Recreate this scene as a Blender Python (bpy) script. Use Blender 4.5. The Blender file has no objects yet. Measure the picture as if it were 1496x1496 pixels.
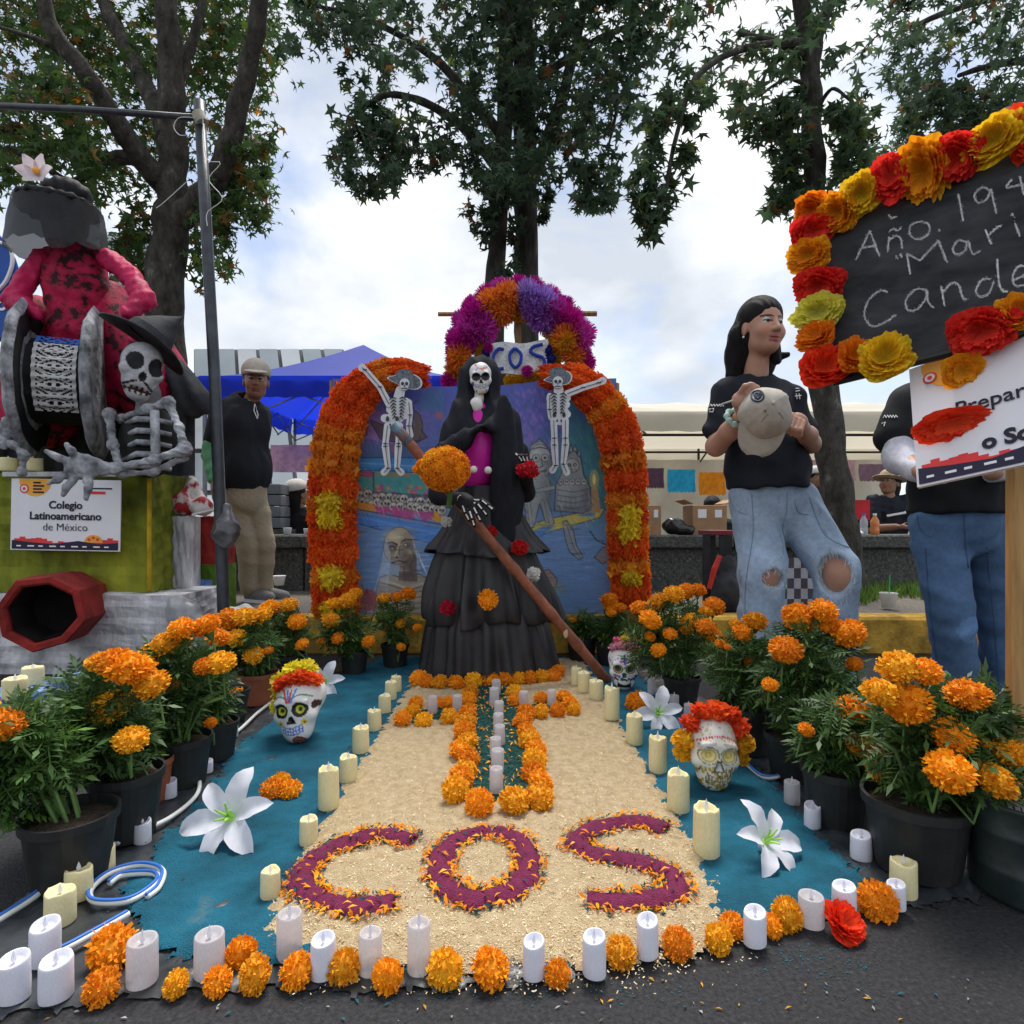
import bpy, math, random
import numpy as np
from mathutils import Vector, Matrix
R = math.radians
# ---------------------------------------------------------------- camera, sky, sun, exposure
SC = bpy.context.scene
COL = SC.collection
F, YH, H = 900.0, 760.0, 0.78          # focal length and horizon in photo pixels, eye height in metres
cam = bpy.data.cameras.new('camera'); camo = bpy.data.objects.new('camera', cam); COL.objects.link(camo)
cam.sensor_width = 36; cam.lens = F / 1496 * 36; cam.shift_y = 12 / 1496
cam.clip_start = .02; cam.clip_end = 3000
camo.location = (0, 0, H); camo.rotation_euler = (R(90), 0, 0); SC.camera = camo
SUN_EL, SUN_AZ = 66, 10                 # the sun stands high behind the trees, a little right
w = bpy.data.worlds.new('World'); SC.world = w; w.use_nodes = True
nt = w.node_tree; nt.nodes.clear()
def wn(t, **k):
    n = nt.nodes.new(t)
    for a, b in k.items(): setattr(n, a, b)
    return n
sky = wn('ShaderNodeTexSky', sky_type='NISHITA', sun_disc=False, sun_elevation=R(SUN_EL), sun_rotation=R(SUN_AZ), altitude=2200, dust_density=2.0)
bs = wn('ShaderNodeBackground'); bs.inputs[1].default_value = .13
bc = wn('ShaderNodeBackground'); bc.inputs[1].default_value = 1.0
tc = wn('ShaderNodeTexCoord'); mp = wn('ShaderNodeMapping'); mp.inputs['Scale'].default_value = (1, 1, 1.9)
n1 = wn('ShaderNodeTexNoise'); n1.inputs['Scale'].default_value = 2.3; n1.inputs['Detail'].default_value = 9; n1.inputs['Roughness'].default_value = .55; n1.inputs['Distortion'].default_value = .35
r1 = wn('ShaderNodeValToRGB'); r1.color_ramp.elements[0].position = .30; r1.color_ramp.elements[1].position = .54
n2 = wn('ShaderNodeTexNoise'); n2.inputs['Scale'].default_value = 3.1; n2.inputs['Detail'].default_value = 8
r2 = wn('ShaderNodeValToRGB'); r2.color_ramp.elements[0].position = .36; r2.color_ramp.elements[1].position = .62
r2.color_ramp.elements[0].color = (.47, .51, .57, 1); r2.color_ramp.elements[1].color = (.80, .81, .825, 1)
mx = wn('ShaderNodeMixShader'); wo = wn('ShaderNodeOutputWorld')
L = nt.links.new
L(tc.outputs['Generated'], mp.inputs[0]); L(mp.outputs[0], n1.inputs[0]); L(mp.outputs[0], n2.inputs[0])
L(n1.outputs[0], r1.inputs[0]); L(n2.outputs[0], r2.inputs[0]); L(r2.outputs[0], bc.inputs[0]); L(sky.outputs[0], bs.inputs[0])
L(r1.outputs[0], mx.inputs[0]); L(bs.outputs[0], mx.inputs[1]); L(bc.outputs[0], mx.inputs[2]); L(mx.outputs[0], wo.inputs[0])
sl = bpy.data.lights.new('sun', 'SUN'); sl.energy = 3.2; sl.angle = R(24); sl.color = (1, .96, .9)
so = bpy.data.objects.new('sun', sl); COL.objects.link(so)
so.rotation_euler = (R(90 - SUN_EL), 0, R(180 - SUN_AZ)); so.location = (0, 0, 30)
vs = SC.view_settings; vs.view_transform = 'Standard'; vs.look = 'None'; vs.gamma = 1; vs.use_curve_mapping = False; vs.exposure = 0.6
# ---------------------------------------------------------------- helpers
rng = np.random.default_rng(7); random.seed(7)
def P(x, y, d): return Vector(((x - 748) / F * d, d, H - (y - YH) / F * d))
def G(x, y, z=0.0):
    d = F * (H - z) / (y - YH); return P(x, y, d)
def lin(r, g, b):
    f = lambda c: (c / 255 / 12.92) if c <= 10 else ((c / 255 + .055) / 1.055) ** 2.4
    return (f(r), f(g), f(b))
_m = {}
def M(key, col=(.5, .5, .5), rough=.75, var=.15, scale=15., bump=0., bscale=None, trans=0., attr=False, metal=0., rnd=0., spec=.3, detail=5, col2=None, stretch=None, trc=None, alpha=1., lo=.35, hi=.65, ramp3=None, coat=0., sss=0.):
    if key in _m: return _m[key]
    m = bpy.data.materials.new(key); m.use_nodes = True; t = m.node_tree; t.nodes.clear()
    def N(ty): return t.nodes.new(ty)
    LK = t.links.new
    out = N('ShaderNodeOutputMaterial'); p = N('ShaderNodeBsdfPrincipled')
    p.inputs['Roughness'].default_value = rough; p.inputs['Metallic'].default_value = metal; p.inputs['Specular IOR Level'].default_value = spec
    p.inputs['Coat Weight'].default_value = coat
    tcn = N('ShaderNodeTexCoord'); co = tcn.outputs['Object']
    if stretch:
        mpn = N('ShaderNodeMapping'); mpn.inputs['Scale'].default_value = stretch; LK(co, mpn.inputs[0]); co = mpn.outputs[0]
    nz = N('ShaderNodeTexNoise'); nz.inputs['Scale'].default_value = scale; nz.inputs['Detail'].default_value = detail; nz.inputs['Roughness'].default_value = .6
    LK(co, nz.inputs[0])
    rp = N('ShaderNodeValToRGB'); rp.color_ramp.elements[0].position = lo; rp.color_ramp.elements[1].position = hi
    LK(nz.outputs[0], rp.inputs[0])
    if attr:
        at = N('ShaderNodeAttribute'); at.attribute_name = 'Col'
        rp.color_ramp.elements[0].color = (1 - var,) * 3 + (1,); rp.color_ramp.elements[1].color = (min(1, 1 + var),) * 3 + (1,)
        mm = N('ShaderNodeMix'); mm.data_type = 'RGBA'; mm.blend_type = 'MULTIPLY'; mm.inputs[0].default_value = 1
        LK(at.outputs[0], mm.inputs[6]); LK(rp.outputs[0], mm.inputs[7]); c = mm.outputs[2]
    else:
        c1 = tuple(x * (1 - var) for x in col); c2 = col2 or tuple(min(1, x * (1 + var)) for x in col)
        rp.color_ramp.elements[0].color = (*c1, 1); rp.color_ramp.elements[1].color = (*c2, 1); c = rp.outputs[0]
        for pos, cc in (ramp3 or []):
            e = rp.color_ramp.elements.new(pos); e.color = (*cc, 1)
    if rnd:
        oi = N('ShaderNodeObjectInfo'); hs = N('ShaderNodeHueSaturation')
        mr = N('ShaderNodeMapRange'); mr.inputs['To Min'].default_value = 1 - rnd; mr.inputs['To Max'].default_value = 1 + rnd * .6
        mh = N('ShaderNodeMapRange'); mh.inputs['To Min'].default_value = .5 - rnd * .05; mh.inputs['To Max'].default_value = .5 + rnd * .05
        LK(oi.outputs['Random'], mr.inputs[0]); LK(mr.outputs[0], hs.inputs['Value']); LK(oi.outputs['Random'], mh.inputs[0]); LK(mh.outputs[0], hs.inputs['Hue'])
        LK(c, hs.inputs['Color']); c = hs.outputs[0]
    LK(c, p.inputs['Base Color'])
    if bump:
        bn = N('ShaderNodeTexNoise'); bn.inputs['Scale'].default_value = bscale or scale * 2; bn.inputs['Detail'].default_value = 6; LK(co, bn.inputs[0])
        bu = N('ShaderNodeBump'); bu.inputs['Strength'].default_value = min(1, bump); bu.inputs['Distance'].default_value = .02 * bump; LK(bn.outputs[0], bu.inputs['Height']); LK(bu.outputs[0], p.inputs['Normal'])
    if sss:
        p.inputs['Subsurface Weight'].default_value = sss; p.inputs['Subsurface Radius'].default_value = (.02, .012, .006)
    sh = p.outputs[0]
    if trans:
        tr = N('ShaderNodeBsdfTranslucent'); mxs = N('ShaderNodeMixShader'); mxs.inputs[0].default_value = trans
        if trc: tr.inputs[0].default_value = (*trc, 1)
        else: LK(c, tr.inputs[0])
        LK(sh, mxs.inputs[1]); LK(tr.outputs[0], mxs.inputs[2]); sh = mxs.outputs[0]
    if alpha < 1:
        ta = N('ShaderNodeBsdfTransparent'); mxa = N('ShaderNodeMixShader'); mxa.inputs[0].default_value = alpha
        LK(ta.outputs[0], mxa.inputs[1]); LK(sh, mxa.inputs[2]); sh = mxa.outputs[0]
    LK(sh, out.inputs[0]); _m[key] = m
    return m
def tag(o, label=None, cat=None, group=None, kind=None):
    if label: o['label'] = label
    if cat: o['category'] = cat
    if group: o['group'] = group
    if kind: o['kind'] = kind
    return o
def thing(name, label, cat, loc=(0, 0, 0), group=None, rz=0):
    o = bpy.data.objects.new(name, None); COL.objects.link(o); o.empty_display_size = .05
    o.location = loc; o.rotation_euler = (0, 0, rz)
    return tag(o, label, cat, group)
def orig(o):
    v = Vector((0, 0, 0))
    while o: v = v + o.location; o = o.parent
    return v
def put(name, me, parent=None, loc=(0, 0, 0), rot=None, scale=None, mat=None):
    o = bpy.data.objects.new(name, me); COL.objects.link(o); o.parent = parent; o.location = loc
    if rot is not None: o.rotation_euler = rot
    if scale is not None: o.scale = (scale,) * 3 if isinstance(scale, (int, float)) else scale
    if mat and me.materials.__len__() == 0: me.materials.append(mat)
    return o
def mesh_np(name, V, Q, cols=None, smooth=False):
    me = bpy.data.meshes.new(name); V = np.asarray(V, np.float32); Q = np.asarray(Q, np.int32); n, k = Q.shape
    me.vertices.add(len(V)); me.vertices.foreach_set('co', V.ravel())
    me.loops.add(n * k); me.loops.foreach_set('vertex_index', Q.ravel())
    me.polygons.add(n); me.polygons.foreach_set('loop_start', np.arange(0, n * k, k, dtype=np.int32))
    me.update(calc_edges=True)
    if smooth: me.polygons.foreach_set('use_smooth', np.ones(n, bool))
    if cols is not None: setcol(me, cols)
    return me
def setcol(me, cols):
    a = me.color_attributes.new('Col', 'FLOAT_COLOR', 'POINT'); c = np.ones((len(me.vertices), 4), np.float32); c[:, :3] = np.asarray(cols)[:, :3]
    a.data.foreach_set('color', c.ravel())
def basis(d, up=(0, 0, 1)):
    d = Vector(d).normalized(); u = Vector(up)
    if abs(d.dot(u)) > .97: u = Vector((0, 1, 0))
    a = u.cross(d).normalized(); b = d.cross(a); return a, b, d
class MB:
    def __init__(s): s.v = []; s.f = []; s.c = []
    def add(s, vs, fs, col=None):
        o = len(s.v); s.v += [tuple(v) for v in vs]; s.f += [tuple(i + o for i in f) for f in fs]; s.c += [col or (1, 1, 1)] * len(vs); return s
    def loft(s, rings, closed=True, cap=True, col=None):
        n = len(rings[0]); vs = [p for r in rings for p in r]; fs = []
        for i in range(len(rings) - 1):
            for j in range(n if closed else n - 1):
                a = i * n + j; b = i * n + (j + 1) % n; fs.append((a, b, b + n, a + n))
        if cap and closed: fs.append(tuple(range(n - 1, -1, -1))); fs.append(tuple((len(rings) - 1) * n + j for j in range(n)))
        return s.add(vs, fs, col)
    def tube(s, pts, rad, n=8, cap=True, col=None, flat=1.0):
        pts = [Vector(p) for p in pts]; m = len(pts)
        if isinstance(rad, (int, float)): rad = [rad] * m
        rings = []; pa = None
        for i, p in enumerate(pts):
            d = (pts[min(i + 1, m - 1)] - pts[max(i - 1, 0)])
            if d.length < 1e-7: d = Vector((0, 0, 1))
            d.normalize()
            if pa is None: a, b, _ = basis(d)
            else:
                a = pa - d * pa.dot(d)
                if a.length < 1e-5: a, b, _ = basis(d)
                a.normalize(); b = d.cross(a)
            pa = a
            rings.append([p + (a * math.cos(2 * math.pi * j / n) + b * math.sin(2 * math.pi * j / n) * flat) * rad[i] for j in range(n)])
        return s.loft(rings, True, cap, col)
    def lathe(s, prof, c=(0, 0, 0), n=20, col=None, cap=False, sx=1, sy=1):
        c = Vector(c); rings = [[c + Vector((r * sx * math.cos(2 * math.pi * j / n), r * sy * math.sin(2 * math.pi * j / n), z)) for j in range(n)] for r, z in prof]
        return s.loft(rings, True, cap, col)
    def box(s, c, h, rot=None, col=None, bev=0):
        c = Vector(c); hx, hy, hz = h; vs = []
        if bev:
            b = bev; rings = []
            for z, k in ((-hz, b), (-hz + b, 0), (hz - b, 0), (hz, b)):
                x, y = hx - k, hy - k; q = b
                rings.append([Vector(t) for t in ((-x + q, -y, z), (x - q, -y, z), (x, -y + q, z), (x, y - q, z), (x - q, y, z), (-x + q, y, z), (-x, y - q, z), (-x, -y + q, z))])
            rings = [[(rot @ p if rot else p) + c for p in r] for r in rings]
            return s.loft(rings, True, True, col)
        for z in (-hz, hz):
            for x, y in ((-hx, -hy), (hx, -hy), (hx, hy), (-hx, hy)):
                p = Vector((x, y, z)); vs.append((rot @ p if rot else p) + c)
        return s.add(vs, [(3, 2, 1, 0), (4, 5, 6, 7), (0, 1, 5, 4), (1, 2, 6, 5), (2, 3, 7, 6), (3, 0, 4, 7)], col)
    def ell(s, c, r, n=12, m=8, rot=None, col=None):
        c = Vector(c); rings = []
        for i in range(m + 1):
            t = math.pi * (i if 0 < i < m else (.02 if i == 0 else m - .02)) / m
            ring = []
            for j in range(n):
                a = 2 * math.pi * j / n; p = Vector((r[0] * math.sin(t) * math.cos(a), r[1] * math.sin(t) * math.sin(a), -r[2] * math.cos(t)))
                ring.append((rot @ p if rot else p) + c)
            rings.append(ring)
        return s.loft(rings, True, True, col)
    def prism(s, pts, depth=(0, .004, 0), col=None):
        pts = [Vector(p) for p in pts]; d = Vector(depth); n = len(pts)
        return s.add(pts + [p + d for p in pts], [tuple(range(n)), tuple(range(2 * n - 1, n - 1, -1))] + [(i, i + n, (i + 1) % n + n, (i + 1) % n) for i in range(n)], col)
    def build(s, name, mat, parent=None, smooth=False, cols=False, base=None):
        me = bpy.data.meshes.new(name); o3 = orig(parent) if base is None else Vector(base)
        V = [(v[0] - o3.x, v[1] - o3.y, v[2] - o3.z) for v in s.v]
        me.from_pydata(V, [], s.f); me.update()
        if smooth: me.polygons.foreach_set('use_smooth', [True] * len(me.polygons))
        if cols: setcol(me, s.c)
        if mat: me.materials.append(mat)
        return put(name, me, parent, loc=(o3 if (base is not None and parent is None) else (0, 0, 0)))
# ---- signed distance shapes and surface nets
def smin(a, b, k):
    h = np.clip(.5 + .5 * (b - a) / k, 0, 1); return b + (a - b) * h - k * h * (1 - h)
class SDF:
    def __init__(s): s.p = []; s.fold = None
    def cap(s, a, b, ra, rb=None, id=0, k=.02, sub=False):
        a = np.array(a, np.float32); b = np.array(b, np.float32); rb = ra if rb is None else rb
        def f(X, Y, Z):
            d = b - a; L2 = max(1e-9, float(d @ d)); t = np.clip(((X - a[0]) * d[0] + (Y - a[1]) * d[1] + (Z - a[2]) * d[2]) / L2, 0, 1)
            return np.sqrt((X - a[0] - d[0] * t) ** 2 + (Y - a[1] - d[1] * t) ** 2 + (Z - a[2] - d[2] * t) ** 2) - (ra + (rb - ra) * t)
        s.p.append((f, id, k, sub, np.minimum(a, b) - max(ra, rb), np.maximum(a, b) + max(ra, rb))); return s
    def ell(s, c, r, id=0, k=.02, rot=None, sub=False):
        c = np.array(c, np.float32); r = np.array(r, np.float32); Rm = np.array(rot.to_3x3() if rot else Matrix.Identity(3), np.float32).T
        def f(X, Y, Z):
            x, y, z = X - c[0], Y - c[1], Z - c[2]
            u, v, q = (Rm[0, 0] * x + Rm[0, 1] * y + Rm[0, 2] * z), (Rm[1, 0] * x + Rm[1, 1] * y + Rm[1, 2] * z), (Rm[2, 0] * x + Rm[2, 1] * y + Rm[2, 2] * z)
            k0 = np.sqrt((u / r[0]) ** 2 + (v / r[1]) ** 2 + (q / r[2]) ** 2); k1 = np.sqrt((u / r[0] ** 2) ** 2 + (v / r[1] ** 2) ** 2 + (q / r[2] ** 2) ** 2) + 1e-9
            return k0 * (k0 - 1) / k1
        m = float(r.max()); s.p.append((f, id, k, sub, c - (r if rot is None else m), c + (r if rot is None else m))); return s
    def below(s, z0, k=.01, n=None, o=None):      # cut away everything below z0 (or behind a plane n through o)
        nv = (0, 0, 1) if n is None else tuple(Vector(n).normalized()); ov = (0, 0, z0) if o is None else tuple(o)
        s.p.append(((lambda X, Y, Z: (X - ov[0]) * nv[0] + (Y - ov[1]) * nv[1] + (Z - ov[2]) * nv[2]), 0, k, True, None, None)); return s
    def chain(s, pts, rad, id=0, k=.02):
        for i in range(len(pts) - 1): s.cap(pts[i], pts[i + 1], rad[i], rad[i + 1], id, k)
        return s
    def ev(s, X, Y, Z, ids=False):
        d = np.full(X.shape, 9., np.float32); I = np.zeros(X.shape, np.int16); best = np.full(X.shape, 9., np.float32)
        for f, id, k, sub, lo, hi in s.p:
            q = f(X, Y, Z)
            if sub: d = -smin(-d, q, k)
            else: d = smin(d, q, k)
            if ids and not sub:
                m = q < best; I[m] = id; best[m] = q[m]
            elif ids and sub and id: I[np.abs(q) < .003] = id
        if s.fold is not None: d = d + s.fold(X, Y, Z)
        return (d, I) if ids else d
    def mesh(s, h, pad=.03):
        ad = [p for p in s.p if not p[3]]
        lo = np.min([p[4] for p in ad], 0) - pad; hi = np.max([p[5] for p in ad], 0) + pad
        g = [np.arange(lo[i], hi[i] + h, h, dtype=np.float32) for i in range(3)]
        X, Y, Z = np.meshgrid(*g, indexing='ij'); V = s.ev(X, Y, Z); S = V < 0
        A, B, C = [n - 1 for n in V.shape]
        cnt = np.zeros((A, B, C), np.int8); offs = [(a, b, c) for a in (0, 1) for b in (0, 1) for c in (0, 1)]
        for a, b, c in offs: cnt += S[a:a + A, b:b + B, c:c + C]
        act = (cnt > 0) & (cnt < 8); I, J, K = np.nonzero(act); idx = np.full((A, B, C), -1, np.int32); idx[I, J, K] = np.arange(len(I))
        acc = np.zeros((len(I), 3), np.float32); num = np.zeros(len(I), np.float32)
        for o in offs:
            for ax in range(3):
                if o[ax]: continue
                e = list(o); e[ax] = 1
                va = V[I + o[0], J + o[1], K + o[2]]; vb = V[I + e[0], J + e[1], K + e[2]]; m = (va < 0) != (vb < 0)
                t = np.where(m, va / np.where(np.abs(va - vb) < 1e-9, 1, va - vb), 0)
                for q in range(3): acc[:, q] += np.where(m, o[q] + (t if q == ax else 0), 0)
                num += m
        pos = acc / num[:, None] + np.stack([I, J, K], 1); pos = pos * h + lo
        Q = []
        for ax in range(3):
            sl0 = [slice(1, -1)] * 3; sl1 = [slice(1, -1)] * 3; sl0[ax] = slice(0, -1); sl1[ax] = slice(1, None)
            a = S[tuple(sl0)]; b = S[tuple(sl1)]; m = a != b; i, j, k = np.nonzero(m); sg = a[i, j, k]
            c = [i, j, k]
            for q in range(3):
                if q != ax: c[q] = c[q] + 1
            u, v = [(1, 2), (2, 0), (0, 1)][ax]
            def cell(du, dv):
                e = [x.copy() for x in c]; e[u] -= du; e[v] -= dv; return idx[e[0], e[1], e[2]]
            q4 = np.stack([cell(1, 1), cell(0, 1), cell(0, 0), cell(1, 0)], 1)
            q4[~sg] = q4[~sg][:, ::-1]; Q.append(q4)
        Q = np.concatenate(Q); Q = Q[(Q >= 0).all(1)]
        _, ids = s.ev(pos[:, 0], pos[:, 1], pos[:, 2], True)
        return pos, Q, ids
def sdf_obj(name, s, h, mat, parent=None, cols=None, paint=None, extra=None, pad=.03):
    parts = [s] if not isinstance(s, list) else s; hs = h if isinstance(h, list) else [h] * len(parts)
    PV, PQ, PI, o = [], [], [], 0
    for sd, hh in zip(parts, hs):
        V, Q, I = sd.mesh(hh, pad); PV.append(V); PQ.append(Q + o); PI.append(I); o += len(V)
    V = np.concatenate(PV); Q = np.concatenate(PQ); I = np.concatenate(PI)
    c = None
    if cols is not None:
        tab = np.array([cols[i] if i in cols else (1, 0, 1) for i in range(max(cols) + 1)], np.float32); c = tab[np.where(I > max(cols), 0, I)]
        if paint: c = paint(V, I, c)
    b = orig(parent); me = mesh_np(name, V - np.array(b, np.float32), Q, c, True); me.materials.append(mat)
    return put(name, me, parent)
def sines(X, Y, Z, a, f, seed=0):
    r = np.random.default_rng(seed); d = 0
    for i in range(5):
        k = r.normal(size=3) * f * (1 + .5 * i); d = d + np.sin(X * k[0] + Y * k[1] + Z * k[2] + r.random() * 6) / (1 + i * .6)
    return d * a / 2
def rotmats(n, up):       # frames with z = up vectors and random spin
    up = up / np.linalg.norm(up, axis=1, keepdims=True); t = rng.normal(size=(n, 3)); x = np.cross(t, up); x /= np.linalg.norm(x, axis=1, keepdims=True)
    return np.stack([x, np.cross(up, x), up], 2)
def scatter(name, tv, tf, pos, mats, sc, cols=None, smooth=False):
    tv = np.asarray(tv, np.float32); n, k = len(pos), len(tv)
    V = np.einsum('nij,kj->nki', mats, tv) * np.asarray(sc).reshape(n, 1, -1) + pos[:, None, :]
    Q = (np.asarray(tf, np.int32)[None] + (np.arange(n, dtype=np.int32) * k)[:, None, None]).reshape(-1, len(tf[0]))
    c = None if cols is None else np.repeat(cols, k, 0)
    return mesh_np(name, V.reshape(-1, 3), Q, c, smooth)
def inpoly(px, py, poly):
    poly = np.asarray(poly, float); r = np.zeros(px.shape, bool); x1, y1 = poly[-1]
    for x2, y2 in poly:
        c = ((y1 > py) != (y2 > py)) & (px < (x2 - x1) * (py - y1) / (y2 - y1 + 1e-12) + x1); r ^= c; x1, y1 = x2, y2
    return r
def spline(pts, n):      # smooth interpolation through control points (tuples of any size)
    pts = [np.array(p, float) for p in pts]; out = []
    m = len(pts) - 1
    for i in range(n):
        t = i / (n - 1) * m; k = min(int(t), m - 1); u = t - k
        p0, p1, p2, p3 = pts[max(k - 1, 0)], pts[k], pts[k + 1], pts[min(k + 2, m)]
        out.append(.5 * ((2 * p1) + (-p0 + p2) * u + (2 * p0 - 5 * p1 + 4 * p2 - p3) * u * u + (-p0 + 3 * p1 - 3 * p2 + p3) * u ** 3))
    return out
def text_mesh(body, size, extr=.0008, bold=0.0, align='LEFT', shear=0, space=1):
    cu = bpy.data.curves.new('text', 'FONT'); cu.body = body; cu.size = size; cu.extrude = extr; cu.offset = bold; cu.align_x = align; cu.shear = shear; cu.space_character = space; cu.resolution_u = 3
    o = bpy.data.objects.new('text', cu); COL.objects.link(o); dg = bpy.context.evaluated_depsgraph_get(); dg.update()
    me = bpy.data.meshes.new_from_object(o.evaluated_get(dg)); bpy.data.objects.remove(o); bpy.data.curves.remove(cu)
    return me
def place_text(name, body, size, M4, mat, parent, **k):   # M4: world matrix (x right, y up along the sheet)
    me = text_mesh(body, size, **k); off = orig(parent); me.transform(Matrix.Translation(-off) @ M4); me.materials.clear(); me.materials.append(mat)
    return put(name, me, parent)
def frame4(o, x, y):      # matrix with origin o, x axis and y axis (orthonormalised)
    x = Vector(x).normalized(); y = Vector(y); y = (y - x * y.dot(x)).normalized(); z = x.cross(y)
    m = Matrix((x, y, z)).transposed().to_4x4(); m.translation = Vector(o); return m

def hit(ob, x, y):        # surface point and normal of a built object under a photo pixel
    bpy.context.view_layer.update(); o3 = Vector((0, 0, H)); d = (P(x, y, 1) - o3).normalized(); mi = ob.matrix_world.inverted()
    ok, loc, nrm, _ = ob.ray_cast(mi @ o3, mi.to_3x3() @ d)
    return (ob.matrix_world @ loc, (ob.matrix_world.to_3x3() @ nrm).normalized()) if ok else (None, None)
# ---------------------------------------------------------------- ground, kerb, median, low wall
def plane(name, x0, x1, y0, y1, z, mat):
    o = MB().add([(x0, y0, z), (x1, y0, z), (x1, y1, z), (x0, y1, z)], [(0, 1, 2, 3)]).build(name, mat)
    return tag(o, kind='structure')
asph = M('asphalt', (.030, .030, .032), .9, .4, 120, .6, 200, detail=9, ramp3=[(.72, (.10, .10, .098))])
plane('ground', -400, 400, -60, 900, 0, asph)
gravel = M('gravel_paving', (.17, .15, .125), .95, .45, 60, .9, 110, detail=9)
md = MB(); md.box((0, 23.2, .1), (40, 19.5, .1)); tag(md.build('median_pavement', gravel), kind='structure')
kb = bpy.data.objects.new('kerb', None); COL.objects.link(kb); kb.location = (0, 3.6, 0); tag(kb, kind='structure')
yel = M('yellow_kerb_paint', (.40, .235, .035), .88, .45, 7, .6, 40, lo=.36, hi=.62, detail=11, ramp3=[(.28, (.16, .13, .09))])
x = -5.2
while x < 6:
    L_ = .98; MB().box((x + L_ / 2, 3.66, .105), (L_ / 2 - .006, .09, .113), bev=.018).build('kerb_stone', yel, kb); x += L_
# low concrete wall behind the median strip
conc = M('pebbled_concrete', (.085, .085, .08), .9, .5, 45, .8, 90, detail=8, ramp3=[(.72, (.34, .32, .28))])
wl = thing('concrete_wall', 'low dark pebbled concrete bench wall behind the median strip', 'wall', (0, 5, .2))
for i in range(7):
    xa = -5.2 + i * 1.75
    MB().box((xa + .87, 5.22, .37), (.868, .18, .18), bev=.01).build('wall_block', conc, wl)
    MB().box((xa + .87, 5.20, .607), (.87, .24, .052), bev=.012).build('cap_slab', conc, wl)
# grass strip along the foot of the wall
tv = [(-.5, 0, 0), (.5, 0, 0), (.35, .1, .5), (-.2, .25, 1)]
N = 2600; gx = np.where(rng.random(N) < .75, rng.uniform(2.1, 3.75, N), rng.uniform(1.4, 5.5, N)); gy = rng.uniform(4.15, 4.98, N)
keep = gy > 4.3 + .25 * np.sin(gx * 5) ; gx, gy = gx[keep], gy[keep]; N = len(gx)
up = np.stack([rng.normal(0, .35, N), rng.normal(0, .3, N), np.ones(N)], 1)
hs_ = rng.uniform(.05, .15, N); sc = np.stack([np.full(N, .009), hs_ * .8, hs_], 1)
mt = rotmats(N, up); V = np.asarray(tv)[None] * sc[:, None, :]; V = np.einsum('nij,nkj->nki', mt, V) + np.stack([gx, gy, np.full(N, .2)], 1)[:, None]
g = mesh_np('grass', V.reshape(-1, 3), (np.array([[0, 1, 2, 3]]) + 4 * np.arange(N)[:, None]))
g.materials.append(M('grass_green', (.11, .2, .03), .7, .4, 8, trans=.3))
tag(put('grass', g), 'green weedy grass growing along the foot of the concrete wall', 'grass', kind='stuff')
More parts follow.
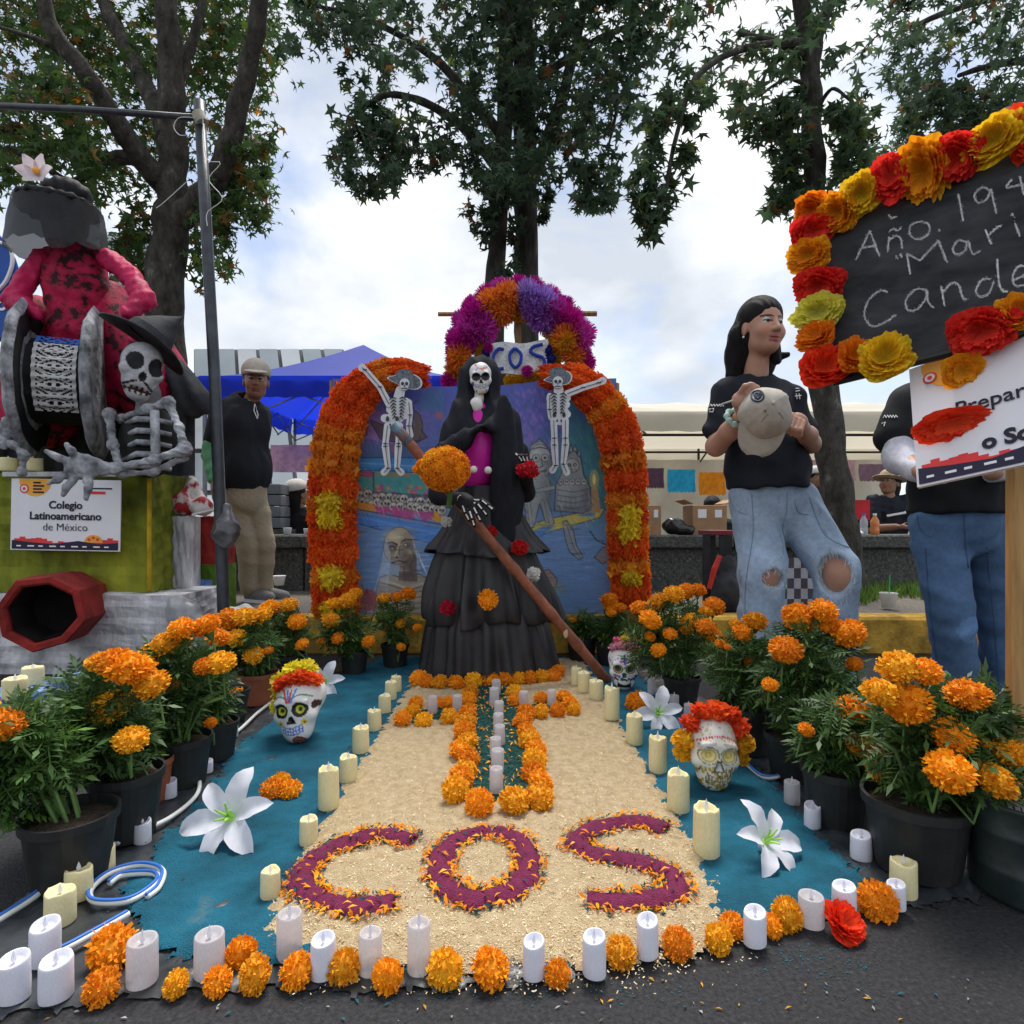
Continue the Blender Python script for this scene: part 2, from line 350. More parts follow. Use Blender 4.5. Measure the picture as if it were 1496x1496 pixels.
# ---------------------------------------------------------------- marquees
def marquee(name, label, x0, x1, y0, y1, ze, zr, mat, frame, val=.24, hip=True, group=None, truss=False, wallmat=None):
    t = thing(name, label, 'marquee', ((x0 + x1) / 2, (y0 + y1) / 2, .2), group)
    cx, cy = (x0 + x1) / 2, (y0 + y1) / 2
    m = MB(); c = [(x0, y0, ze), (x1, y0, ze), (x1, y1, ze), (x0, y1, ze)]; n = 9
    if hip:
        for i in range(4):
            a, b = Vector(c[i]), Vector(c[(i + 1) % 4]); ap = Vector((cx, cy, zr)); rows = []
            for q in range(n):
                s = q / (n - 1); k = s ** 1.35; row = []
                for j in range(n):
                    p = a.lerp(b, j / (n - 1)).lerp(ap, s); p.z = ze + (zr - ze) * k - .03 * math.sin(math.pi * j / (n - 1)) * (1 - s); row.append(p)
                rows.append(row)
            m.loft(rows, closed=False)
    else:
        rows = []
        for q in range(13):
            s = q / 12; yy = y0 + (y1 - y0) * s; zz = ze + (zr - ze) * (1 - abs(2 * s - 1)); row = []
            for j in range(41): row.append(Vector((x0 + (x1 - x0) * j / 40, yy, zz - .035 * abs(math.sin(j / 40 * math.pi * 8)) * math.sin(math.pi * s))))
            rows.append(row)
        m.loft(rows, closed=False)
    m.build('canopy', mat, t, smooth=True)
    for i in range(4):
        a, b = Vector(c[i]), Vector(c[(i + 1) % 4]); k = 40; nn = (b - a).cross(Vector((0, 0, 1))).normalized()
        top = [a.lerp(b, j / k) + nn * .012 for j in range(k + 1)]
        mid = [p + Vector((0, 0, -val * .5)) + nn * (.012 + .012 * math.sin(j * 1.3)) for j, p in enumerate(top)]
        bot = [p + Vector((0, 0, -val - .012 * (j % 2))) + nn * (.01 + .018 * math.sin(j * 1.7 + 1)) for j, p in enumerate(top)]
        MB().loft([top, mid, bot], closed=False).build('valance', mat, t, smooth=True)
    for px, py in ((x0, y0), (x1, y0), (x1, y1), (x0, y1)) + ((() if hip else ((cx, y0), (cx, y1)))):
        ix = .04 if px == x0 else (-.04 if px == x1 else 0); iy = .04 if py == y0 else -.04
        MB().box((px + ix, py + iy, (.2 + ze) / 2), (.018, .018, (ze - .2) / 2)).build('leg', frame, t)
    if truss:
        zl = ze - .32
        for a, b in ((c[0], c[1]), (c[3], c[2]), (c[0], c[3]), (c[1], c[2])):
            a, b = Vector(a), Vector(b); k = 4
            for j in range(k):
                p, q = a.lerp(b, j / k), a.lerp(b, (j + 1) / k)
                for u, v in (((0, -.04), (0, -.36)), ((0, -.36), (0, -.04))):
                    ins = (Vector((cx, cy, ze)) - (p + q) / 2).normalized() * .05
                    MB().tube([p + ins + Vector((0, 0, u[1])), q + ins + Vector((0, 0, v[1]))], .011, 5).build('truss_bar', frame, t)
        for a in c: MB().tube([Vector(a) + Vector((0, 0, -.2)), Vector((cx, cy, zr - .1))], .012, 5).build('truss_bar', frame, t)
        MB().tube([Vector((cx, cy, zr - .05)), Vector((cx, cy, ze - .3))], .02, 6).build('centre_post', frame, t)
    else:
        for yy in (y0 + .06, (y0 + y1) / 2, y1 - .06):
            MB().tube([(x0, yy, ze - .28), (x1, yy, ze - .28)], .018, 6).build('roof_bar', frame, t)
        for xx in np.linspace(x0 + .05, x1 - .05, 5):
            MB().tube([(xx, y0 + .06, ze - .28), (xx, (y0 + y1) / 2, zr - .12), (xx, y1 - .06, ze - .28)], .016, 6).build('rafter', frame, t)
    return t
blue = M('blue_canopy_cloth', (.014, .045, .42), .6, .12, 3, .15, 8, trans=.38, trc=(.02, .06, .85))
steel = M('dull_steel', (.22, .22, .24), .5, .2, 8, metal=.4)
blk = M('black_metal', (.018, .018, .02), .45, .3, 20)
marquee('blue_marquee', 'royal blue pop-up marquee with peaked roof behind the man in a cap', -3.55, -.55, 7.0, 10.0, 2.42, 3.2, blue, steel, truss=True)
cream = M('cream_canvas', (.70, .66, .56), .75, .10, 1.2, .2, 5, trans=.35, trc=(.8, .74, .6))
marquee('cream_marquee', 'long cream canvas marquee with sagging ridge roof beyond the wall', -.2, 7.2, 7.6, 11.6, 2.12, 2.62, cream, blk, hip=False)
marquee('white_marquee', 'second cream canvas marquee standing further back behind the long one', -1.6, 9, 12.6, 16.5, 2.75, 3.45, M('white_canvas', (.76, .74, .68), .75, .08, 1.2, .2, 5, trans=.3), blk, hip=False)
# canvas side wall at the back of the cream marquee
sw = MB(); rows = []
for zz in (.2, .8, 1.4, 1.9): rows.append([Vector((-.1 + 7.2 * j / 60, 11.4 + .04 * math.sin(j * 1.1), zz)) for j in range(61)])
sw.loft(rows, closed=False); tag(sw.build('canvas_side_wall', M('pale_canvas', (.62, .6, .54), .8, .12, 2, .2, 6), smooth=True), 'pale canvas side wall closing the back of the cream marquee', 'side wall')
# printed banners hung inside the marquee
def pennant(x0, x1, y0, y1, d, col, label, cat='banner', group=None, text=None, bite=True):
    n = 14; top, bot = [], []; a, b = P(x0, y0, d), P(x1, y1, d); rows = []
    for q in range(5):
        rows.append([Vector((a.x + (b.x - a.x) * j / n, d + .02 * math.sin(j * .9 + q), a.z + (b.z - a.z) * q / 4 - (.02 * abs(math.sin(j * math.pi / 2)) if q == 4 and bite else 0))) for j in range(n + 1)])
    o = MB().loft(rows, closed=False).build('hanging_banner', M('banner_' + label[:14], col, .7, .2, 12, trans=.25), smooth=True, base=a)
    tag(o, label, cat, group)
    return o
pennant(975, 1016, 686, 718, 8.6, (.03, .42, .75), 'light blue cut paper banner hanging under the cream marquee')
pennant(1021, 1060, 690, 722, 8.6, (.9, .3, .02), 'orange cut paper banner hanging beside the light blue one')
pennant(944, 970, 684, 712, 8.6, (.13, .07, .12), 'dark plum printed banner hanging left of the light blue one')
pennant(1182, 1250, 672, 702, 8.6, (.62, .38, .47), 'pink printed banner hanging behind the leaning tree trunk')
pennant(1255, 1295, 678, 702, 8.55, (.26, .16, .24), 'purple printed banner hanging right of the leaning tree trunk')
pennant(395, 470, 650, 690, 9.2, (.52, .3, .36), 'pink and violet printed banner under the blue marquee', bite=False)
# ---------------------------------------------------------------- slanted glass building far left
bd = thing('slanted_building', 'grey building with slanted panelled glass roof behind the blue marquee', 'building', (-14, 22, .2))
gl = M('grey_glass', (.30, .34, .37), .25, .12, .3, spec=.6); gd = M('dark_joint', (.09, .1, .11), .5, .1, 4); gl2 = M('pale_panel', (.46, .49, .51), .4, .1, .4)
def slant(o, u, v, nu, nv, tag_):
    o, u, v = Vector(o), Vector(u), Vector(v); n = u.cross(v).normalized()
    MB().add([o - n * .06, o + u - n * .06, o + u + v - n * .06, o + v - n * .06], [(0, 1, 2, 3)]).build('backing', gd, bd)
    for i in range(nu):
        for j in range(nv):
            g = .012; a = o + u * (i / nu + g) + v * (j / nv + g); b = u * (1 / nu - 2 * g); c = v * (1 / nv - 2 * g)
            pk = gl2 if (i * 7 + j * 3) % 5 < 2 else gl
            MB().prism([a, a + b, a + b + c, a + c], n * .05).build('panel', pk, bd)
slant((-9.3, 18, .2), (5.6, 0, 0), (-2.6, 5, 7.0), 7, 5, 0)
slant((-12.2, 19.0, .2), (2.6, -.6, 0), (-1.3, 1.6, 10.2), 2, 6, 1)
MB().box((-9, 26.5, 3.2), (4.5, 1, 3)).build('rear_block', gl2, bd)
# ---------------------------------------------------------------- trees
bark = M('dark_bark', (.05, .046, .04), .95, .5, 14, 1., 30, detail=9, stretch=(1, 1, .35), ramp3=[(.72, (.2, .19, .15))])
bark2 = M('lichen_bark', (.055, .05, .042), .95, .55, 14, 1., 40, detail=10, stretch=(1, 1, .5), ramp3=[(.66, (.14, .14, .115))])
leafm = M('tree_leaf', attr=True, rough=.55, var=.25, scale=3, trans=.55, spec=.4)
star = [(0, 0, 0)]; stf = []
for k in range(10):
    a = math.pi * 2 * k / 10 + math.pi / 2; r = .5 if k % 2 == 0 else .2
    if k == 5: r = .12
    star.append((r * math.cos(a), r * math.sin(a), -.12 if k % 2 == 0 else .02))
for k in range(10): stf.append((0, k + 1, (k + 1) % 10 + 1))
def tree(name, label, base, limbs, leaf_polys, brk, hue=(.045, .085, .022), group=None, red=.05):
    t = thing(name, label, 'tree', base, group)
    for i, (pts, r0, r1) in enumerate(limbs):
        S = spline([P(*p) for p in pts], max(6, len(pts) * 5)); n = len(S)
        rad = [(r0 + (r1 - r0) * (k / (n - 1)) ** .8) * (1 + .06 * math.sin(k * 1.9 + i)) for k in range(n)]
        S = [Vector(q) + Vector((math.sin(k * 1.7 + i), math.cos(k * 1.3), 0)) * r0 * .06 for k, q in enumerate(S)]
        MB().tube(S, rad, 14 if r0 > .08 else 7).build('trunk' if i == 0 else 'branch', brk, t, smooth=True)
    PV = []; base_v = np.array(orig(t))
    pos, nrm, cols = [], [], []
    twig = MB()
    for poly, d, dd, ntw, per, spread in leaf_polys:
        a = np.asarray(poly, float); lo, hi = a.min(0), a.max(0); k = 0; tries = 0
        while k < ntw and tries < ntw * 20:
            tries += 1
            x, y = rng.uniform(lo[0], hi[0]), rng.uniform(lo[1], hi[1])
            if not inpoly(np.array([x]), np.array([y]), a)[0]: continue
            k += 1; dp = d + rng.uniform(-dd, dd); c = np.array(P(x, y, dp))
            # a drooping twig with leaves along it
            dr = rng.normal(size=3) * (1, 1, .5); dr[2] -= .55; dr /= np.linalg.norm(dr); ln = spread * rng.uniform(.6, 1.4)
            if k % 3 == 0: twig.tube([Vector(c - dr * ln * .6), Vector(c), Vector(c + dr * ln)], [.006, .004, .002], 3, cap=False)
            m = max(3, int(per * rng.uniform(.6, 1.4))); s = rng.uniform(-.3, 1, m)
            pos.append(c + dr * (s * ln)[:, None] + rng.normal(0, spread * .33, (m, 3)))
            u = rng.normal(size=(m, 3)) * .75; u[:, 2] += .7; u[:, 1] -= .35; nrm.append(u)
            b = np.array(hue) * rng.uniform(.65, 1.35); cc = b[None] * 1.55 * rng.uniform(.7, 1.35, (m, 1)) * (1, 1, 1)
            rd = rng.random(m) < red; cc[rd] = cc[rd] * (3.2, .9, .7); yl = rng.random(m) < .05; cc[yl] = cc[yl] * (2.2, 1.7, .8); cols.append(cc)
    pos = np.concatenate(pos); nrm = np.concatenate(nrm); cols = np.concatenate(cols); n = len(pos)
    me = scatter('crown', star, stf, pos - base_v, rotmats(n, nrm), rng.uniform(.085, .15, n), np.clip(cols, 0, 1)); me.materials.append(leafm)
    tag(put('crown', me, t), kind='stuff')
    if twig.v: tag(twig.build('twigs', brk, t), kind='stuff')
    return t
# left tree
lt = [[(0, -160), (440, -160), (420, 40), (395, 120), (400, 250), (395, 330), (370, 345), (330, 290), (330, 410), (300, 430), (280, 330), (200, 300), (160, 260), (150, 330), (210, 370), (190, 420), (170, 360), (110, 240), (40, 235), (-60, 250), (-100, -160)]]
tree('left_tree'.replace('left_', 'forked_'), 'big forked tree with lichen-spotted trunk behind the skeleton puppets', P(238, 760, 5.6),
     [([(236, 800, 5.6), (240, 600, 5.6), (238, 440, 5.6), (250, 330, 5.6), (252, 250, 5.6), (250, 120, 5.5), (243, -20, 5.4), (235, -200, 5.4)], .23, .07),
      ([(246, 330, 5.6), (290, 295, 5.5), (325, 240, 5.4), (350, 150, 5.3), (375, 40, 5.2), (390, -120, 5.1)], .13, .06),
      ([(240, 270, 5.6), (205, 230, 5.4), (165, 170, 5.2), (120, 100, 5.0), (75, 40, 4.9), (50, -60, 4.8)], .11, .05),
      ([(246, 200, 5.55), (225, 150, 5.7), (190, 80, 5.9), (150, 0, 6.1), (130, -80, 6.2)], .10, .05),
      ([(250, 150, 5.5), (270, 90, 5.6), (290, 30, 5.7), (305, -60, 5.8)], .06, .03),
      ([(215, 245, 5.5), (170, 225, 5.3), (110, 265, 5.1), (60, 240, 5.0), (10, 215, 4.9)], .045, .02),
      ([(205, 235, 5.5), (150, 235, 5.6), (110, 215, 5.8), (60, 205, 5.9)], .04, .015),
      ([(100, 85, 5.0), (60, 60, 4.9), (0, 40, 4.8)], .03, .012)],
     [(lt[0], 6.5, .8, 620, 11, .19), ([(-60, -160), (440, -160), (400, 60), (200, 120), (-60, 80)], 7.0, .8, 240, 12, .22), ([(0, 120), (110, 100), (160, 260), (60, 240), (-30, 300)], 5.2, .5, 110, 9, .13), ([(270, 420), (330, 400), (345, 300), (375, 330), (400, 210), (330, 200), (290, 300)], 5.6, .4, 85, 9, .12), ([(170, 330), (215, 290), (215, 430), (170, 410)], 5.8, .3, 45, 9, .12)],
     bark2, red=.13)
# twin trunk tree behind the painting
tree('twin_trunk_tree', 'dense dark tree with two close trunks rising behind the flower wreath', P(748, 790, 5.9),
     [([(760, 800, 5.9), (768, 600, 5.9), (770, 450, 5.9), (768, 300, 5.9), (766, 120, 5.9), (764, -60, 5.9), (770, -260, 6)], .135, .09),
      ([(735, 800, 5.75), (727, 600, 5.75), (722, 450, 5.75), (730, 300, 5.75), (738, 150, 5.8), (742, -100, 5.9)], .105, .07),
      ([(772, 270, 5.9), (805, 190, 5.8), (830, 110, 5.7), (850, 20, 5.6), (860, -60, 5.6)], .075, .03),
      ([(730, 250, 5.8), (680, 190, 5.7), (620, 150, 5.5), (560, 140, 5.4), (510, 180, 5.3)], .06, .015),
      ([(735, 200, 5.8), (640, 90, 5.9), (540, 30, 6.0), (440, 5, 6.0)], .055, .015),
      ([(780, 120, 5.9), (870, 60, 6.0), (960, 20, 6.1)], .05, .02),
      ([(850, 60, 5.6), (900, 130, 5.4), (890, 210, 5.3)], .03, .01)],
     [([(690, -240), (985, -240), (975, 40), (945, 120), (910, 200), (905, 270), (860, 255), (800, 265), (790, 300), (745, 300), (690, 270), (680, 140)], 5.6, .8, 600, 11, .16),
      ([(440, -100), (700, -240), (700, 250), (650, 240), (600, 250), (560, 245), (510, 285), (485, 240), (495, 150), (500, 80), (420, 60)], 5.6, .7, 235, 10, .14),
      ([(490, 170), (560, 160), (660, 220), (600, 255), (500, 290)], 5.2, .3, 55, 10, .11),
      ([(680, 280), (720, 260), (722, 350), (685, 350)], 5.5, .15, 14, 9, .08), ([(735, 260), (760, 260), (758, 400), (730, 400)], 5.6, .1, 16, 8, .07), ([(785, 280), (805, 280), (800, 330), (785, 330)], 5.5, .1, 7, 8, .06),
      ([(835, 240), (905, 240), (895, 300), (845, 310)], 5.2, .3, 26, 10, .1), ([(420, -60), (560, -60), (560, 40), (450, 60)], 6.0, .5, 40, 10, .15)],
     bark, hue=(.042, .072, .038), red=.02)
# leaning tree right
tree('leaning_tree', 'slim leaning tree with pale spotted bark beside the woman with the cap', P(1228, 850, 4.75),
     [([(1240, 868, 4.75), (1228, 760, 4.75), (1212, 640, 4.75), (1200, 500, 4.75), (1193, 380, 4.75), (1188, 220, 4.75), (1182, 90, 4.75), (1165, -40, 4.7), (1150, -180, 4.7)], .135, .05),
      ([(1186, 110, 4.75), (1198, 40, 4.7), (1225, -20, 4.7), (1250, -100, 4.6)], .06, .03),
      ([(1178, 85, 4.75), (1130, 60, 4.6), (1080, 50, 4.5)], .035, .015),
      ([(1182, 60, 4.7), (1090, 70, 4.3), (1020, 110, 4.1), (990, 190, 4.0), (970, 290, 3.95), (955, 350, 3.95)], .03, .008),
      ([(1190, 170, 4.75), (1215, 130, 4.6), (1245, 150, 4.5)], .02, .008), ([(1188, 130, 4.75), (1150, 115, 4.6), (1110, 140, 4.5)], .02, .008)],
     [([(960, -160), (1290, -160), (1275, 60), (1290, 180), (1270, 250), (1235, 215), (1210, 210), (1195, 60), (1130, 160), (1100, 180), (1065, 150), (1020, 150), (985, 120)], 4.75, .6, 120, 10, .12),
      ([(985, 110), (1040, 120), (1030, 180), (1000, 250), (985, 290), (945, 340), (935, 300), (930, 220), (945, 150)], 4.1, .25, 48, 8, .08), ([(925, 230), (945, 230), (960, 340), (940, 360)], 4.0, .1, 14, 9, .06),
      ([(1075, 140), (1175, 130), (1175, 240), (1130, 200), (1090, 210)], 4.6, .3, 36, 9, .1), ([(1120, 220), (1178, 200), (1178, 300), (1140, 320), (1130, 280)], 4.6, .25, 40, 9, .09),
      ([(1215, 160), (1275, 170), (1265, 260), (1225, 265)], 4.5, .25, 42, 9, .1)],
     bark2, hue=(.05, .085, .04), red=.02)
tree('far_right_tree'.replace('far_right_', 'spreading_'), 'wide dark tree spreading above the chalkboard', P(1720, 830, 6.2),
     [([(1760, 850, 6.2), (1740, 600, 6.2), (1720, 300, 6.2), (1690, 60, 6.2), (1660, -200, 6.2)], .2, .1), ([(1715, 200, 6.2), (1600, 110, 6.1), (1490, 90, 6.0), (1400, 110, 5.9)], .08, .02), ([(1700, 60, 6.2), (1580, -10, 6.1), (1440, 0, 6.0), (1330, 40, 5.9)], .07, .02)],
     [([(1270, -180), (1800, -180), (1800, 260), (1600, 230), (1480, 210), (1400, 190), (1360, 225), (1315, 215), (1310, 150), (1290, 80)], 6.1, .8, 400, 12, .17), ([(1310, 120), (1480, 120), (1460, 200), (1320, 225)], 5.6, .3, 60, 11, .13)],
     bark, hue=(.045, .075, .04), red=.03)
# ---------------------------------------------------------------- painted canvas (colours of the paint carried by a fine mesh)
class Paint:
    def __init__(s, x0, x1, y0, y1, nx, ny):
        s.x0, s.x1, s.y0, s.y1, s.nx, s.ny = x0, x1, y0, y1, nx, ny
        s.X, s.Y = np.meshgrid(np.linspace(x0, x1, nx), np.linspace(y0, y1, ny)); s.im = np.ones((ny, nx, 3))
        r = np.random.default_rng(3); s.nz = sum(np.kron(r.normal(size=(ny // k + 2, nx // k + 2)), np.ones((k, k)))[:ny, :nx] * wt for k, wt in ((2, .3), (5, .4), (11, .4), (23, .5)))
        for ax in (0, 1): s.nz = (s.nz + np.roll(s.nz, 1, ax) + np.roll(s.nz, -1, ax)) / 3
    def m(s, a, c, al=1.0):
        a = np.clip(a, 0, 1)[..., None] * al; s.im = s.im * (1 - a) + np.array(c, float) / 255 * a
    def soft(s, d, e=.8): return np.clip(.5 - d / e, 0, 1)
    def win(s, x0, x1, y0, y1):
        kx, ky = (s.nx - 1) / (s.x1 - s.x0), (s.ny - 1) / (s.y1 - s.y0); f = lambda v, n: int(min(max(v, 0), n))
        return slice(f((y0 - s.y0) * ky - 1, s.ny), f((y1 - s.y0) * ky + 3, s.ny)), slice(f((x0 - s.x0) * kx - 1, s.nx), f((x1 - s.x0) * kx + 3, s.nx))
    def mw(s, w_, a, c, al):
        a = np.clip(a, 0, 1)[..., None] * al; s.im[w_] = s.im[w_] * (1 - a) + np.array(c, float) / 255 * a
    def ell(s, cx, cy, rx, ry, c, al=1, rot=0, e=None):
        m_ = max(rx, ry) + 2; w_ = s.win(cx - m_, cx + m_, cy - m_, cy + m_); X, Y = s.X[w_], s.Y[w_]; a = R(rot); u = (X - cx) * math.cos(a) + (Y - cy) * math.sin(a); v = -(X - cx) * math.sin(a) + (Y - cy) * math.cos(a)
        s.mw(w_, s.soft((np.hypot(u / rx, v / ry) - 1) * min(rx, ry), e or 1), c, al)
    def g(s, cx, cy, rx, ry, c, al=1, rot=0):       # soft dab
        m_ = max(rx, ry) * 2.4; w_ = s.win(cx - m_, cx + m_, cy - m_, cy + m_); X, Y = s.X[w_], s.Y[w_]; a = R(rot); u = (X - cx) * math.cos(a) + (Y - cy) * math.sin(a); v = -(X - cx) * math.sin(a) + (Y - cy) * math.cos(a)
        s.mw(w_, np.exp(-(u / rx) ** 2 - (v / ry) ** 2), c, al)
    def blob(s, cx, cy, rx, ry, c, al=1):
        s.m(np.exp(-(((s.X - cx) / rx) ** 2 + ((s.Y - cy) / ry) ** 2) + .35 * s.nz), c, al)
    def poly(s, pts, c, al=1): s.m(inpoly(s.X, s.Y, pts).astype(float), c, al)
    def line(s, pts, wd, c, al=1):
        pts = np.asarray(pts, float); w_ = s.win(pts[:, 0].min() - wd, pts[:, 0].max() + wd, pts[:, 1].min() - wd, pts[:, 1].max() + wd); X, Y = s.X[w_], s.Y[w_]; D = np.full(X.shape, 1e9)
        for (ax, ay), (bx, by) in zip(pts[:-1], pts[1:]):
            dx, dy = bx - ax, by - ay; t = np.clip(((X - ax) * dx + (Y - ay) * dy) / (dx * dx + dy * dy + 1e-9), 0, 1)
            D = np.minimum(D, np.hypot(X - ax - dx * t, Y - ay - dy * t))
        s.mw(w_, s.soft(D - wd / 2, .9), c, al)
    def out(s, pts, c, lw=1.3, lc=(35, 32, 40), al=1): s.poly(pts, c, al); s.line(list(pts) + [pts[0]], lw, lc, .8)
    def mesh(s, name, d, fn=None):
        pts = np.stack([(s.X - 748) / F * d, np.full(s.X.shape, d), H - (s.Y - YH) / F * d], -1)
        if fn is not None: pts = fn(s, pts)
        c = np.clip(s.im, 0, 1); c = np.where(c <= .04045, c / 12.92, ((c + .055) / 1.055) ** 2.4)
        idx = np.arange(s.nx * s.ny).reshape(s.ny, s.nx); q = np.stack([idx[:-1, :-1], idx[1:, :-1], idx[1:, 1:], idx[:-1, 1:]], -1).reshape(-1, 4)
        return mesh_np(name, pts.reshape(-1, 3), q, c.reshape(-1, 3), True)
A = Paint(486, 900, 553, 905, 400, 340); X, Y = A.X, A.Y
t = np.clip((Y - 553) / 350, 0, 1)
A.m(np.ones_like(X), (78, 108, 172)); A.m(1 - np.clip((Y - 560) / 130, 0, 1), (72, 84, 168), .9)
A.m(np.clip((Y - 700) / 60, 0, 1), (96, 134, 186), .95)
for (a, b, c, d, col, al) in [(560, 610, 75, 45, (132, 104, 178), .95), (520, 650, 40, 25, (150, 112, 180), .9), (590, 570, 60, 22, (58, 74, 160), .9), (480, 600, 30, 40, (90, 70, 140), .8), (790, 600, 45, 40, (92, 82, 176), .85), (770, 640, 25, 30, (118, 104, 186), .6), (850, 640, 40, 60, (54, 112, 128), .95), (880, 700, 30, 60, (50, 104, 110), .9), (870, 590, 40, 30, (60, 84, 150), .8), (830, 690, 60, 30, (66, 126, 140), .8), (760, 690, 30, 50, (84, 124, 160), .7)]: A.blob(a, b, c, d, col, al)
r = np.random.default_rng(5)
for i in range(260):       # dabs of tree foliage and lilac flowers
    x, y = r.uniform(748, 898), r.uniform(556, 705); g = r.random()
    A.ell(x, y, r.uniform(1.5, 4), r.uniform(3, 8), (60 + 30 * g, 86 + 60 * g * (x > 820), 120 + 60 * g) if x < 820 else (40 + 20 * g, 90 + 50 * g, 100 + 30 * g), .45, r.uniform(-20, 20))
for i in range(90):
    x, y = r.uniform(752, 828), r.uniform(566, 650); A.ell(x, y, 1.8, 4, (130 + r.uniform(-20, 30), 104, 190), .6, r.uniform(-30, 30))
for x in range(510, 644, 6): A.poly([(x - 5, 668), (x, 646 + r.uniform(-6, 6)), (x + 5, 668)], (48, 92, 120), .8)
A.poly([(500, 652), (540, 640), (590, 652), (640, 646), (645, 672), (500, 672)], (70, 92, 150), .7)
# flower boat at the left
A.out([(520, 669), (600, 666), (648, 672), (648, 690), (560, 686), (516, 688)], (62, 128, 196)); A.line([(520, 676), (645, 680)], 2, (110, 170, 220), .8); A.line([(520, 683), (645, 686)], 1.5, (40, 84, 150), .7)
A.poly([(518, 688), (648, 690), (650, 724), (516, 724)], (66, 142, 142)); A.poly([(522, 689), (548, 689), (546, 697), (522, 696)], (150, 70, 96)); A.poly([(552, 690), (600, 690), (600, 695), (552, 695)], (150, 120, 70))
for i in range(50): A.ell(r.uniform(518, 645), r.uniform(708, 728), 3, 2.4, [(214, 128, 50), (200, 70, 130), (170, 60, 110)][i % 3], .85)
for x in (522, 546, 634): A.line([(x, 690), (x, 742)], 2.4, (70, 58, 74), .9)
A.poly([(518, 716), (648, 722), (650, 752), (518, 744)], (66, 60, 84), .8)
for i in range(34):
    x = 520 + (i % 17) * 7.9 + r.uniform(-3, 3); y = 722 + (x - 520) * .10 + (i // 17) * 11 + r.uniform(-3, 3); q0 = r.uniform(.8, 1.05)
    A.ell(x, y, 7, 7.4, (58, 52, 62)); A.ell(x, y, 6.1, 6.5, (212 * q0, 206 * q0, 190 * q0)); A.g(x + 2.5, y + 2, 3, 4, (130, 124, 124), .7); A.ell(x - 2.3, y, 1.7, 2, (36, 34, 40)); A.ell(x + 2.1, y + .3, 1.7, 2, (36, 34, 40)); A.ell(x, y + 2.6, .8, 1, (50, 46, 50)); A.line([(x - 2.4, y + 4.6), (x + 2.4, y + 4.6)], .9, (60, 56, 60), .8)
for i in range(150):
    x = r.uniform(514, 650); A.ell(x, 738 + (x - 514) * .13 + r.uniform(-5, 6), 3, 2.6, (212, 130, 46) if (x < 548 or x > 632) else (172, 64, 122), .9)
A.out([(512, 742), (650, 766), (652, 800), (600, 786), (512, 762)], (66, 118, 200)); A.line([(512, 752), (650, 782)], 4, (92, 146, 220), .7); A.line([(512, 745), (650, 770)], 1.6, (150, 130, 96), .9)
# figurehead shapes, goat and lanterns over the boat
A.out([(540, 612), (556, 640), (600, 648), (624, 634), (612, 618), (570, 622)], (92, 74, 90)); A.out([(528, 610), (538, 610), (536, 634), (530, 636)], (120, 96, 92))
A.out([(606, 594), (614, 600), (618, 618), (612, 640), (604, 640), (602, 616)], (96, 84, 84)); A.line([(606, 596), (602, 584), (610, 578)], 2, (60, 50, 60), .9); A.poly([(570, 648), (586, 648), (580, 672)], (140, 84, 100))
A.line([(600, 640), (640, 700)], 7, (168, 130, 100), .8)
# water strokes
for i in range(420):
    x, y = r.uniform(488, 898), r.uniform(765, 902); g = r.uniform(-1, 1); A.line([(x, y), (x + r.uniform(8, 26), y + r.uniform(-1.5, 1.5))], r.uniform(.8, 2.2), (96 + 34 * g, 134 + 32 * g, 186 + 26 * g), .5)
A.blob(505, 800, 20, 12, (60, 90, 130), .6); A.out([(490, 762), (512, 764), (524, 776), (512, 782), (488, 780)], (150, 104, 84)); A.blob(700, 880, 200, 20, (66, 100, 170), .5); A.blob(860, 850, 60, 30, (84, 122, 180), .5)
# veiled skeletal woman, lower left
A.poly([(566, 786), (590, 772), (606, 790), (626, 880), (640, 905), (530, 905), (548, 860)], (146, 170, 196), .55)
A.out([(546, 905), (550, 862), (556, 843), (570, 838), (592, 846), (612, 838), (630, 848), (642, 880), (644, 905)], (146, 138, 124), 1.6)
A.poly([(586, 806), (608, 800), (610, 850), (582, 848)], (92, 80, 76))
A.ell(582, 797, 22, 28, (44, 38, 42), 1, 8); A.ell(582, 797, 21, 27, (156, 144, 120), 1, 8); A.g(574, 783, 12, 9, (204, 188, 150), .9, 10); A.g(597, 786, 9, 10, (112, 100, 92), .7); A.g(592, 812, 11, 10, (84, 72, 68), .85); A.g(571, 814, 6, 8, (104, 92, 84), .7); A.g(602, 806, 4, 5, (176, 162, 134), .8); A.g(573, 800, 7, 5, (48, 40, 44), .95); A.g(594, 796, 7.5, 5, (52, 44, 48), .95)
A.ell(594, 796, 2.6, 1.8, (186, 176, 160)); A.ell(595, 796, 1.2, 1.3, (30, 26, 30)); A.ell(573, 801, 2.2, 1.4, (150, 140, 128)); A.line([(564, 794), (573, 792), (581, 796)], 2.2, (40, 34, 38), .9); A.line([(586, 792), (594, 787), (604, 789)], 2.2, (40, 34, 38), .9)
A.line([(583, 794), (580, 806), (577, 811)], 2.4, (190, 174, 142), .8); A.line([(584, 798), (583, 810), (586, 813)], 1.6, (70, 58, 58), .9); A.ell(580, 814, 2.2, 1.5, (44, 36, 40)); A.line([(573, 822), (582, 819), (594, 821)], 2.6, (60, 44, 48), .9); A.line([(574, 825), (590, 825)], 1.4, (160, 138, 118), .8); A.line([(600, 800), (606, 815), (598, 828)], 1.3, (50, 42, 46), .8); A.g(584, 832, 9, 4, (168, 154, 128), .7)
A.line([(590, 828), (592, 850)], 2, (62, 54, 56), .7); A.line([(600, 826), (604, 848)], 2, (66, 56, 58), .7); A.g(596, 840, 8, 8, (62, 54, 54), .6)
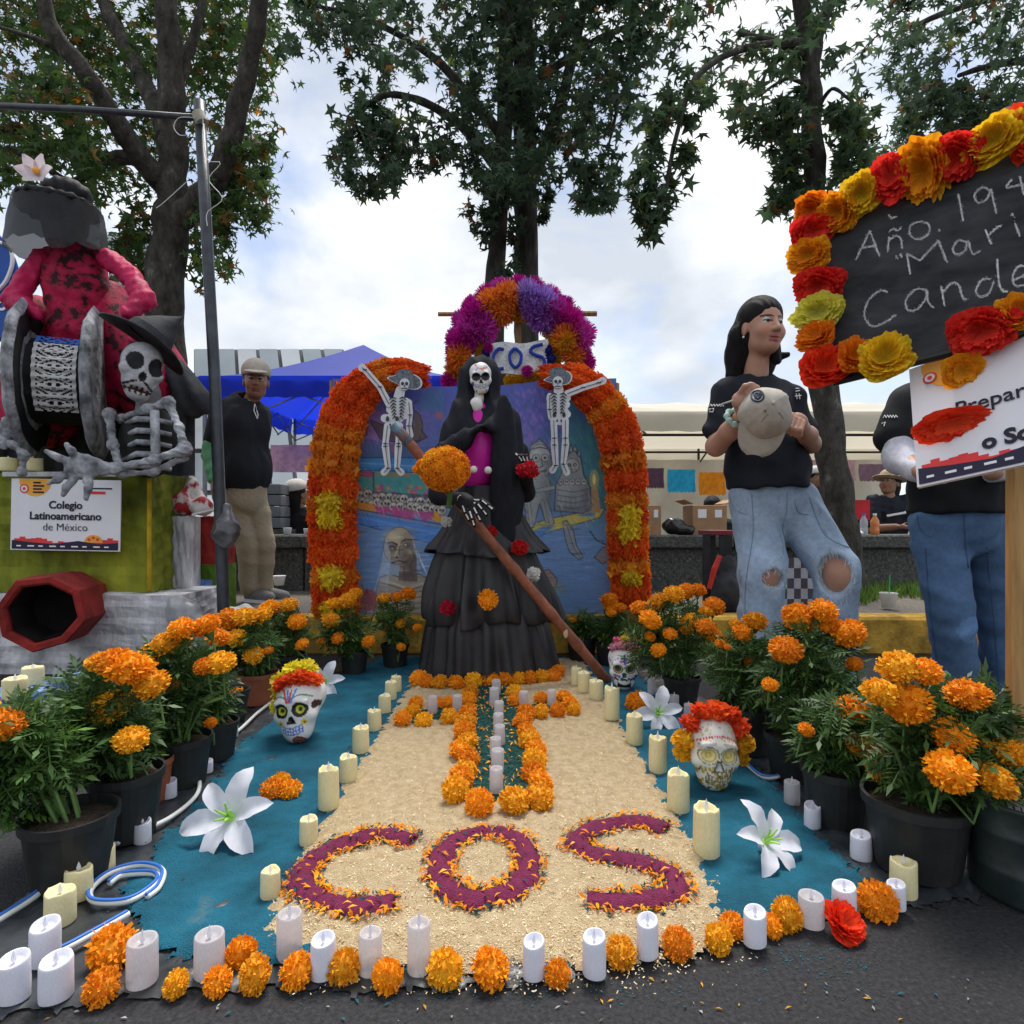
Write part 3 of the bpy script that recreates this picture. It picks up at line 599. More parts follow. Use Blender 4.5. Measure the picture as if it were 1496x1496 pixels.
A.line([(556, 848), (575, 852), (592, 858)], 3, (196, 184, 158), .8); A.line([(556, 851), (575, 856), (592, 862)], 1.4, (52, 46, 50), .8); A.line([(632, 850), (614, 853), (598, 859)], 3, (190, 178, 154), .8); A.line([(632, 853), (614, 857), (598, 863)], 1.4, (52, 46, 50), .8)
A.g(558, 872, 7, 16, (108, 100, 92), .8); A.g(634, 876, 7, 16, (104, 96, 90), .8); A.g(575, 870, 9, 7, (176, 166, 146), .6); A.g(612, 872, 10, 7, (172, 162, 142), .6)
for k in range(5): y = 866 + 8 * k; A.line([(596, y), (580, y - 2), (566, y + 4)], 1.5, (70, 62, 62), .75); A.line([(600, y), (616, y - 2), (630, y + 4)], 1.5, (70, 62, 62), .75); A.line([(596, y + 3), (580, y + 1), (566, y + 7)], 1.6, (188, 178, 156), .5); A.line([(600, y + 3), (616, y + 1), (630, y + 7)], 1.6, (184, 174, 152), .5)
A.line([(598, 858), (598, 902)], 2, (84, 74, 72), .7)
for i in range(24): A.line([(564 + i * .3, 786 + i), (536 + i * 1.2, 904)], .9, (206, 218, 232), .28); A.line([(602 + i * .2, 784 + i), (632 + i * .6, 860 + i)], .9, (200, 212, 228), .22)
A.line([(562, 790), (552, 840), (534, 900)], 1.3, (70, 80, 104), .6); A.line([(604, 786), (616, 830), (636, 852)], 1.3, (70, 80, 104), .5)
A.ell(514, 872, 12, 22, (106, 130, 92)); A.line([(512, 850), (516, 894)], 1.5, (70, 90, 66), .7); A.ell(536, 876, 17, 16, (152, 84, 96)); [A.line([(536, 860), (526 + 7 * k, 892)], 1.3, (104, 52, 66), .7) for k in range(4)]; A.line([(532, 862), (528, 852)], 3, (96, 120, 90), .9)
# seated stone figures, candle and striped boat at the right
A.out([(764, 770), (800, 758), (884, 742), (876, 756), (800, 778), (772, 790)], (190, 178, 84)); A.poly([(772, 778), (800, 766), (812, 768), (788, 784)], (74, 124, 190)); A.poly([(840, 754), (872, 746), (868, 754)], (74, 124, 190))
A.out([(768, 690), (775, 650), (788, 640), (800, 652), (806, 676), (800, 694), (806, 712), (800, 730), (810, 764), (800, 770), (788, 735), (780, 770), (770, 772), (764, 720)], (150, 156, 156))
A.g(776, 700, 7, 30, (186, 190, 186), .7); A.g(800, 720, 8, 30, (96, 100, 108), .8); A.ell(788, 668, 16, 21, (58, 60, 68)); A.ell(788, 668, 15, 20, (164, 168, 164)); A.g(782, 660, 6, 9, (200, 202, 194), .8); A.g(799, 676, 5, 9, (102, 106, 114), .8)
for x_ in (783, 796): A.ell(x_, 668, 5.6, 6, (64, 66, 74)); A.ell(x_, 668, 4.6, 5, (176, 178, 172)); A.ell(x_, 668, 2, 2.2, (60, 62, 70))
A.line([(774, 655), (789, 652), (804, 656)], 2, (70, 72, 82), .9); A.line([(774, 647), (789, 643), (802, 648)], 1.4, (84, 86, 94), .8); A.line([(790, 670), (793, 680), (788, 682)], 1.8, (78, 80, 88), .9); A.line([(783, 689), (798, 687)], 2.2, (66, 64, 74), .9); A.line([(784, 692), (797, 691)], 1, (190, 190, 184), .7)
A.line([(768, 712), (786, 716), (808, 712)], 6.5, (60, 62, 70), .9); A.line([(768, 712), (786, 716), (808, 712)], 5, (158, 162, 160), .95); A.line([(772, 728), (776, 768)], 5.5, (60, 62, 70), .9); A.line([(772, 728), (776, 768)], 4, (166, 170, 166), .95); A.line([(792, 732), (800, 766)], 5.5, (60, 62, 70), .9); A.line([(792, 732), (800, 766)], 4, (142, 146, 146), .95)
for k in range(7): A.line([(770, 696 + 5 * k), (784, 694 + 5 * k)], .9, (92, 94, 102), .7)
A.out([(810, 746), (812, 708), (820, 692), (826, 668), (838, 656), (848, 668), (853, 694), (862, 712), (864, 740), (852, 750)], (130, 138, 140), 1.6); A.g(822, 715, 8, 22, (176, 182, 178), .7); A.g(856, 728, 7, 20, (86, 92, 100), .85); A.g(838, 744, 24, 5, (76, 82, 90), .6)
for x_, y_ in ((828, 660), (834, 654), (840, 653), (846, 660)): A.out([(x_ - 3, y_ + 6), (x_, y_ - 5), (x_ + 3, y_ + 6)], (150, 156, 154), 1)
for k in range(5): A.ell(819 + 8.5 * k, 704, 4.6, 5, (62, 66, 74)); A.ell(819 + 8.5 * k, 704, 3.8, 4.2, (174, 178, 172)); A.ell(818 + 8.5 * k, 703.5, 1, 1.3, (54, 56, 64)); A.ell(820.4 + 8.5 * k, 703.5, 1, 1.3, (54, 56, 64))
for k in range(4): A.line([(814, 715 + 8 * k), (838, 719 + 8 * k), (861, 714 + 8 * k)], 1.5, (72, 78, 88), .85)
for k in range(6): A.line([(820 + 7 * k, 724), (819 + 7.4 * k, 740)], 1, (84, 90, 98), .7)
A.ell(836, 680, 11, 11, (62, 66, 74)); A.ell(836, 680, 10, 10, (152, 158, 156)); A.g(832, 676, 4, 5, (192, 196, 190), .7)
for x_ in (832, 840): A.ell(x_, 679, 2.6, 2.6, (50, 52, 60)); A.ell(x_, 679, 1, 1, (170, 172, 168))
A.line([(830, 687), (842, 687)], 2.4, (60, 60, 70)); A.line([(831, 687), (841, 687)], .9, (200, 200, 194))
A.poly([(864, 712), (873, 712), (878, 748), (864, 750)], (160, 130, 92)); A.ell(868, 700, 7, 14, (220, 190, 90), .5); A.ell(868, 700, 2.4, 8, (250, 224, 130))
A.out([(822, 762), (828, 760), (838, 776), (842, 796), (852, 814), (846, 818), (832, 806), (826, 788)], (128, 138, 146)); A.line([(828, 766), (838, 800), (848, 815)], 1.2, (60, 62, 72), .8)
A.out([(868, 814), (880, 800), (898, 796), (898, 814), (880, 824)], (118, 116, 120)); A.line([(862, 776), (872, 790), (886, 796), (898, 790)], 2, (44, 42, 56), .9)
A.out([(794, 834), (802, 832), (814, 846), (812, 856), (800, 862)], (146, 116, 104)); A.blob(812, 860, 14, 7, (110, 130, 110), .7)
A.poly([(480, 895), (905, 895), (905, 910), (480, 910)], (54, 70, 100), .5); A.poly([(616, 560), (648, 560), (648, 592), (610, 592)], (66, 110, 150), .6); A.poly([(636, 594), (646, 594), (646, 604), (636, 604)], (180, 90, 80), .7)
for i in range(2600):      # coloured-pencil hatching over everything
    x, y = r.uniform(486, 898), r.uniform(556, 903); kx_, ky_ = int((x - A.x0) / (A.x1 - A.x0) * (A.nx - 1)), int((y - A.y0) / (A.y1 - A.y0) * (A.ny - 1)); c = A.im[min(ky_, A.ny - 1), min(kx_, A.nx - 1)] * 255 * r.uniform(.78, 1.25); hz = y > 765; A.line([(x, y), (x + r.uniform(4, 10) * (2 if hz else .5), y + (r.uniform(-1, 1) if hz else r.uniform(4, 10)))], r.uniform(.9, 1.8), np.clip(c, 0, 255), .5)
A.im = np.clip(A.im, 0, 1) ** .80 * (1 + .02 * A.nz)[..., None]
CD = 3.70
def sag(s, p):
    u = (s.X - s.x0) / (s.x1 - s.x0); v = (s.Y - s.y0) / (s.y1 - s.y0)
    p[..., 2] -= (1 - v) ** 3 * .05 * np.sin(np.pi * np.clip(u * 1.1, 0, 1)) ** 2; p[..., 1] += .012 * np.sin(u * 23 + v * 3) * (1 - v) ** 2 + .006 * np.sin(u * 9 + v * 11); return p
cv = thing('painted_canvas', 'painted canvas backdrop of lake, boats and skeletal figures behind the catrina', 'painting', (0, CD, .2))
me = A.mesh('canvas', CD, sag); me.transform(Matrix.Translation(-orig(cv))); me.materials.append(M('canvas_paint', attr=True, rough=.8, var=.06, scale=60, bump=.2, bscale=220)); put('canvas', me, cv)
wood = M('raw_wood', (.30, .19, .09), .8, .3, 8, .3, 40, stretch=(8, 8, 1))
for a, b in (((486, 556), (486, 903)), ((900, 560), (900, 903)), ((486, 893), (900, 893)), ((560, 700), (880, 700))):
    MB().tube([P(*a, CD + .05) + Vector((0, 0, 0)), P(*b, CD + .05)], .02, 4).build('stretcher_bar', wood, cv)
for x in (520, 690, 860): MB().tube([P(x, 560, CD + .075), Vector((P(x, 560, CD).x, CD + .2, .2))], .018, 4).build('prop', wood, cv)
MB().tube([P(845, 458, CD + .1), P(872, 458, CD + .1)], .015, 4).build('cross_bar', wood, cv)
MB().tube([P(757, 560, CD + .12), P(757, 420, CD + .12)], .02, 4).build('mast', wood, cv); MB().tube([P(640, 459, CD + .12), P(872, 459, CD + .12)], .014, 4).build('cross_bar', wood, cv)
# ---------------------------------------------------------------- shaggy paper puffs
def petal_mesh(name, n, cols, seed, r0=.5, w=.22, curl=.25, pointy=.5, flat=.72, cover=1.0, jit=.35, core=.72, ruff=.1):
    r = np.random.default_rng(seed); V, Q, C = [], [], []
    for i in range(n):
        z = 1 - (i + .5) / n * (1 + cover); z = max(-.99, z); a = i * 2.39996 + r.normal() * .25; q = math.sqrt(1 - z * z)
        d = np.array([q * math.cos(a), q * math.sin(a), z]) + r.normal(size=3) * jit * .35; d /= np.linalg.norm(d)
        tx = np.cross(d, r.normal(size=3) * .8 + np.array([0, 0, 1.0])); tx /= np.linalg.norm(tx); ty = np.cross(d, tx)
        L1 = 1 + r.normal() * .06; ww = w * r.uniform(.7, 1.3); cu = curl * r.uniform(-.3, 1.2)
        b = d * r0; m = d * (r0 + (L1 - r0) * .6) + ty * cu * .12; e = d * L1 + ty * cu * .4 * (1 - r0)
        o = len(V); rr = lambda: r.normal(size=3) * ruff * w * 2
        V += [b - tx * ww * .3, b + tx * ww * .3, m + tx * ww * .55 + rr(), m - tx * ww * .55 + rr(), e + tx * ww * pointy + rr(), e - tx * ww * pointy + rr()]
        Q += [(o, o + 1, o + 2, o + 3), (o + 3, o + 2, o + 4, o + 5)]
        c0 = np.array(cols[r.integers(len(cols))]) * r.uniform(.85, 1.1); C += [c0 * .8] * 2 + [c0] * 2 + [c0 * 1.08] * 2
    V = np.array(V); Q = list(Q)
    # solid core so nothing shows through
    nn, mm = 10, 6; o = len(V); cv_ = []
    for i in range(mm + 1):
        th = math.pi * (i + (.01 if i == 0 else -.01 if i == mm else 0)) / mm
        for j in range(nn): cv_.append((core * math.sin(th) * math.cos(j * 2 * math.pi / nn), core * math.sin(th) * math.sin(j * 2 * math.pi / nn), core * math.cos(th)))
    for i in range(mm):
        for j in range(nn): a = o + i * nn + j; b = o + i * nn + (j + 1) % nn; Q.append((a, a + nn, b + nn, b))
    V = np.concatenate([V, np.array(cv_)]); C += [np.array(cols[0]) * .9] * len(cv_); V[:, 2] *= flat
    return mesh_np(name, V, Q, np.clip(np.array(C), 0, 1))
PM = M('paper_petal', attr=True, rough=.75, var=.12, scale=30, trans=.42, rnd=.12)
FM = M('marigold_petal', attr=True, rough=.7, var=.1, scale=40, trans=.18, rnd=.14)
def withmat(me, m=PM): me.materials.append(m); return me
RO = [(.98, .15, .02), (.98, .20, .02), (.93, .10, .015)]; OR = [(.98, .33, .03), (.97, .27, .025), (.98, .40, .04)]; YE = [(1, .78, .05), (1, .70, .04)]
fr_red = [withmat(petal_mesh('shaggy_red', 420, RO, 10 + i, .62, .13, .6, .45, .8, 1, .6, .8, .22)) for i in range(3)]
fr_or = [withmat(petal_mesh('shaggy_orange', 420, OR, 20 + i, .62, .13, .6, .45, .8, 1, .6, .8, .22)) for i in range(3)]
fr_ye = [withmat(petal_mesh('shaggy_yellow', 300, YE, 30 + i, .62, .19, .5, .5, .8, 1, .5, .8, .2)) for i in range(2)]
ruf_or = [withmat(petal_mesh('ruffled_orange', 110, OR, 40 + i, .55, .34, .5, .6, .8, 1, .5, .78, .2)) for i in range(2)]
AR = 3.58
def arch(name, label, path, bands, top=True):
    t = thing(name, label, 'flower arch', P(path[0][0], 945, AR), 'shaggy flower arch legs')
    S = spline(path, 60); L_ = [0]
    for i in range(1, 60): L_.append(L_[-1] + float(np.linalg.norm(S[i][:2] - S[i - 1][:2])))
    MB().tube([P(p[0], p[1], AR + .02) for p in S], .035, 6).build('arch_core', wood, t)
    s = 0; k = 0; tot = L_[-1]
    while s < tot:
        b = bands(s / tot, k); hpx = b[1]; mid = s + hpx / 2; i = min(58, int(np.searchsorted(L_, min(mid, tot))))
        p = S[min(i, 59)]; q = S[min(i + 1, 59)] - S[max(i - 1, 0)]; ang = math.atan2(-(q[1]), q[0])   # direction along the arch in x-z
        px = AR / F
        for j, off in enumerate((-.62, 0, .62)):
            wpx = p[2] * .80; nx, nz = math.sin(ang), math.cos(ang)
            # across direction is perpendicular to the path in the x-z plane
            ax, az = -math.sin(ang), math.cos(ang); c = P(p[0], p[1], AR) + Vector((ax, 0, az)) * (off * wpx * .5 * px) + Vector((0, -.03 * (1 - abs(off)), 0))
            fam = (fr_red if k % 2 else fr_or) if (b[0] is fr_ye and j != 1) else b[0]; me = fam[(k + j) % len(fam)]
            o = put('paper_puff', me, t, loc=c - orig(t)); ky = 1.3 if fam is fr_ye else 1; o.scale = (hpx * px * .74 * ky, wpx * px * .30 * ky, wpx * px * .36 * ky)
            o.rotation_euler = (0, -ang, 0); o.rotation_euler.rotate_axis('X', random.uniform(-.6, .6))
        s += hpx * .80; k += 1
    return t
def bandsL(u, k):
    if .30 < u < .36 or .085 < u < .12: return (fr_ye, 26)
    if .0 <= u < .03: return (fr_ye, 22)
    if .36 <= u < .39 or .24 < u < .27 or .46 < u < .55: return (ruf_or, 30)
    if k % 4 == 2: return (fr_or, 30)
    return (fr_red, 38)
LP = [(492, 905, 74), (490, 850, 74), (486, 760, 76), (488, 690, 76), (497, 630, 74), (516, 585, 68), (545, 558, 58), (575, 546, 50), (604, 548, 40)]
RP = [(922, 945, 62), (922, 880, 62), (917, 800, 64), (915, 720, 66), (907, 650, 68), (890, 605, 66), (862, 572, 62), (835, 556, 52), (812, 552, 40)]
arch('flower_arch', 'left leg of the arch covered in shaggy orange and red paper flowers', LP, bandsL)
def bandsR(u, k):
    if .34 < u < .40 or .0 <= u < .04: return (fr_ye, 28)
    if .155 < u < .19: return (fr_ye, 20)
    if .22 < u < .27 or .40 <= u < .44 or .52 < u < .58: return (ruf_or, 30)
    if k % 5 == 3: return (fr_or, 28)
    return (fr_red, 38)
arch('flower_arch', 'right leg of the arch covered in shaggy orange and red paper flowers', RP, bandsR)
# ---------------------------------------------------------------- half-round wreath with the white name plaque
WD = 3.78
wr = thing('flower_wreath', 'half-round wreath of magenta, purple and orange pompoms above the canvas', 'wreath', P(757, 560, WD))
MG = [(.62, .012, .33), (.7, .02, .4), (.5, .01, .28)]; PU = [(.42, .14, .62), (.5, .25, .72), (.36, .1, .52)]; LI = [(.5, .32, .78), (.56, .4, .8), (.4, .2, .7)]; PK = [(.66, .06, .5), (.6, .1, .55), (.72, .02, .38)]; OY = [(.9, .28, .03), (.92, .4, .03), (.85, .15, .06)]; GD = [(.8, .45, .02), (.75, .38, .02)]
def spiky(n, cols, seed): return withmat(petal_mesh(n, 620, cols, seed, .35, .07, .3, .25, .85, 1, .7, .6, .1))
pm = {k: spiky('pompom_' + k, c, i + 60) for i, (k, c) in enumerate((('magenta', MG), ('purple', PU), ('lilac', LI), ('pink', PK), ('orange', OY), ('gold', GD)))}
def puffat(x, y, rpx, key, d=WD, parent=wr, name='pompom', me=None, fl=1):
    o = put(name, me or pm[key], parent, loc=P(x, y, d) - orig(parent)); s = rpx * d / F; o.scale = (s, s, s * fl); o.rotation_euler = (R(90) + random.uniform(-.3, .3), random.uniform(-.4, .4), random.uniform(0, 6)); return o
CX, CY = 757, 512
for k in range(15):      # outer fringe
    a = R(200 - k * 220 / 14); puffat(CX + 90 * math.cos(a), CY - 92 * math.sin(a), 19, 'magenta' if k % 3 else 'pink', WD + .04)
for a, rr, key in ((158, 76, 'pink'), (140, 78, 'magenta'), (172, 84, 'magenta'), (120, 76, 'orange'), (101, 78, 'orange'), (112, 64, 'orange'), (80, 80, 'lilac'), (62, 78, 'lilac'), (70, 66, 'purple'), (46, 76, 'pink'), (52, 62, 'purple'), (30, 86, 'magenta'), (14, 92, 'pink'), (148, 62, 'pink')):
    a = R(a); puffat(CX + rr * math.cos(a), CY - rr * math.sin(a), 26, key, WD - .04)
puffat(672, 522, 24, 'orange', WD - .05); puffat(829, 497, 27, 'orange', WD - .05); puffat(826, 500, 16, 'gold', WD - .09); puffat(838, 520, 20, 'orange', WD - .04); puffat(664, 540, 18, 'orange', WD); puffat(857, 530, 16, 'magenta', WD); puffat(655, 556, 14, 'magenta', WD)
for k in range(17):      # inner gold ring
    a = R(205 - k * 230 / 16); puffat(CX + 55 * math.cos(a), CY + 2 - 56 * math.sin(a), 13, 'gold', WD - .01)
for k in range(9): puffat(745 + k * 8, 562 - 2.4 * k if k > 3 else 556, 10, 'gold', WD - .05)
pq = thing('name_plaque', 'white tissue plaque with blue letters hung inside the wreath', 'plaque', P(757, 545, WD - .06))
tis = M('white_tissue', (.72, .72, .72), .85, .12, 60, .8, 90)
rows = []
for j in range(9): rows.append([P(716 + 84 * i / 16 + 1.5 * math.sin(j * 2), 500 + 46 * j / 8 - 2 * math.sin(i * .5) + (-.06 * (716 + 84 * i / 16 - 757)), WD - .06 - .012 * math.sin(i * 1.3) * math.sin(j * 1.1)) for i in range(17)])
MB().loft(rows, closed=False).build('tissue_sheet', tis, pq, smooth=True)
back = [[p + Vector((0, .03, 0)) for p in r_] for r_ in rows]; MB().loft(back, closed=False).build('backing', tis, pq)
bl = M('blue_crepe', (.02, .05, .32), .8, .2, 30)
LET = {'C': [(736, 511), (728, 510), (721, 520), (721, 532), (728, 539), (736, 538)], 'O': [(752, 509), (745, 517), (746, 530), (753, 537), (760, 530), (761, 517), (752, 509)], 'S': [(793, 503), (779, 507), (775, 514), (783, 519), (792, 522), (796, 530), (792, 538)]}
for ch, pts in LET.items():
    MB().tube([P(p[0], p[1], WD - .082) for p in spline(pts, 16)], .011, 6).build('letter_' + ch.lower(), bl, pq)
bf = withmat(petal_mesh('blue_fringe', 120, [(.02, .04, .3)], 90, .5, .15))
for x, y in ((800, 512), (804, 524), (801, 536), (710, 516), (709, 528)): puffat(x, y, 9, None, WD - .05, pq, 'blue_puff', me=bf)
puffat(770, 542, 9, 'magenta', WD - .1, pq, 'pink_puff'); puffat(713, 508, 8, 'magenta', WD - .08, pq, 'pink_puff')
# ---------------------------------------------------------------- flat printed skeletons in hats
pw = M('cutout_card', (.66, .66, .68), .7, .06, 30); pk = M('cutout_ink', (.05, .055, .065), .7, .3, 60); pg = M('cutout_grey', (.13, .15, .17), .7, .5, 80)
def strokes(mb, segs, d, th=.003):
    for (x0, y0, r0), (x1, y1, r1) in segs:
        a = math.atan2(y1 - y0, x1 - x0); pts = []
        for k in range(7): t = a + math.pi / 2 + math.pi * k / 6; pts.append(P(x0 + r0 * math.cos(t), y0 + r0 * math.sin(t), d))
        for k in range(7): t = a - math.pi / 2 + math.pi * k / 6; pts.append(P(x1 + r1 * math.cos(t), y1 + r1 * math.sin(t), d))
        mb.prism(pts, (0, th, 0))
def chain2(pts): return list(zip(pts[:-1], pts[1:]))
def cutout(label, head, hat, arm, arm2, spine, pelvis, legs, ribs):
    d = AR - .16; t = thing('skeleton_cutout', label, 'cutout', P(pelvis[0], pelvis[1], d), 'paper skeletons in hats')
    b = MB(); k = .003
    hx, hy = head
    segs = [((hx, hy, 9), (hx, hy + 3, 8))] + chain2(arm) + chain2(arm2) + [((spine[0][0], spine[0][1], 7), (spine[1][0], spine[1][1], 9))]
    segs += [((ribs[0] - 12, ribs[1], 6), (ribs[0] + 12, ribs[1] - 1, 6)), ((ribs[0] - 11, ribs[1] + 10, 6), (ribs[0] + 11, ribs[1] + 9, 6)), ((ribs[0] - 9, ribs[1] + 20, 6), (ribs[0] + 9, ribs[1] + 19, 6))]
    segs += [((pelvis[0] - 11, pelvis[1] - 7, 6), (pelvis[0] + 11, pelvis[1] - 7, 6)), ((pelvis[0] - 4, pelvis[1], 6), (pelvis[0] + 4, pelvis[1], 6))]
    for i, s_ in enumerate(segs):
        q = MB(); strokes(q, [s_], d + .0008 * i); b.v_off = 0; b.add(q.v, q.f)
    for j, lg in enumerate(legs):
        for i, s_ in enumerate(chain2(lg)): q = MB(); strokes(q, [s_], d + .001 * i + .0005 * j); b.add(q.v, q.f)
    b.build('bone_sheet', pw, t)
    n = 26; pts = [P(hx + hat[0] * math.cos(a) + .0, hy - hat[1] + (hat[2] * math.sin(a)) + hat[3] * math.cos(a) + (3 * math.sin(2 * a)), d - .004) for a in [2 * math.pi * i / n for i in range(n)]]
    MB().prism(pts, (0, .003, 0)).build('hat_rim', pw, t)
    c0 = P(hx, hy - hat[1], d); pts2 = [c0 + (p - c0) * .9 + Vector((0, -.003, 0)) for p in pts]; h2 = MB().prism(pts2, (0, .002, 0))
    h2.prism([P(hx + 13 * math.cos(a), hy - hat[1] - 8 + 9 * math.sin(a), d - .008) for a in [2 * math.pi * i / 12 for i in range(12)]], (0, .002, 0)); h2.build('hat', pg, t)
    sk = MB(); strokes(sk, [((hx, hy, 7.5), (hx, hy + 4, 6))], d - .011); sk.build('skull', pw, t)
    ink = MB(); q = d - .014
    strokes(ink, [((hx - 3, hy, 2.3), (hx - 3, hy + .5, 2.3)), ((hx + 3, hy, 2.3), (hx + 3, hy + .5, 2.3)), ((hx, hy + 3.2, .9), (hx, hy + 4, .9)), ((hx - 3.5, hy + 7, .7), (hx + 3.5, hy + 7, .7))], q, .002)
    q2 = d - .003
    for k in range(7):
        y = ribs[1] - 6 + k * 4.6; w_ = 12 - k * .8
        for sgn in (-1, 1): strokes(ink, [((ribs[0] + sgn * 3, y, .8), (ribs[0] + sgn * w_ * .6, y - 2, .9)), ((ribs[0] + sgn * w_ * .6, y - 2, .9), (ribs[0] + sgn * w_, y + 2, .6))], q2, .002)
    for sgn in (-1, 1): strokes(ink, [((pelvis[0] + sgn * 7, pelvis[1] - 8, 2), (pelvis[0] + sgn * 7, pelvis[1] - 5, 2.6)), ((pelvis[0] + sgn * 3, pelvis[1] + 2, 1.3), (pelvis[0] + sgn * 3, pelvis[1] + 3, 1.3))], q2, .002)
    for ch in list(legs) + [arm, arm2]:
        pts = [(p[0], p[1], .45) for p in ch]; strokes(ink, chain2(pts), q2 - .001, .002)
        for p in ch[1:-1]: strokes(ink, [((p[0] - 2.5, p[1], .7), (p[0] + 2.5, p[1], .7))], q2 - .001, .002)
    ink.build('printed_lines', pk, t)
cutout('flat printed skeleton in wide hat raising its arm over the left arch leg', (591, 560), (26, 4, 10, 4),
       [(568, 590, 5), (555, 565, 4.5), (533, 540, 4.5), (529, 537, 6)], [(597, 588, 5), (599, 606, 4), (597, 622, 4), (599, 636, 5)], ((585, 570), (574, 615)), (573, 618), [[(566, 622, 5), (563, 648, 4.5), (563, 652, 5.5), (567, 684, 4), (561, 690, 5)], [(584, 622, 5), (582, 648, 4.5), (582, 652, 5.5), (580, 684, 4), (586, 690, 5)]], (581, 588))
cutout('flat printed skeleton in wide hat stretching its arm along the right arch leg', (815, 557), (21, 4, 9, -2),
       [(829, 575, 5), (852, 566, 4.5), (875, 559, 4.5), (881, 556, 5.5)], [(803, 578, 4), (803, 598, 4), (805, 610, 4)], ((816, 568), (818, 612)), (817, 612), [[(809, 614, 5), (810, 640, 4.5), (810, 650, 5.5), (812, 680, 4), (807, 687, 5)], [(826, 614, 5), (826, 640, 4.5), (826, 650, 5.5), (823, 678, 4), (828, 690, 5)]], (816, 582))
# ---------------------------------------------------------------- sawdust carpets
def nfield(X, Y, f, seed):
    r = np.random.default_rng(seed); d = np.zeros_like(X)
    for i in range(14):
        a = r.random() * 6.28; k = f * (1.35 ** (i % 7)); d += np.sin(k * (X * math.cos(a) + Y * math.sin(a)) + r.random() * 6.28) / (1 + .35 * (i % 7))
    return d / 4
def sheet(name, poly, h, z0, hgt, edge, mat, seed, edgen=.02, bumpy=.003):
    a = np.array([(p[0], p[1]) for p in poly]); lo, hi = a.min(0) - .05, a.max(0) + .05
    gx, gy = np.arange(lo[0], hi[0], h), np.arange(lo[1], hi[1], h); X, Y = np.meshgrid(gx, gy)
    D = np.full(X.shape, 9.); n = len(a)
    for i in range(n):
        p, q = a[i], a[(i + 1) % n]; dx, dy = q - p; t = np.clip(((X - p[0]) * dx + (Y - p[1]) * dy) / (dx * dx + dy * dy + 1e-12), 0, 1); D = np.minimum(D, np.hypot(X - p[0] - dx * t, Y - p[1] - dy * t))
    ins = inpoly(X, Y, a); D = np.where(ins, D, -D) + edgen * nfield(X, Y, 60, seed) + edgen * .6 * nfield(X, Y, 210, seed + 1)
    Z = z0 + hgt * np.clip(D / edge, 0, 1) ** .7 + bumpy * nfield(X, Y, 40, seed + 2) * np.clip(D / edge, 0, 1) + bumpy * .5 * nfield(X, Y, 150, seed + 3) * np.clip(D / edge, 0, 1)
    gy_, gx_ = np.gradient(D, h); gn = gx_ ** 2 + gy_ ** 2 + 1e-6; mv = (D < 0) & (D > -1.6 * h); X = np.where(mv, X + np.clip(-D * gx_ / gn, -h, h), X); Y = np.where(mv, Y + np.clip(-D * gy_ / gn, -h, h), Y)
    Z = np.maximum(Z, z0); ok = D > 0; idx = np.arange(X.size).reshape(X.shape)
    m = ok[:-1, :-1] | ok[1:, :-1] | ok[1:, 1:] | ok[:-1, 1:]; m &= (D[:-1, :-1] > -h)
    q = np.stack([idx[:-1, :-1], idx[:-1, 1:], idx[1:, 1:], idx[1:, :-1]], -1)[m]
    u, inv = np.unique(q, return_inverse=True); V = np.stack([X.ravel(), Y.ravel(), Z.ravel()], 1)[u]
    me = mesh_np(name, V, inv.reshape(-1, 4), None, True); me.materials.append(mat); X, Y = np.meshgrid(gx, gy); return put(name, me), (X, Y, D, Z)
def flakes(name, pts, L0, L1, wr, cols, up_sd=.5, curl=.15, mat=None, kind='stuff'):
    n = len(pts); up = np.stack([rng.normal(0, up_sd, n), rng.normal(0, up_sd, n), np.ones(n)], 1)
    tv = [(-.5, -.5, 0), (.5, -.5, 0), (.5, .5, 0), (-.5, .5, 0)] if curl == 0 else [(-.5, -.3, 0), (0, -.5, curl), (.5, 0, 0), (0, .5, curl)]
    ln = rng.uniform(L0, L1, n); me = scatter(name, tv, [(0, 1, 2, 3)], np.asarray(pts), rotmats(n, up), np.stack([ln, ln * wr, ln], 1)[:, None, :].reshape(n, 3), np.asarray(cols)[rng.integers(0, len(cols), n)] * rng.uniform(.75, 1.2, (n, 1)))
    # anisotropic scale is applied before rotation
    V = np.einsum('nij,nkj->nki', rotmats(n, up), np.asarray(tv)[None] * np.stack([ln, ln * wr, ln], 1)[:, None, :]) + np.asarray(pts)[:, None, :]
    me.vertices.foreach_set('co', V.astype(np.float32).ravel()); me.update(); me.materials.append(mat or M('flake', attr=True, rough=.85, var=.1, trans=.15))
    return put(name, me)
TEAL = M('teal_sawdust', (.010, .115, .18), .95, .38, 7, .8, 300, detail=13, lo=.30, hi=.62, ramp3=[(.72, (.085, .19, .235))])
g2 = lambda x, y: (G(x, y).x, G(x, y).y)
plastic = M('dusty_black_plastic', (.035, .04, .045), .35, .5, 7, .5, 12, detail=9, spec=.5, ramp3=[(.7, (.17, .18, .18))])
pl, _ = sheet('plastic_sheet', [g2(*p) for p in ((560, 958), (470, 975), (370, 1035), (290, 1090), (180, 1190), (60, 1300), (-80, 1390), (-120, 1490), (60, 1478), (200, 1462), (330, 1445), (640, 1452), (860, 1425), (1000, 1392), (1180, 1350), (1350, 1325), (1435, 1312), (1440, 1290), (1330, 1240), (1200, 1140), (1060, 1040), (960, 985), (900, 958))], .011, .004, .003, .02, plastic, 3, .016, .006)
tag(pl, 'crumpled dark plastic sheet spread under the blue sawdust carpet', 'plastic sheet')
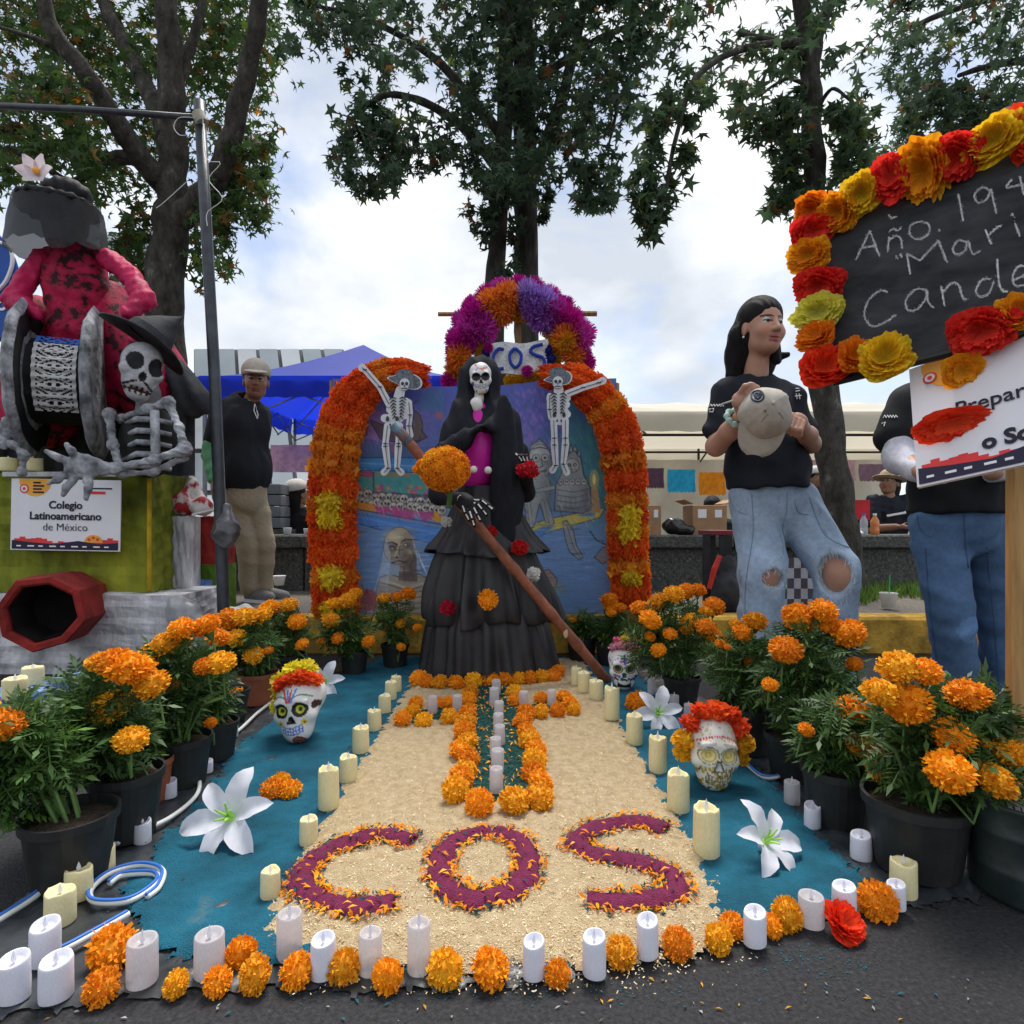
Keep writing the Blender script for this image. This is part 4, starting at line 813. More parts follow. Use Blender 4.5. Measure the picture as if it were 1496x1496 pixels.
te, tef = sheet('blue_sawdust_carpet', [g2(*p) for p in ((560, 962), (505, 985), (455, 1010), (400, 1055), (345, 1095), (310, 1150), (255, 1210), (215, 1255), (175, 1310), (190, 1360), (210, 1400), (330, 1410), (640, 1430), (860, 1410), (1060, 1362), (1180, 1342), (1250, 1318), (1262, 1290), (1200, 1230), (1150, 1170), (1100, 1120), (1040, 1090), (985, 1030), (930, 990), (880, 962))], .009, .0085, .006, .03, TEAL, 11, .022, .0025)
X, Y, D, Z = tef; N = 9000; ii, jj = np.nonzero(np.abs(D) < .045); pk0 = rng.integers(0, len(ii), N); ex = X[ii[pk0], jj[pk0]] + rng.uniform(-.006, .006, N); ey = Y[ii[pk0], jj[pk0]] + rng.uniform(-.006, .006, N); kk0 = rng.random(N) < np.exp(-np.abs(D[ii[pk0], jj[pk0]]) / .018)
tag(flakes('blue_grains', np.stack([ex, ey, np.full(N, .0145)], 1)[kk0], .0015, .004, .6, [(.010, .115, .18), (.02, .16, .22), (.008, .08, .13)], .4, 0), 'loose blue sawdust grains fraying the carpet edges', 'sawdust', kind='stuff')
tag(te, 'deep blue dyed sawdust carpet spread around the pale sawdust path', 'sawdust carpet')
TAN = M('pale_sawdust', (.80, .59, .33), .95, .16, 38, .9, 420, detail=11, col2=(.88, .70, .43))
ta, tf = sheet('pale_sawdust_path', [(-.47, 3.42), (.40, 3.42), (.40, 3.0), (.41, 2.5), (.425, 2.0), (.44, 1.5), (.425, 1.22), (.38, 1.125), (.2, 1.07), (-.1, 1.05), (-.3, 1.07), (-.42, 1.12), (-.485, 1.16), (-.485, 1.4), (-.49, 2.0), (-.485, 2.6)], .009, .009, .016, .05, TAN, 21, .02, .006)
tag(ta, 'pale natural sawdust path leading from the kerbside to the catrina', 'sawdust path')
def zat(x, y, f=tf):
    X, Y, D, Z = f; i = np.clip(((np.asarray(y) - Y[0, 0]) / (Y[1, 0] - Y[0, 0])).round().astype(int), 0, X.shape[0] - 1); j = np.clip(((np.asarray(x) - X[0, 0]) / (X[0, 1] - X[0, 0])).round().astype(int), 0, X.shape[1] - 1)
    return np.where(D[i, j] > 0, Z[i, j], .010)
def gz(x, y): return float(zat(np.array([x]), np.array([y]))[0])
N = 26000; gx, gy = rng.uniform(-.58, .52, N), 1.0 + (rng.random(N) ** 1.7) * 2.2
X, Y, D, Z = tf; i = np.clip(((gy - Y[0, 0]) / .009).astype(int), 0, X.shape[0] - 1); j = np.clip(((gx - X[0, 0]) / .009).astype(int), 0, X.shape[1] - 1); dd = D[i, j]
k = (dd > -.012) | (rng.random(N) < np.exp(dd / .022)); k &= dd > -.09; gx, gy = gx[k], gy[k]
o = flakes('sawdust_chips', np.stack([gx, gy, zat(gx, gy) + .0012], 1), .002, .0055, .42, [(.9, .74, .48), (.84, .64, .36), (.93, .82, .58), (.72, .52, .28)], .45, 0)
tag(o, 'loose pale sawdust chips strewn over the path and its ragged edges', 'sawdust', kind='stuff')
# ---- the cross bed: dark teal shavings edged with marigolds
TS = M('green_teal_shavings', (.012, .085, .075), .95, .5, 60, 1., 200, detail=9)
cr, _ = sheet('cross_bed', [g2(*p) for p in ((690, 1008), (750, 1008), (758, 1040), (835, 1032), (840, 1046), (764, 1054), (790, 1185), (662, 1185), (684, 1056), (600, 1066), (602, 1048), (686, 1040))], .008, .0245, .006, .012, TS, 31, .006, .002)
tag(cr, 'cross-shaped bed of dark teal shavings laid on the pale sawdust', 'sawdust cross')
crp = [g2(*p) for p in ((690, 1008), (750, 1008), (758, 1040), (835, 1032), (840, 1046), (764, 1054), (790, 1185), (662, 1185), (684, 1056), (600, 1066), (602, 1048), (686, 1040))]
cx_, cy_ = rng.uniform(-.5, .32, 9000), rng.uniform(1.6, 2.9, 9000); k = inpoly(cx_, cy_, crp); cx_, cy_ = cx_[k], cy_[k]; n = len(cx_)
o = flakes('teal_shavings', np.stack([cx_, cy_, np.full(n, .032)], 1), .006, .016, .2, [(.01, .11, .10), (.015, .08, .08), (.02, .15, .13)], .7); tag(o, 'curly teal shavings filling the flower cross', 'shavings', kind='stuff')
k = rng.random(n) < .16; o = flakes('cross_petals', np.stack([cx_[k], cy_[k], np.full(k.sum(), .036)], 1), .012, .024, .28, [(.95, .36, .01), (.9, .45, .03), (.85, .28, .01)], .5); tag(o, 'loose orange petals strewn inside the flower cross', 'petals', kind='stuff')
# ---- letters of purple sawdust
PUR = M('purple_sawdust', (.27, .034, .105), .95, .22, 60, .9, 400, detail=10)
LT = {'C': [(604, 1246), (565, 1236), (510, 1246), (460, 1272), (440, 1303), (458, 1330), (512, 1345), (578, 1338)],
      'O': [(716, 1231), (670, 1243), (642, 1275), (650, 1312), (690, 1333), (745, 1322), (772, 1288), (760, 1248), (724, 1231)],
      'S': [(975, 1228), (935, 1216), (878, 1223), (843, 1244), (868, 1266), (930, 1276), (978, 1295), (988, 1320), (950, 1334), (900, 1338), (858, 1334)]}
fp, ft = [], []
for ch, pts in LT.items():
    S = [G(p[0], p[1]) for p in spline(pts, 60)]; rings = []; m = len(S)
    for i, p in enumerate(S):
        d = S[min(i + 1, m - 1)] - S[max(i - 1, 0)]; d.z = 0; d.normalize(); nrm = Vector((-d.y, d.x, 0)); w_ = .027 * (1 + .12 * math.sin(i * 1.1) + .08 * math.sin(i * 2.7)); row = []
        if i in (0, m - 1): w_ *= .5
        for j in range(11):
            u = -1 + j / 5; hh = max(0, 1 - abs(u) ** 2.2) * .013; q = p + nrm * w_ * u * (1 + .07 * math.sin(i * 3.1 + j)); row.append(Vector((q.x, q.y, .0255 + hh + random.uniform(0, .0022) * (hh > 0))))
        rings.append(row)
        for kk in range(11):
            s_ = random.choice((-1, 1)); off = w_ * (random.uniform(.9, 1.5) if kk < 10 else random.uniform(.1, .9)); q = p + nrm * s_ * off + d * random.uniform(-.01, .01); (fp if random.random() < .58 else ft).append((q.x, q.y, (gz(q.x, q.y) if kk < 10 else .036) + random.uniform(.002, .008)))
    o = MB().loft(rings, closed=False).build('sawdust_letter', PUR, smooth=True, base=S[m // 2]); tag(o, 'purple sawdust letter %s mounded on the pale path' % ch, 'letter')
    n = 2200; ii = rng.integers(0, 60, n); P0 = np.array([S[i_] for i_ in ii]); off = rng.normal(0, .019, (n, 3)); off[:, 2] = 0
    q = P0 + off; q[:, 2] = .039 - (np.abs(off[:, 0]) + np.abs(off[:, 1])) * .25
    tag(flakes('purple_grains', q, .002, .0045, .6, [(.32, .045, .14), (.22, .025, .09), (.4, .08, .19)], .6), 'purple sawdust grains roughening the letter %s' % ch, 'sawdust', kind='stuff')
o = flakes('letter_petals', np.array(fp), .012, .026, .3, [(.95, .33, .008), (.92, .42, .02), (.85, .24, .01)], .6, .2); tag(o, 'orange marigold petals bordering the purple letters', 'petals', kind='stuff')
o = flakes('letter_shavings', np.array(ft), .008, .018, .3, [(.01, .1, .1), (.012, .06, .07)], .6, .1); tag(o, 'dark teal shavings bordering the purple letters', 'shavings', kind='stuff')
# litter on the asphalt
lp = [(G(rng.uniform(0, 1440), rng.uniform(1430, 1494))) for _ in range(95)]
o = flakes('litter', np.array([(p.x, p.y, .003) for p in lp]), .003, .014, .35, [(.35, .33, .3), (.6, .3, .03), (.16, .14, .11), (.02, .12, .17), (.45, .43, .4)], .25, .1); tag(o, 'small petals, crumbs and paper scraps littering the asphalt in front', 'litter', kind='stuff')
o = flakes('teal_dust', np.array([(G(x, y).x, G(x, y).y, .0015) for x, y in [(rng.normal(1220, 45), rng.normal(1410, 22)) for _ in range(120)] + [(rng.normal(1155, 30), rng.normal(1395, 12)) for _ in range(70)] + [(rng.uniform(380, 1000), rng.normal(1452, 8)) for _ in range(160)]]), .0015, .004, .6, [(.012, .10, .15), (.015, .12, .16)], .1, 0); tag(o, 'spilled blue sawdust dusting the asphalt beside the carpet', 'sawdust', kind='stuff')
# ---------------------------------------------------------------- marigold heads
MO = [(.99, .33, .006), (.99, .38, .008), (.97, .28, .005)]; MY = [(.99, .44, .01), (.99, .40, .01), (.99, .48, .02)]
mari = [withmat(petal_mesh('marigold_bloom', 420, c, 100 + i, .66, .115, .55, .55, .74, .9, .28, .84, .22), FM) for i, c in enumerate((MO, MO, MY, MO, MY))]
calyx_m = M('calyx_green', (.06, .12, .03), .7, .2, 20)
def head(x, y, dpx, label, group, tilt=None, z=None, k=0, name='marigold_flower', fl=1.0):
    p = G(x, y + dpx * .30); z = gz(p.x, p.y) if z is None else z; s = dpx * p.y / F / 2
    o = put(name, mari[k % 5], None, loc=(p.x, p.y, z + s * .62)); o.scale = (s, s, s * fl)
    tl = random.uniform(.2, 1.0) if tilt is None else tilt; o.rotation_euler = (tl, random.uniform(-.3, .3), random.uniform(-.8, .8))
    return tag(o, label, 'marigold', group)
k = 0
for x, y, s in ((611, 999, 26), (622, 1004, 22), (642, 1004, 25), (667, 1004, 26), (692, 1003, 26), (716, 1001, 25), (740, 1000, 25), (757, 999, 24), (773, 998, 24), (792, 997, 22), (808, 995, 24), (815, 988, 22)):
    head(x, y, s, 'orange marigold head lying along the hem of the black skirt', 'marigold heads along the skirt hem', k=k); k += 1
for x, y, s in ((687, 1018, 25), (683, 1032, 26), (751, 1018, 24), (754, 1032, 25)):
    head(x, y, s, 'orange marigold head edging the short top of the flower cross', 'marigold heads edging the cross', k=k); k += 1
for x, y, s in ((607, 1037, 25), (601, 1048, 26), (588, 1060, 26), (619, 1060, 27), (640, 1037, 22), (655, 1036, 24), (657, 1056, 27), (790, 1030, 22), (806, 1028, 22), (824, 1028, 22), (834, 1036, 26), (838, 1046, 22), (815, 1049, 25), (790, 1050, 25), (769, 1052, 28)):
    head(x, y, s, 'orange marigold head edging an arm of the flower cross', 'marigold heads edging the cross', k=k); k += 1
for x, y, s in ((683, 1053, 29), (680, 1066, 31), (678, 1080, 33), (682, 1094, 33), (672, 1108, 33), (685, 1120, 33), (680, 1138, 36), (674, 1152, 38), (666, 1170, 42), (764, 1064, 30), (770, 1080, 31), (774, 1094, 33), (783, 1106, 33), (781, 1124, 36), (780, 1142, 38), (790, 1158, 38), (787, 1178, 44), (700, 1188, 44), (752, 1184, 46)):
    head(x, y, s, 'orange marigold head edging the long foot of the flower cross', 'marigold heads edging the cross', k=k); k += 1
FR = [((165, 1392, 66), 'largest orange marigold head, beside the short blue edged light strip'), ((148, 1448, 50), 'orange marigold head leaning under the largest one at the row end'), ((257, 1443, 38), 'small flat orange marigold head alone between two frosted candles')]
FR += [(p_, 'orange marigold head in the three-flower heap of the front row') for p_ in ((352, 1400, 48), (372, 1430, 52), (318, 1440, 40))]
FR += [((433, 1424, 50), 'orange marigold head under the frosted candle on the carpet corner'), ((503, 1420, 50), 'orange marigold head right of a white slanting candle before the letter C'), ((566, 1432, 46), 'orange marigold head between the two frosted candles before the letter C')]
FR += [(p_, 'round orange marigold head of the pair before the letter O') for p_ in ((650, 1422, 54), (717, 1420, 56))]
FR += [((815, 1429, 38), 'small orange marigold head between two white candles before the letter S')]
FR += [(p_, 'orange marigold head among white candles before the letter S') for p_ in ((907, 1397, 46), (990, 1384, 46), (1050, 1377, 44), (1070, 1358, 38))]
FR += [(p_, 'orange marigold head beside the frosted candle near the red paper rose') for p_ in ((1128, 1358, 34), (1150, 1342, 48))] + [((1282, 1322, 56), 'dull orange marigold head at the row end beside the red paper rose')]
for (x, y, s), lb in FR:
    head(x, y, s, lb, 'marigold heads in the front row', tilt=random.uniform(.7, 1.4), k=k, z=.006); k += 1
for x, y, s in ((410, 1150, 30), (398, 1160, 34), (424, 1160, 32)): head(x, y, s, 'orange marigold head in the small heap beside the big white lily', 'marigold heads heaped by the lily', k=k, z=.012); k += 1
head(930, 1030, 34, 'orange marigold head lying behind the small white lily', None, k=1, z=.012)
# ---------------------------------------------------------------- candles
cream_w = M('cream_wax', (.78, .70, .40), .5, .08, 12, sss=.25); white_w = M('white_plastic_wax', (.74, .74, .82), .45, .05, 12, sss=.2); frost = M('frosted_plastic', (.80, .77, .79), .2, .08, 12, trans=.4, alpha=.7); flame = M('flame_plastic', (.8, .8, .85), .3, .02, 4, trans=.4); darkw = M('candle_well', (.42, .37, .22), .6, .2, 10)
def candle_mesh(kind, seed):
    r = random.Random(seed); n = 22; m = MB()
    sy = .8 if kind == 'white' else 1
    top = [r.uniform(-.05, .05) + .045 * math.sin(j * .57 + seed) + (.05 * math.sin(j * .285 + seed) if kind == 'white' else 0) for j in range(n)]
    if kind == 'frost': top = [0] * n
    if kind == 'white': top = [.16 * math.cos(2 * math.pi * j / n - 1.2) for j in range(n)]
    prof = [(.97, 0, 0), (1, .03, 0), (.99 + r.uniform(-.02, .02), .4, 0), (.985, .7, .0), (.98, .93, 1), (.93, .985, 1), (.8, .975, 1), (.7, .9, .7), (.35, .86, .2), (.02, .86, 0)]
    rings = [[Vector((q * math.cos(2 * math.pi * j / n) * (1 + .015 * math.sin(j * 2 + z * 9)), sy * q * math.sin(2 * math.pi * j / n), z + top[j] * tp * .55)) for j in range(n)] for q, z, tp in prof]
    return m.loft(rings)
cm = {}
for kk, mt_ in (('cream', cream_w), ('white', white_w), ('frost', frost)):
    for v in range(3):
        me = bpy.data.meshes.new('candle_body'); b = candle_mesh(kk, v + 3); me.from_pydata(b.v, [], b.f); me.polygons.foreach_set('use_smooth', [True] * len(me.polygons)); me.materials.append(mt_); cm[kk, v] = me
fmb = MB().lathe([(.02, 0), (.55, .2), (.6, .4), (.3, .75), (.02, 1)], n=8); fme = bpy.data.meshes.new('flame'); fme.from_pydata(fmb.v, [], fmb.f); fme.materials.append(flame)
ci = 0
def candle(x, y, wpx, hpx, kind, label, group, lean=0, base=None, flm=True):
    global ci; ci += 1; p = G(x, y + hpx * .47) if base is None else base; s = p.y / F; onp = gz(p.x, p.y) if base is None else base.z
    t = thing('candle', label, 'candle', (p.x, p.y, onp - .001), group, rz=random.uniform(-.5, .5))
    b = put('body', cm[kind, ci % 3], t); b.scale = (wpx * s / 2, wpx * s / 2, hpx * s * .95)
    t.rotation_euler.y = lean
    if flm: f = put('flame', fme, t, loc=(0, 0, hpx * s * .82)); f.scale = (wpx * s * .14, wpx * s * .14, hpx * s * (.3 if kind != 'frost' else .34))
for x, y, w_, h_ in ((395, 1297, 28, 42), (451, 1220, 26, 40), (480, 1159, 30, 60), (509, 1128, 26, 40), (527, 1085, 24, 40), (547, 1056, 20, 32), (562, 1032, 18, 28), (571, 1012, 17, 28), (579, 1002, 15, 24)):
    candle(x, y, w_, h_, 'cream', 'tall cream pillar candle beside the small marigold heap' if h_ == 60 else ('low cream candle beside the purple letter C' if y > 1200 else 'cream pillar candle on the path edge by the white flowered skull'), 'cream candles along the path')
for x, y, w_, h_ in ((842, 996, 16, 26), (853, 1004, 18, 30), (871, 1016, 21, 28), (894, 1035, 22, 48), (927, 1070, 24, 45), (961, 1106, 26, 54), (991, 1162, 32, 60), (1032, 1220, 38, 74)):
    candle(x, y, w_, h_, 'cream', {74: 'tallest cream pillar candle, beside the purple letter S', 48: 'tall slim cream candle below the moustached skull'}.get(h_, 'short cream candle near the foot of the bamboo staff' if y < 1020 else 'cream pillar candle on the path edge by the gold dotted skull'), 'cream candles along the path')
for x, y, w_, h_ in ((88, 1330, 40, 50), (115, 1295, 36, 46), (150, 1262, 32, 38)): candle(x, y, w_, h_, 'cream', 'short cream candle beside the blue and white light strip', 'cream candles by the light strip')
candle(1320, 1288, 36, 52, 'cream', 'cream candle in front of the largest black flowerpot', None)
for x, y, w_, h_ in ((20, 1437, 44, 62), (82, 1437, 44, 60), (66, 1385, 40, 60), (472, 1406, 36, 58), (780, 1408, 33, 56), (868, 1403, 35, 60), (946, 1377, 33, 56), (1103, 1362, 34, 50), (1233, 1322, 33, 46)):
    candle(x, y, w_, h_, 'white', 'white slanting candle clustered by the short light strip' if x < 100 else {472: 'white slanting candle before the purple letter C', 1233: 'white candle right behind the red paper rose', 1103: 'white candle between marigolds near the dark carpet corner'}.get(x, 'white slanting candle in the front row before the letter S'), 'white candles in the front row')
candle(1309, 1315, 26, 38, 'white', 'small white candle behind the yellowed marigold at the row end', None)
for x, y, w_, h_ in ((208, 1220, 27, 32), (203, 1190, 27, 30), (246, 1157, 23, 26), (300, 1124, 21, 18), (325, 1097, 19, 22), (340, 1070, 16, 20)):
    candle(x, y, w_, h_, 'white', 'small white candle along the pots beside the light strip', 'small white candles by the left pots')
for x, y, w_, h_ in ((1187, 1197, 26, 34), (1258, 1242, 29, 38)): candle(x, y, w_, h_, 'white', 'small white candle at the foot of the black pots right of the carpet', 'small white candles by the right pots')
for x, y, w_, h_ in ((208, 1410, 42, 66), (306, 1400, 42, 60), (423, 1372, 36, 66), (541, 1397, 34, 60), (612, 1391, 34, 74), (1185, 1335, 36, 44)):
    candle(x, y, w_, h_, 'frost', {1185: 'frosted candle tube beside the red paper rose', 208: 'frosted candle tube beside the largest marigold heads', 306: 'frosted candle tube beside the three-flower marigold heap', 423: 'frosted candle tube on the pale path corner'}.get(x, 'frosted candle tube in the front row before the letters C and O'), 'frosted candles in the front row')
for x, y, w_, h_ in ((632, 1040, 14, 27), (668, 1036, 14, 26), (765, 1030, 14, 26), (806, 1029, 13, 26)): candle(x, y, w_, h_, 'frost', 'frosted candle tube standing in an arm of the cross', 'frosted candles in the cross', flm=False)
for x, y, w_, h_ in ((725, 1012, 13, 26), (722, 1027, 14, 30), (729, 1047, 14, 30), (728, 1066, 15, 32), (730, 1084, 16, 34), (724, 1105, 17, 34), (727, 1123, 19, 38), (725, 1153, 20, 40)): candle(x, y, w_, h_, 'frost', 'frosted candle tube in the row down the middle of the cross', 'frosted candles in the cross', flm=False)
for x, y, w_, h_ in ((952, 1006, 12, 26), (985, 1030, 14, 24), (1006, 1042, 14, 22), (1157, 1162, 22, 34)): candle(x, y, w_, h_, 'frost', 'frosted candle tube half hidden between the right pots', 'frosted candles by the right pots')
# ---------------------------------------------------------------- white lilies
lily_w = M('lily_petal', (.80, .81, .88), .6, .04, 20, .15, 60, trans=.3); lily_g = M('lily_throat', (.35, .62, .12), .6, .2, 20)
def lily(x, y, span, label, tilt, rz, roll=0, cen=None):
    base = G(x, y + span * .28); s = span * base.y / F / 2; c = P(x, y, base.y)
    t = thing('lily', label, 'flower', c); m4 = Matrix.Rotation(rz, 4, 'Z') @ Matrix.Rotation(tilt, 4, 'X') @ Matrix.Rotation(roll, 4, 'Z')
    for k in range(6):
        a = k * math.pi / 3; L_ = s * (1.05 if k % 2 else .95); w0 = s * (.27 if k % 2 else .22); rows = []
        for i in range(9):
            u = i / 8; wd = w0 * (math.sin(math.pi * min(1, u * .86 + .1)) ** .8) * (1 if u < .98 else .05); row = []
            for j in range(7):
                v = -1 + j / 3; z = s * (.42 * (1 - (1 - u) ** 1.7) - .30 * u ** 2.6) + wd * .35 * abs(v) ** 1.5 + wd * .13 * math.sin(u * 15 + v * 2 + k) * abs(v)
                q = Vector((.06 * s + L_ * u, v * wd, z)); row.append(c + m4 @ (Matrix.Rotation(a, 4, 'Z') @ q))
            rows.append(row)
        MB().loft(rows, closed=False).build('petal', lily_w, t, smooth=True)
    th = MB()
    for k in range(5): a = k * 1.256; th.tube([c + m4 @ Vector((0, 0, 0)), c + m4 @ Vector((.1 * s * math.cos(a), .1 * s * math.sin(a), .28 * s)), c + m4 @ Vector((.2 * s * math.cos(a), .2 * s * math.sin(a), .46 * s))], [.05 * s, .03 * s, .018 * s], 5)
    th.lathe([(.02 * s, -.1 * s), (.12 * s, .02 * s), (.02 * s, .1 * s)], (0, 0, 0), 8); n_ = 24; th.v[-n_:] = [tuple(c + m4 @ Vector(v)) for v in th.v[-n_:]]; th.build('throat', lily_g, t)
    gp = Vector((c.x, c.y + s * .35, .02)); MB().tube([c - (m4 @ Vector((0, 0, .05 * s))), c.lerp(gp, .6), gp], [.1 * s, .07 * s, .05 * s], 7).build('stem', lily_w, t, smooth=True)
lily(338, 1195, 130, 'large white fabric lily lying on the blue sawdust by the coiled light strip', R(52), R(-8), R(20)); lily(475, 997, 60, 'small white fabric lily behind the skull with yellow and orange flowers', R(60), 0, R(10))
lily(960, 1042, 76, 'white fabric lily between the moustached skull and the gold dotted skull', R(58), R(6), R(8)); lily(1117, 1230, 112, 'white fabric lily on the blue sawdust in front of the gold dotted skull', R(48), R(34), R(36))
# ---------------------------------------------------------------- light strips
strip_w = M('strip_white', (.72, .74, .72), .4, .05, 10); strip_b = M('strip_blue', (.04, .16, .55), .4, .1, 10)
def strip(label, pts, w_=.007, edge=True, cat='light strip'):
    t = thing('light_strip', label, cat, G(*pts[0][:2])); S = [G(p[0], p[1]) + Vector((0, 0, p[2] if len(p) > 2 else .02)) for p in spline([q if len(q) > 2 else (*q, .02) for q in pts], len(pts) * 8)]
    MB().tube(S, w_, 6).build('white_core', strip_w, t, smooth=True)
    if edge: MB().tube([p + Vector((-.3 * w_, -.2 * w_, w_ * .95)) for p in S], w_ * .55, 6).build('blue_edge', strip_b, t, smooth=True)
strip('white light strip winding past the left flowerpots to the flowered skull', [(400, 1030), (375, 1050), (345, 1078), (310, 1095), (278, 1133), (291, 1150), (285, 1175), (250, 1205), (205, 1228), (170, 1245)], .006, False)
strip('blue edged light strip running along the big left pots', [(168, 1245), (135, 1260), (90, 1290), (50, 1325), (0, 1358), (-40, 1385)], .0065)
strip('coiled end of the blue edged light strip on the sawdust', [(160, 1305), (180, 1292), (225, 1290), (228, 1305), (190, 1330), (140, 1332), (132, 1315), (160, 1290), (205, 1277), (237, 1285), (232, 1310), (215, 1325)], .0065)
strip('short blue edged light strip behind the front white candles', [(40, 1423), (90, 1405), (140, 1378), (188, 1350)], .0065)
strip('blue edged light strip curving by the gold dotted skull', [(1090, 1125), (1115, 1145), (1145, 1142), (1185, 1125), (1200, 1110)], .006)
# ---------------------------------------------------------------- skulls
def skull_sdf(c, s, rot=None):
    S = SDF(); Rm = rot or Matrix.Identity(3); c = Vector(c)
    def p(x, y, z): return tuple(c + Rm @ (Vector((x, y, z)) * s))
    e = lambda a, r, id=0, k=.02, sub=False: S.ell(p(*a), tuple(q * s for q in r), id, k * s, rot=Rm, sub=sub)
    e((0, .012, .035), (.072, .088, .068)); e((0, -.03, -.012), (.058, .052, .062), k=.03); e((0, -.038, -.064), (.043, .040, .036), k=.025)
    for q in (-1, 1): e((q * .047, -.047, -.018), (.018, .02, .016), k=.02); e((q * .03, -.072, .026), (.022, .012, .01), k=.02)
    for q in (-1, 1): e((q * .028, -.088, .004), (.019, .02, .018), 1, .008, True)
    e((0, -.09, -.027), (.009, .016, .014), 2, .006, True)
    return S, p
def skull_paint(c, s, rot, fn):
    Rm = np.array((rot or Matrix.Identity(3)), np.float32); c = np.array(c)
    def paint(V, I, col):
        q = ((V - c) @ Rm) / s; u, f, v = q[:, 0], -q[:, 1], q[:, 2]; fn(u, v, f, I, col); return col
    return paint
SKM = M('painted_skull', attr=True, rough=.45, var=.05, scale=80, bump=.12, bscale=60, spec=.4)
def spots(u, v, col, pts, r, c):
    for a, b in pts: col[(u - a) ** 2 + (v - b) ** 2 < r * r] = c
def seg(u, v, a, b):
    dx, dy = b[0] - a[0], b[1] - a[1]; t = np.clip(((u - a[0]) * dx + (v - a[1]) * dy) / (dx * dx + dy * dy), 0, 1); return np.hypot(u - a[0] - dx * t, v - a[1] - dy * t)
def teeth(u, v, f, col, y0, c, lw=.0017, wd=.03, n=7, hh=.02):
    m = f > .02
    for dy in (0, hh / 2, hh): col[m & (np.abs(v - y0 - dy + (u / wd) ** 2 * -.008) < lw) & (np.abs(u) < wd)] = c
    for k in range(n + 1): x = -wd + 2 * wd * k / n; col[m & (np.abs(u - x) < lw * .9) & (v > y0 - .002 + (u / wd) ** 2 * .008) & (v < y0 + hh + .004)] = c
def put_skull(label, px, base_y, wpx, fn, rot, z0=.012):
    b = G(px, base_y); s = wpx * b.y / F / .145; c = Vector((b.x, b.y + .05 * s, z0 + .098 * s))
    t = thing('sugar_skull', label, 'skull', (b.x, b.y + .05 * s, z0)); S, p = skull_sdf(c, s, rot)
    sdf_obj('skull', S, .0032 * s, SKM, t, {0: (.80, .80, .78)}, skull_paint(c, s, rot, fn)); return t, c, s, p
def paintA(u, v, f, I, col):
    fr = f > 0
    for q in (-1, 1):
        e = np.hypot(u - q * .028, v - .004); col[fr & (e < .0225)] = (.01, .01, .012); col[fr & (e < .013)] = (.45, .5, .02); col[fr & (e < .006)] = (.02, .03, .01); col[fr & (np.abs(e - .010) < .0015)] = (.8, .75, .1)
        col[fr & (np.hypot(u - q * .036, v + .034) < .008)] = (.85, .62, .02); col[fr & (np.hypot(u - q * .036, v + .034) < .003)] = (.03, .02, .02)
        col[fr & (np.hypot((u - q * .062) / .9, (v - .01) / 1.5) < .0075)] = (.05, .02, .02)
        for k in range(6): col[fr & (seg(u, v, (q * (.010 + .008 * k), .038 + .008 * math.sin(k * .6)), (q * (.018 + .008 * k), .038 + .008 * math.sin(k * .6 + .6))) < .002)] = (.03, .35, .12)
    for k, cc in enumerate(((.7, .04, .03), (.05, .3, .75), (.7, .04, .03), (.05, .3, .75))): x = -.012 + k * .008; col[fr & (seg(u, v, (x * .5, .028), (x * 1.6, .062)) < .003)] = cc
    col[fr & (np.abs(u) < .011 - (v + .026) * .5) & (v > -.036) & (v < -.014)] = (.012, .012, .012); teeth(u, v, f, col, -.068, (.06, .18, .62), .0016)
    e = np.hypot(u - .012, v + .092); col[fr & (e < .019)] = (.32, .02, .04); col[fr & (np.abs(e - .011) < .002)] = (.04, .25, .08); col[fr & (e < .004)] = (.6, .1, .1)
def paintB(u, v, f, I, col):
    fr = f > 0; r = np.random.default_rng(1); q = np.stack([u, v, f], 1); pal = [(.75, .03, .2), (.06, .1, .5), (.05, .35, .2), (.6, .1, .5)]
    for k in range(360):
        d = r.normal(size=3); d /= np.linalg.norm(d); cpt = d * (.074, .082, .09) + (0, 0, 0); col[np.hypot(np.hypot(q[:, 0] - cpt[0], q[:, 1] - cpt[1]), q[:, 2] - cpt[2]) < .006] = pal[k % 4]
    for sg in (-1, 1):
        e = np.hypot((u - sg * .028) / 1.1, v - .004); col[fr & (e < .026)] = (.8, .8, .78); col[fr & (e < .0205)] = (.05, .05, .05); col[fr & (np.abs(e - .015) < .0015)] = (.5, .45, .1)
        for k in range(6): col[fr & (seg(u, v, (sg * .007 * k, -.042 - .006 * math.sin(k * .6)), (sg * .007 * (k + 1), -.042 - .006 * math.sin(k * .6 + .6))) < .004)] = (.008, .008, .01)
    col[fr & (np.abs(u) < .009) & (v > -.036) & (v < -.012)] = (.02, .12, .08)
    e = np.hypot(u, (v - .052) * 1.1); col[fr & (e < .017) & ((np.abs(u) < .005) | (np.abs(v - .052) < .004) | (e < .008))] = (.03, .06, .42)
    m = fr & (np.abs(u) < .03) & (v < -.052) & (v > -.09); col[m] = (.015, .012, .012); teeth(u, v, f, col, -.064, (.8, .8, .76), .003, .026, 5, .01); col[fr & (np.abs(v + .087) < .006) & (np.abs(u) < .024)] = (.8, .8, .76); spots(u, v, col, [(.055, -.03), (.05, -.045)], .009, (.03, .06, .42))
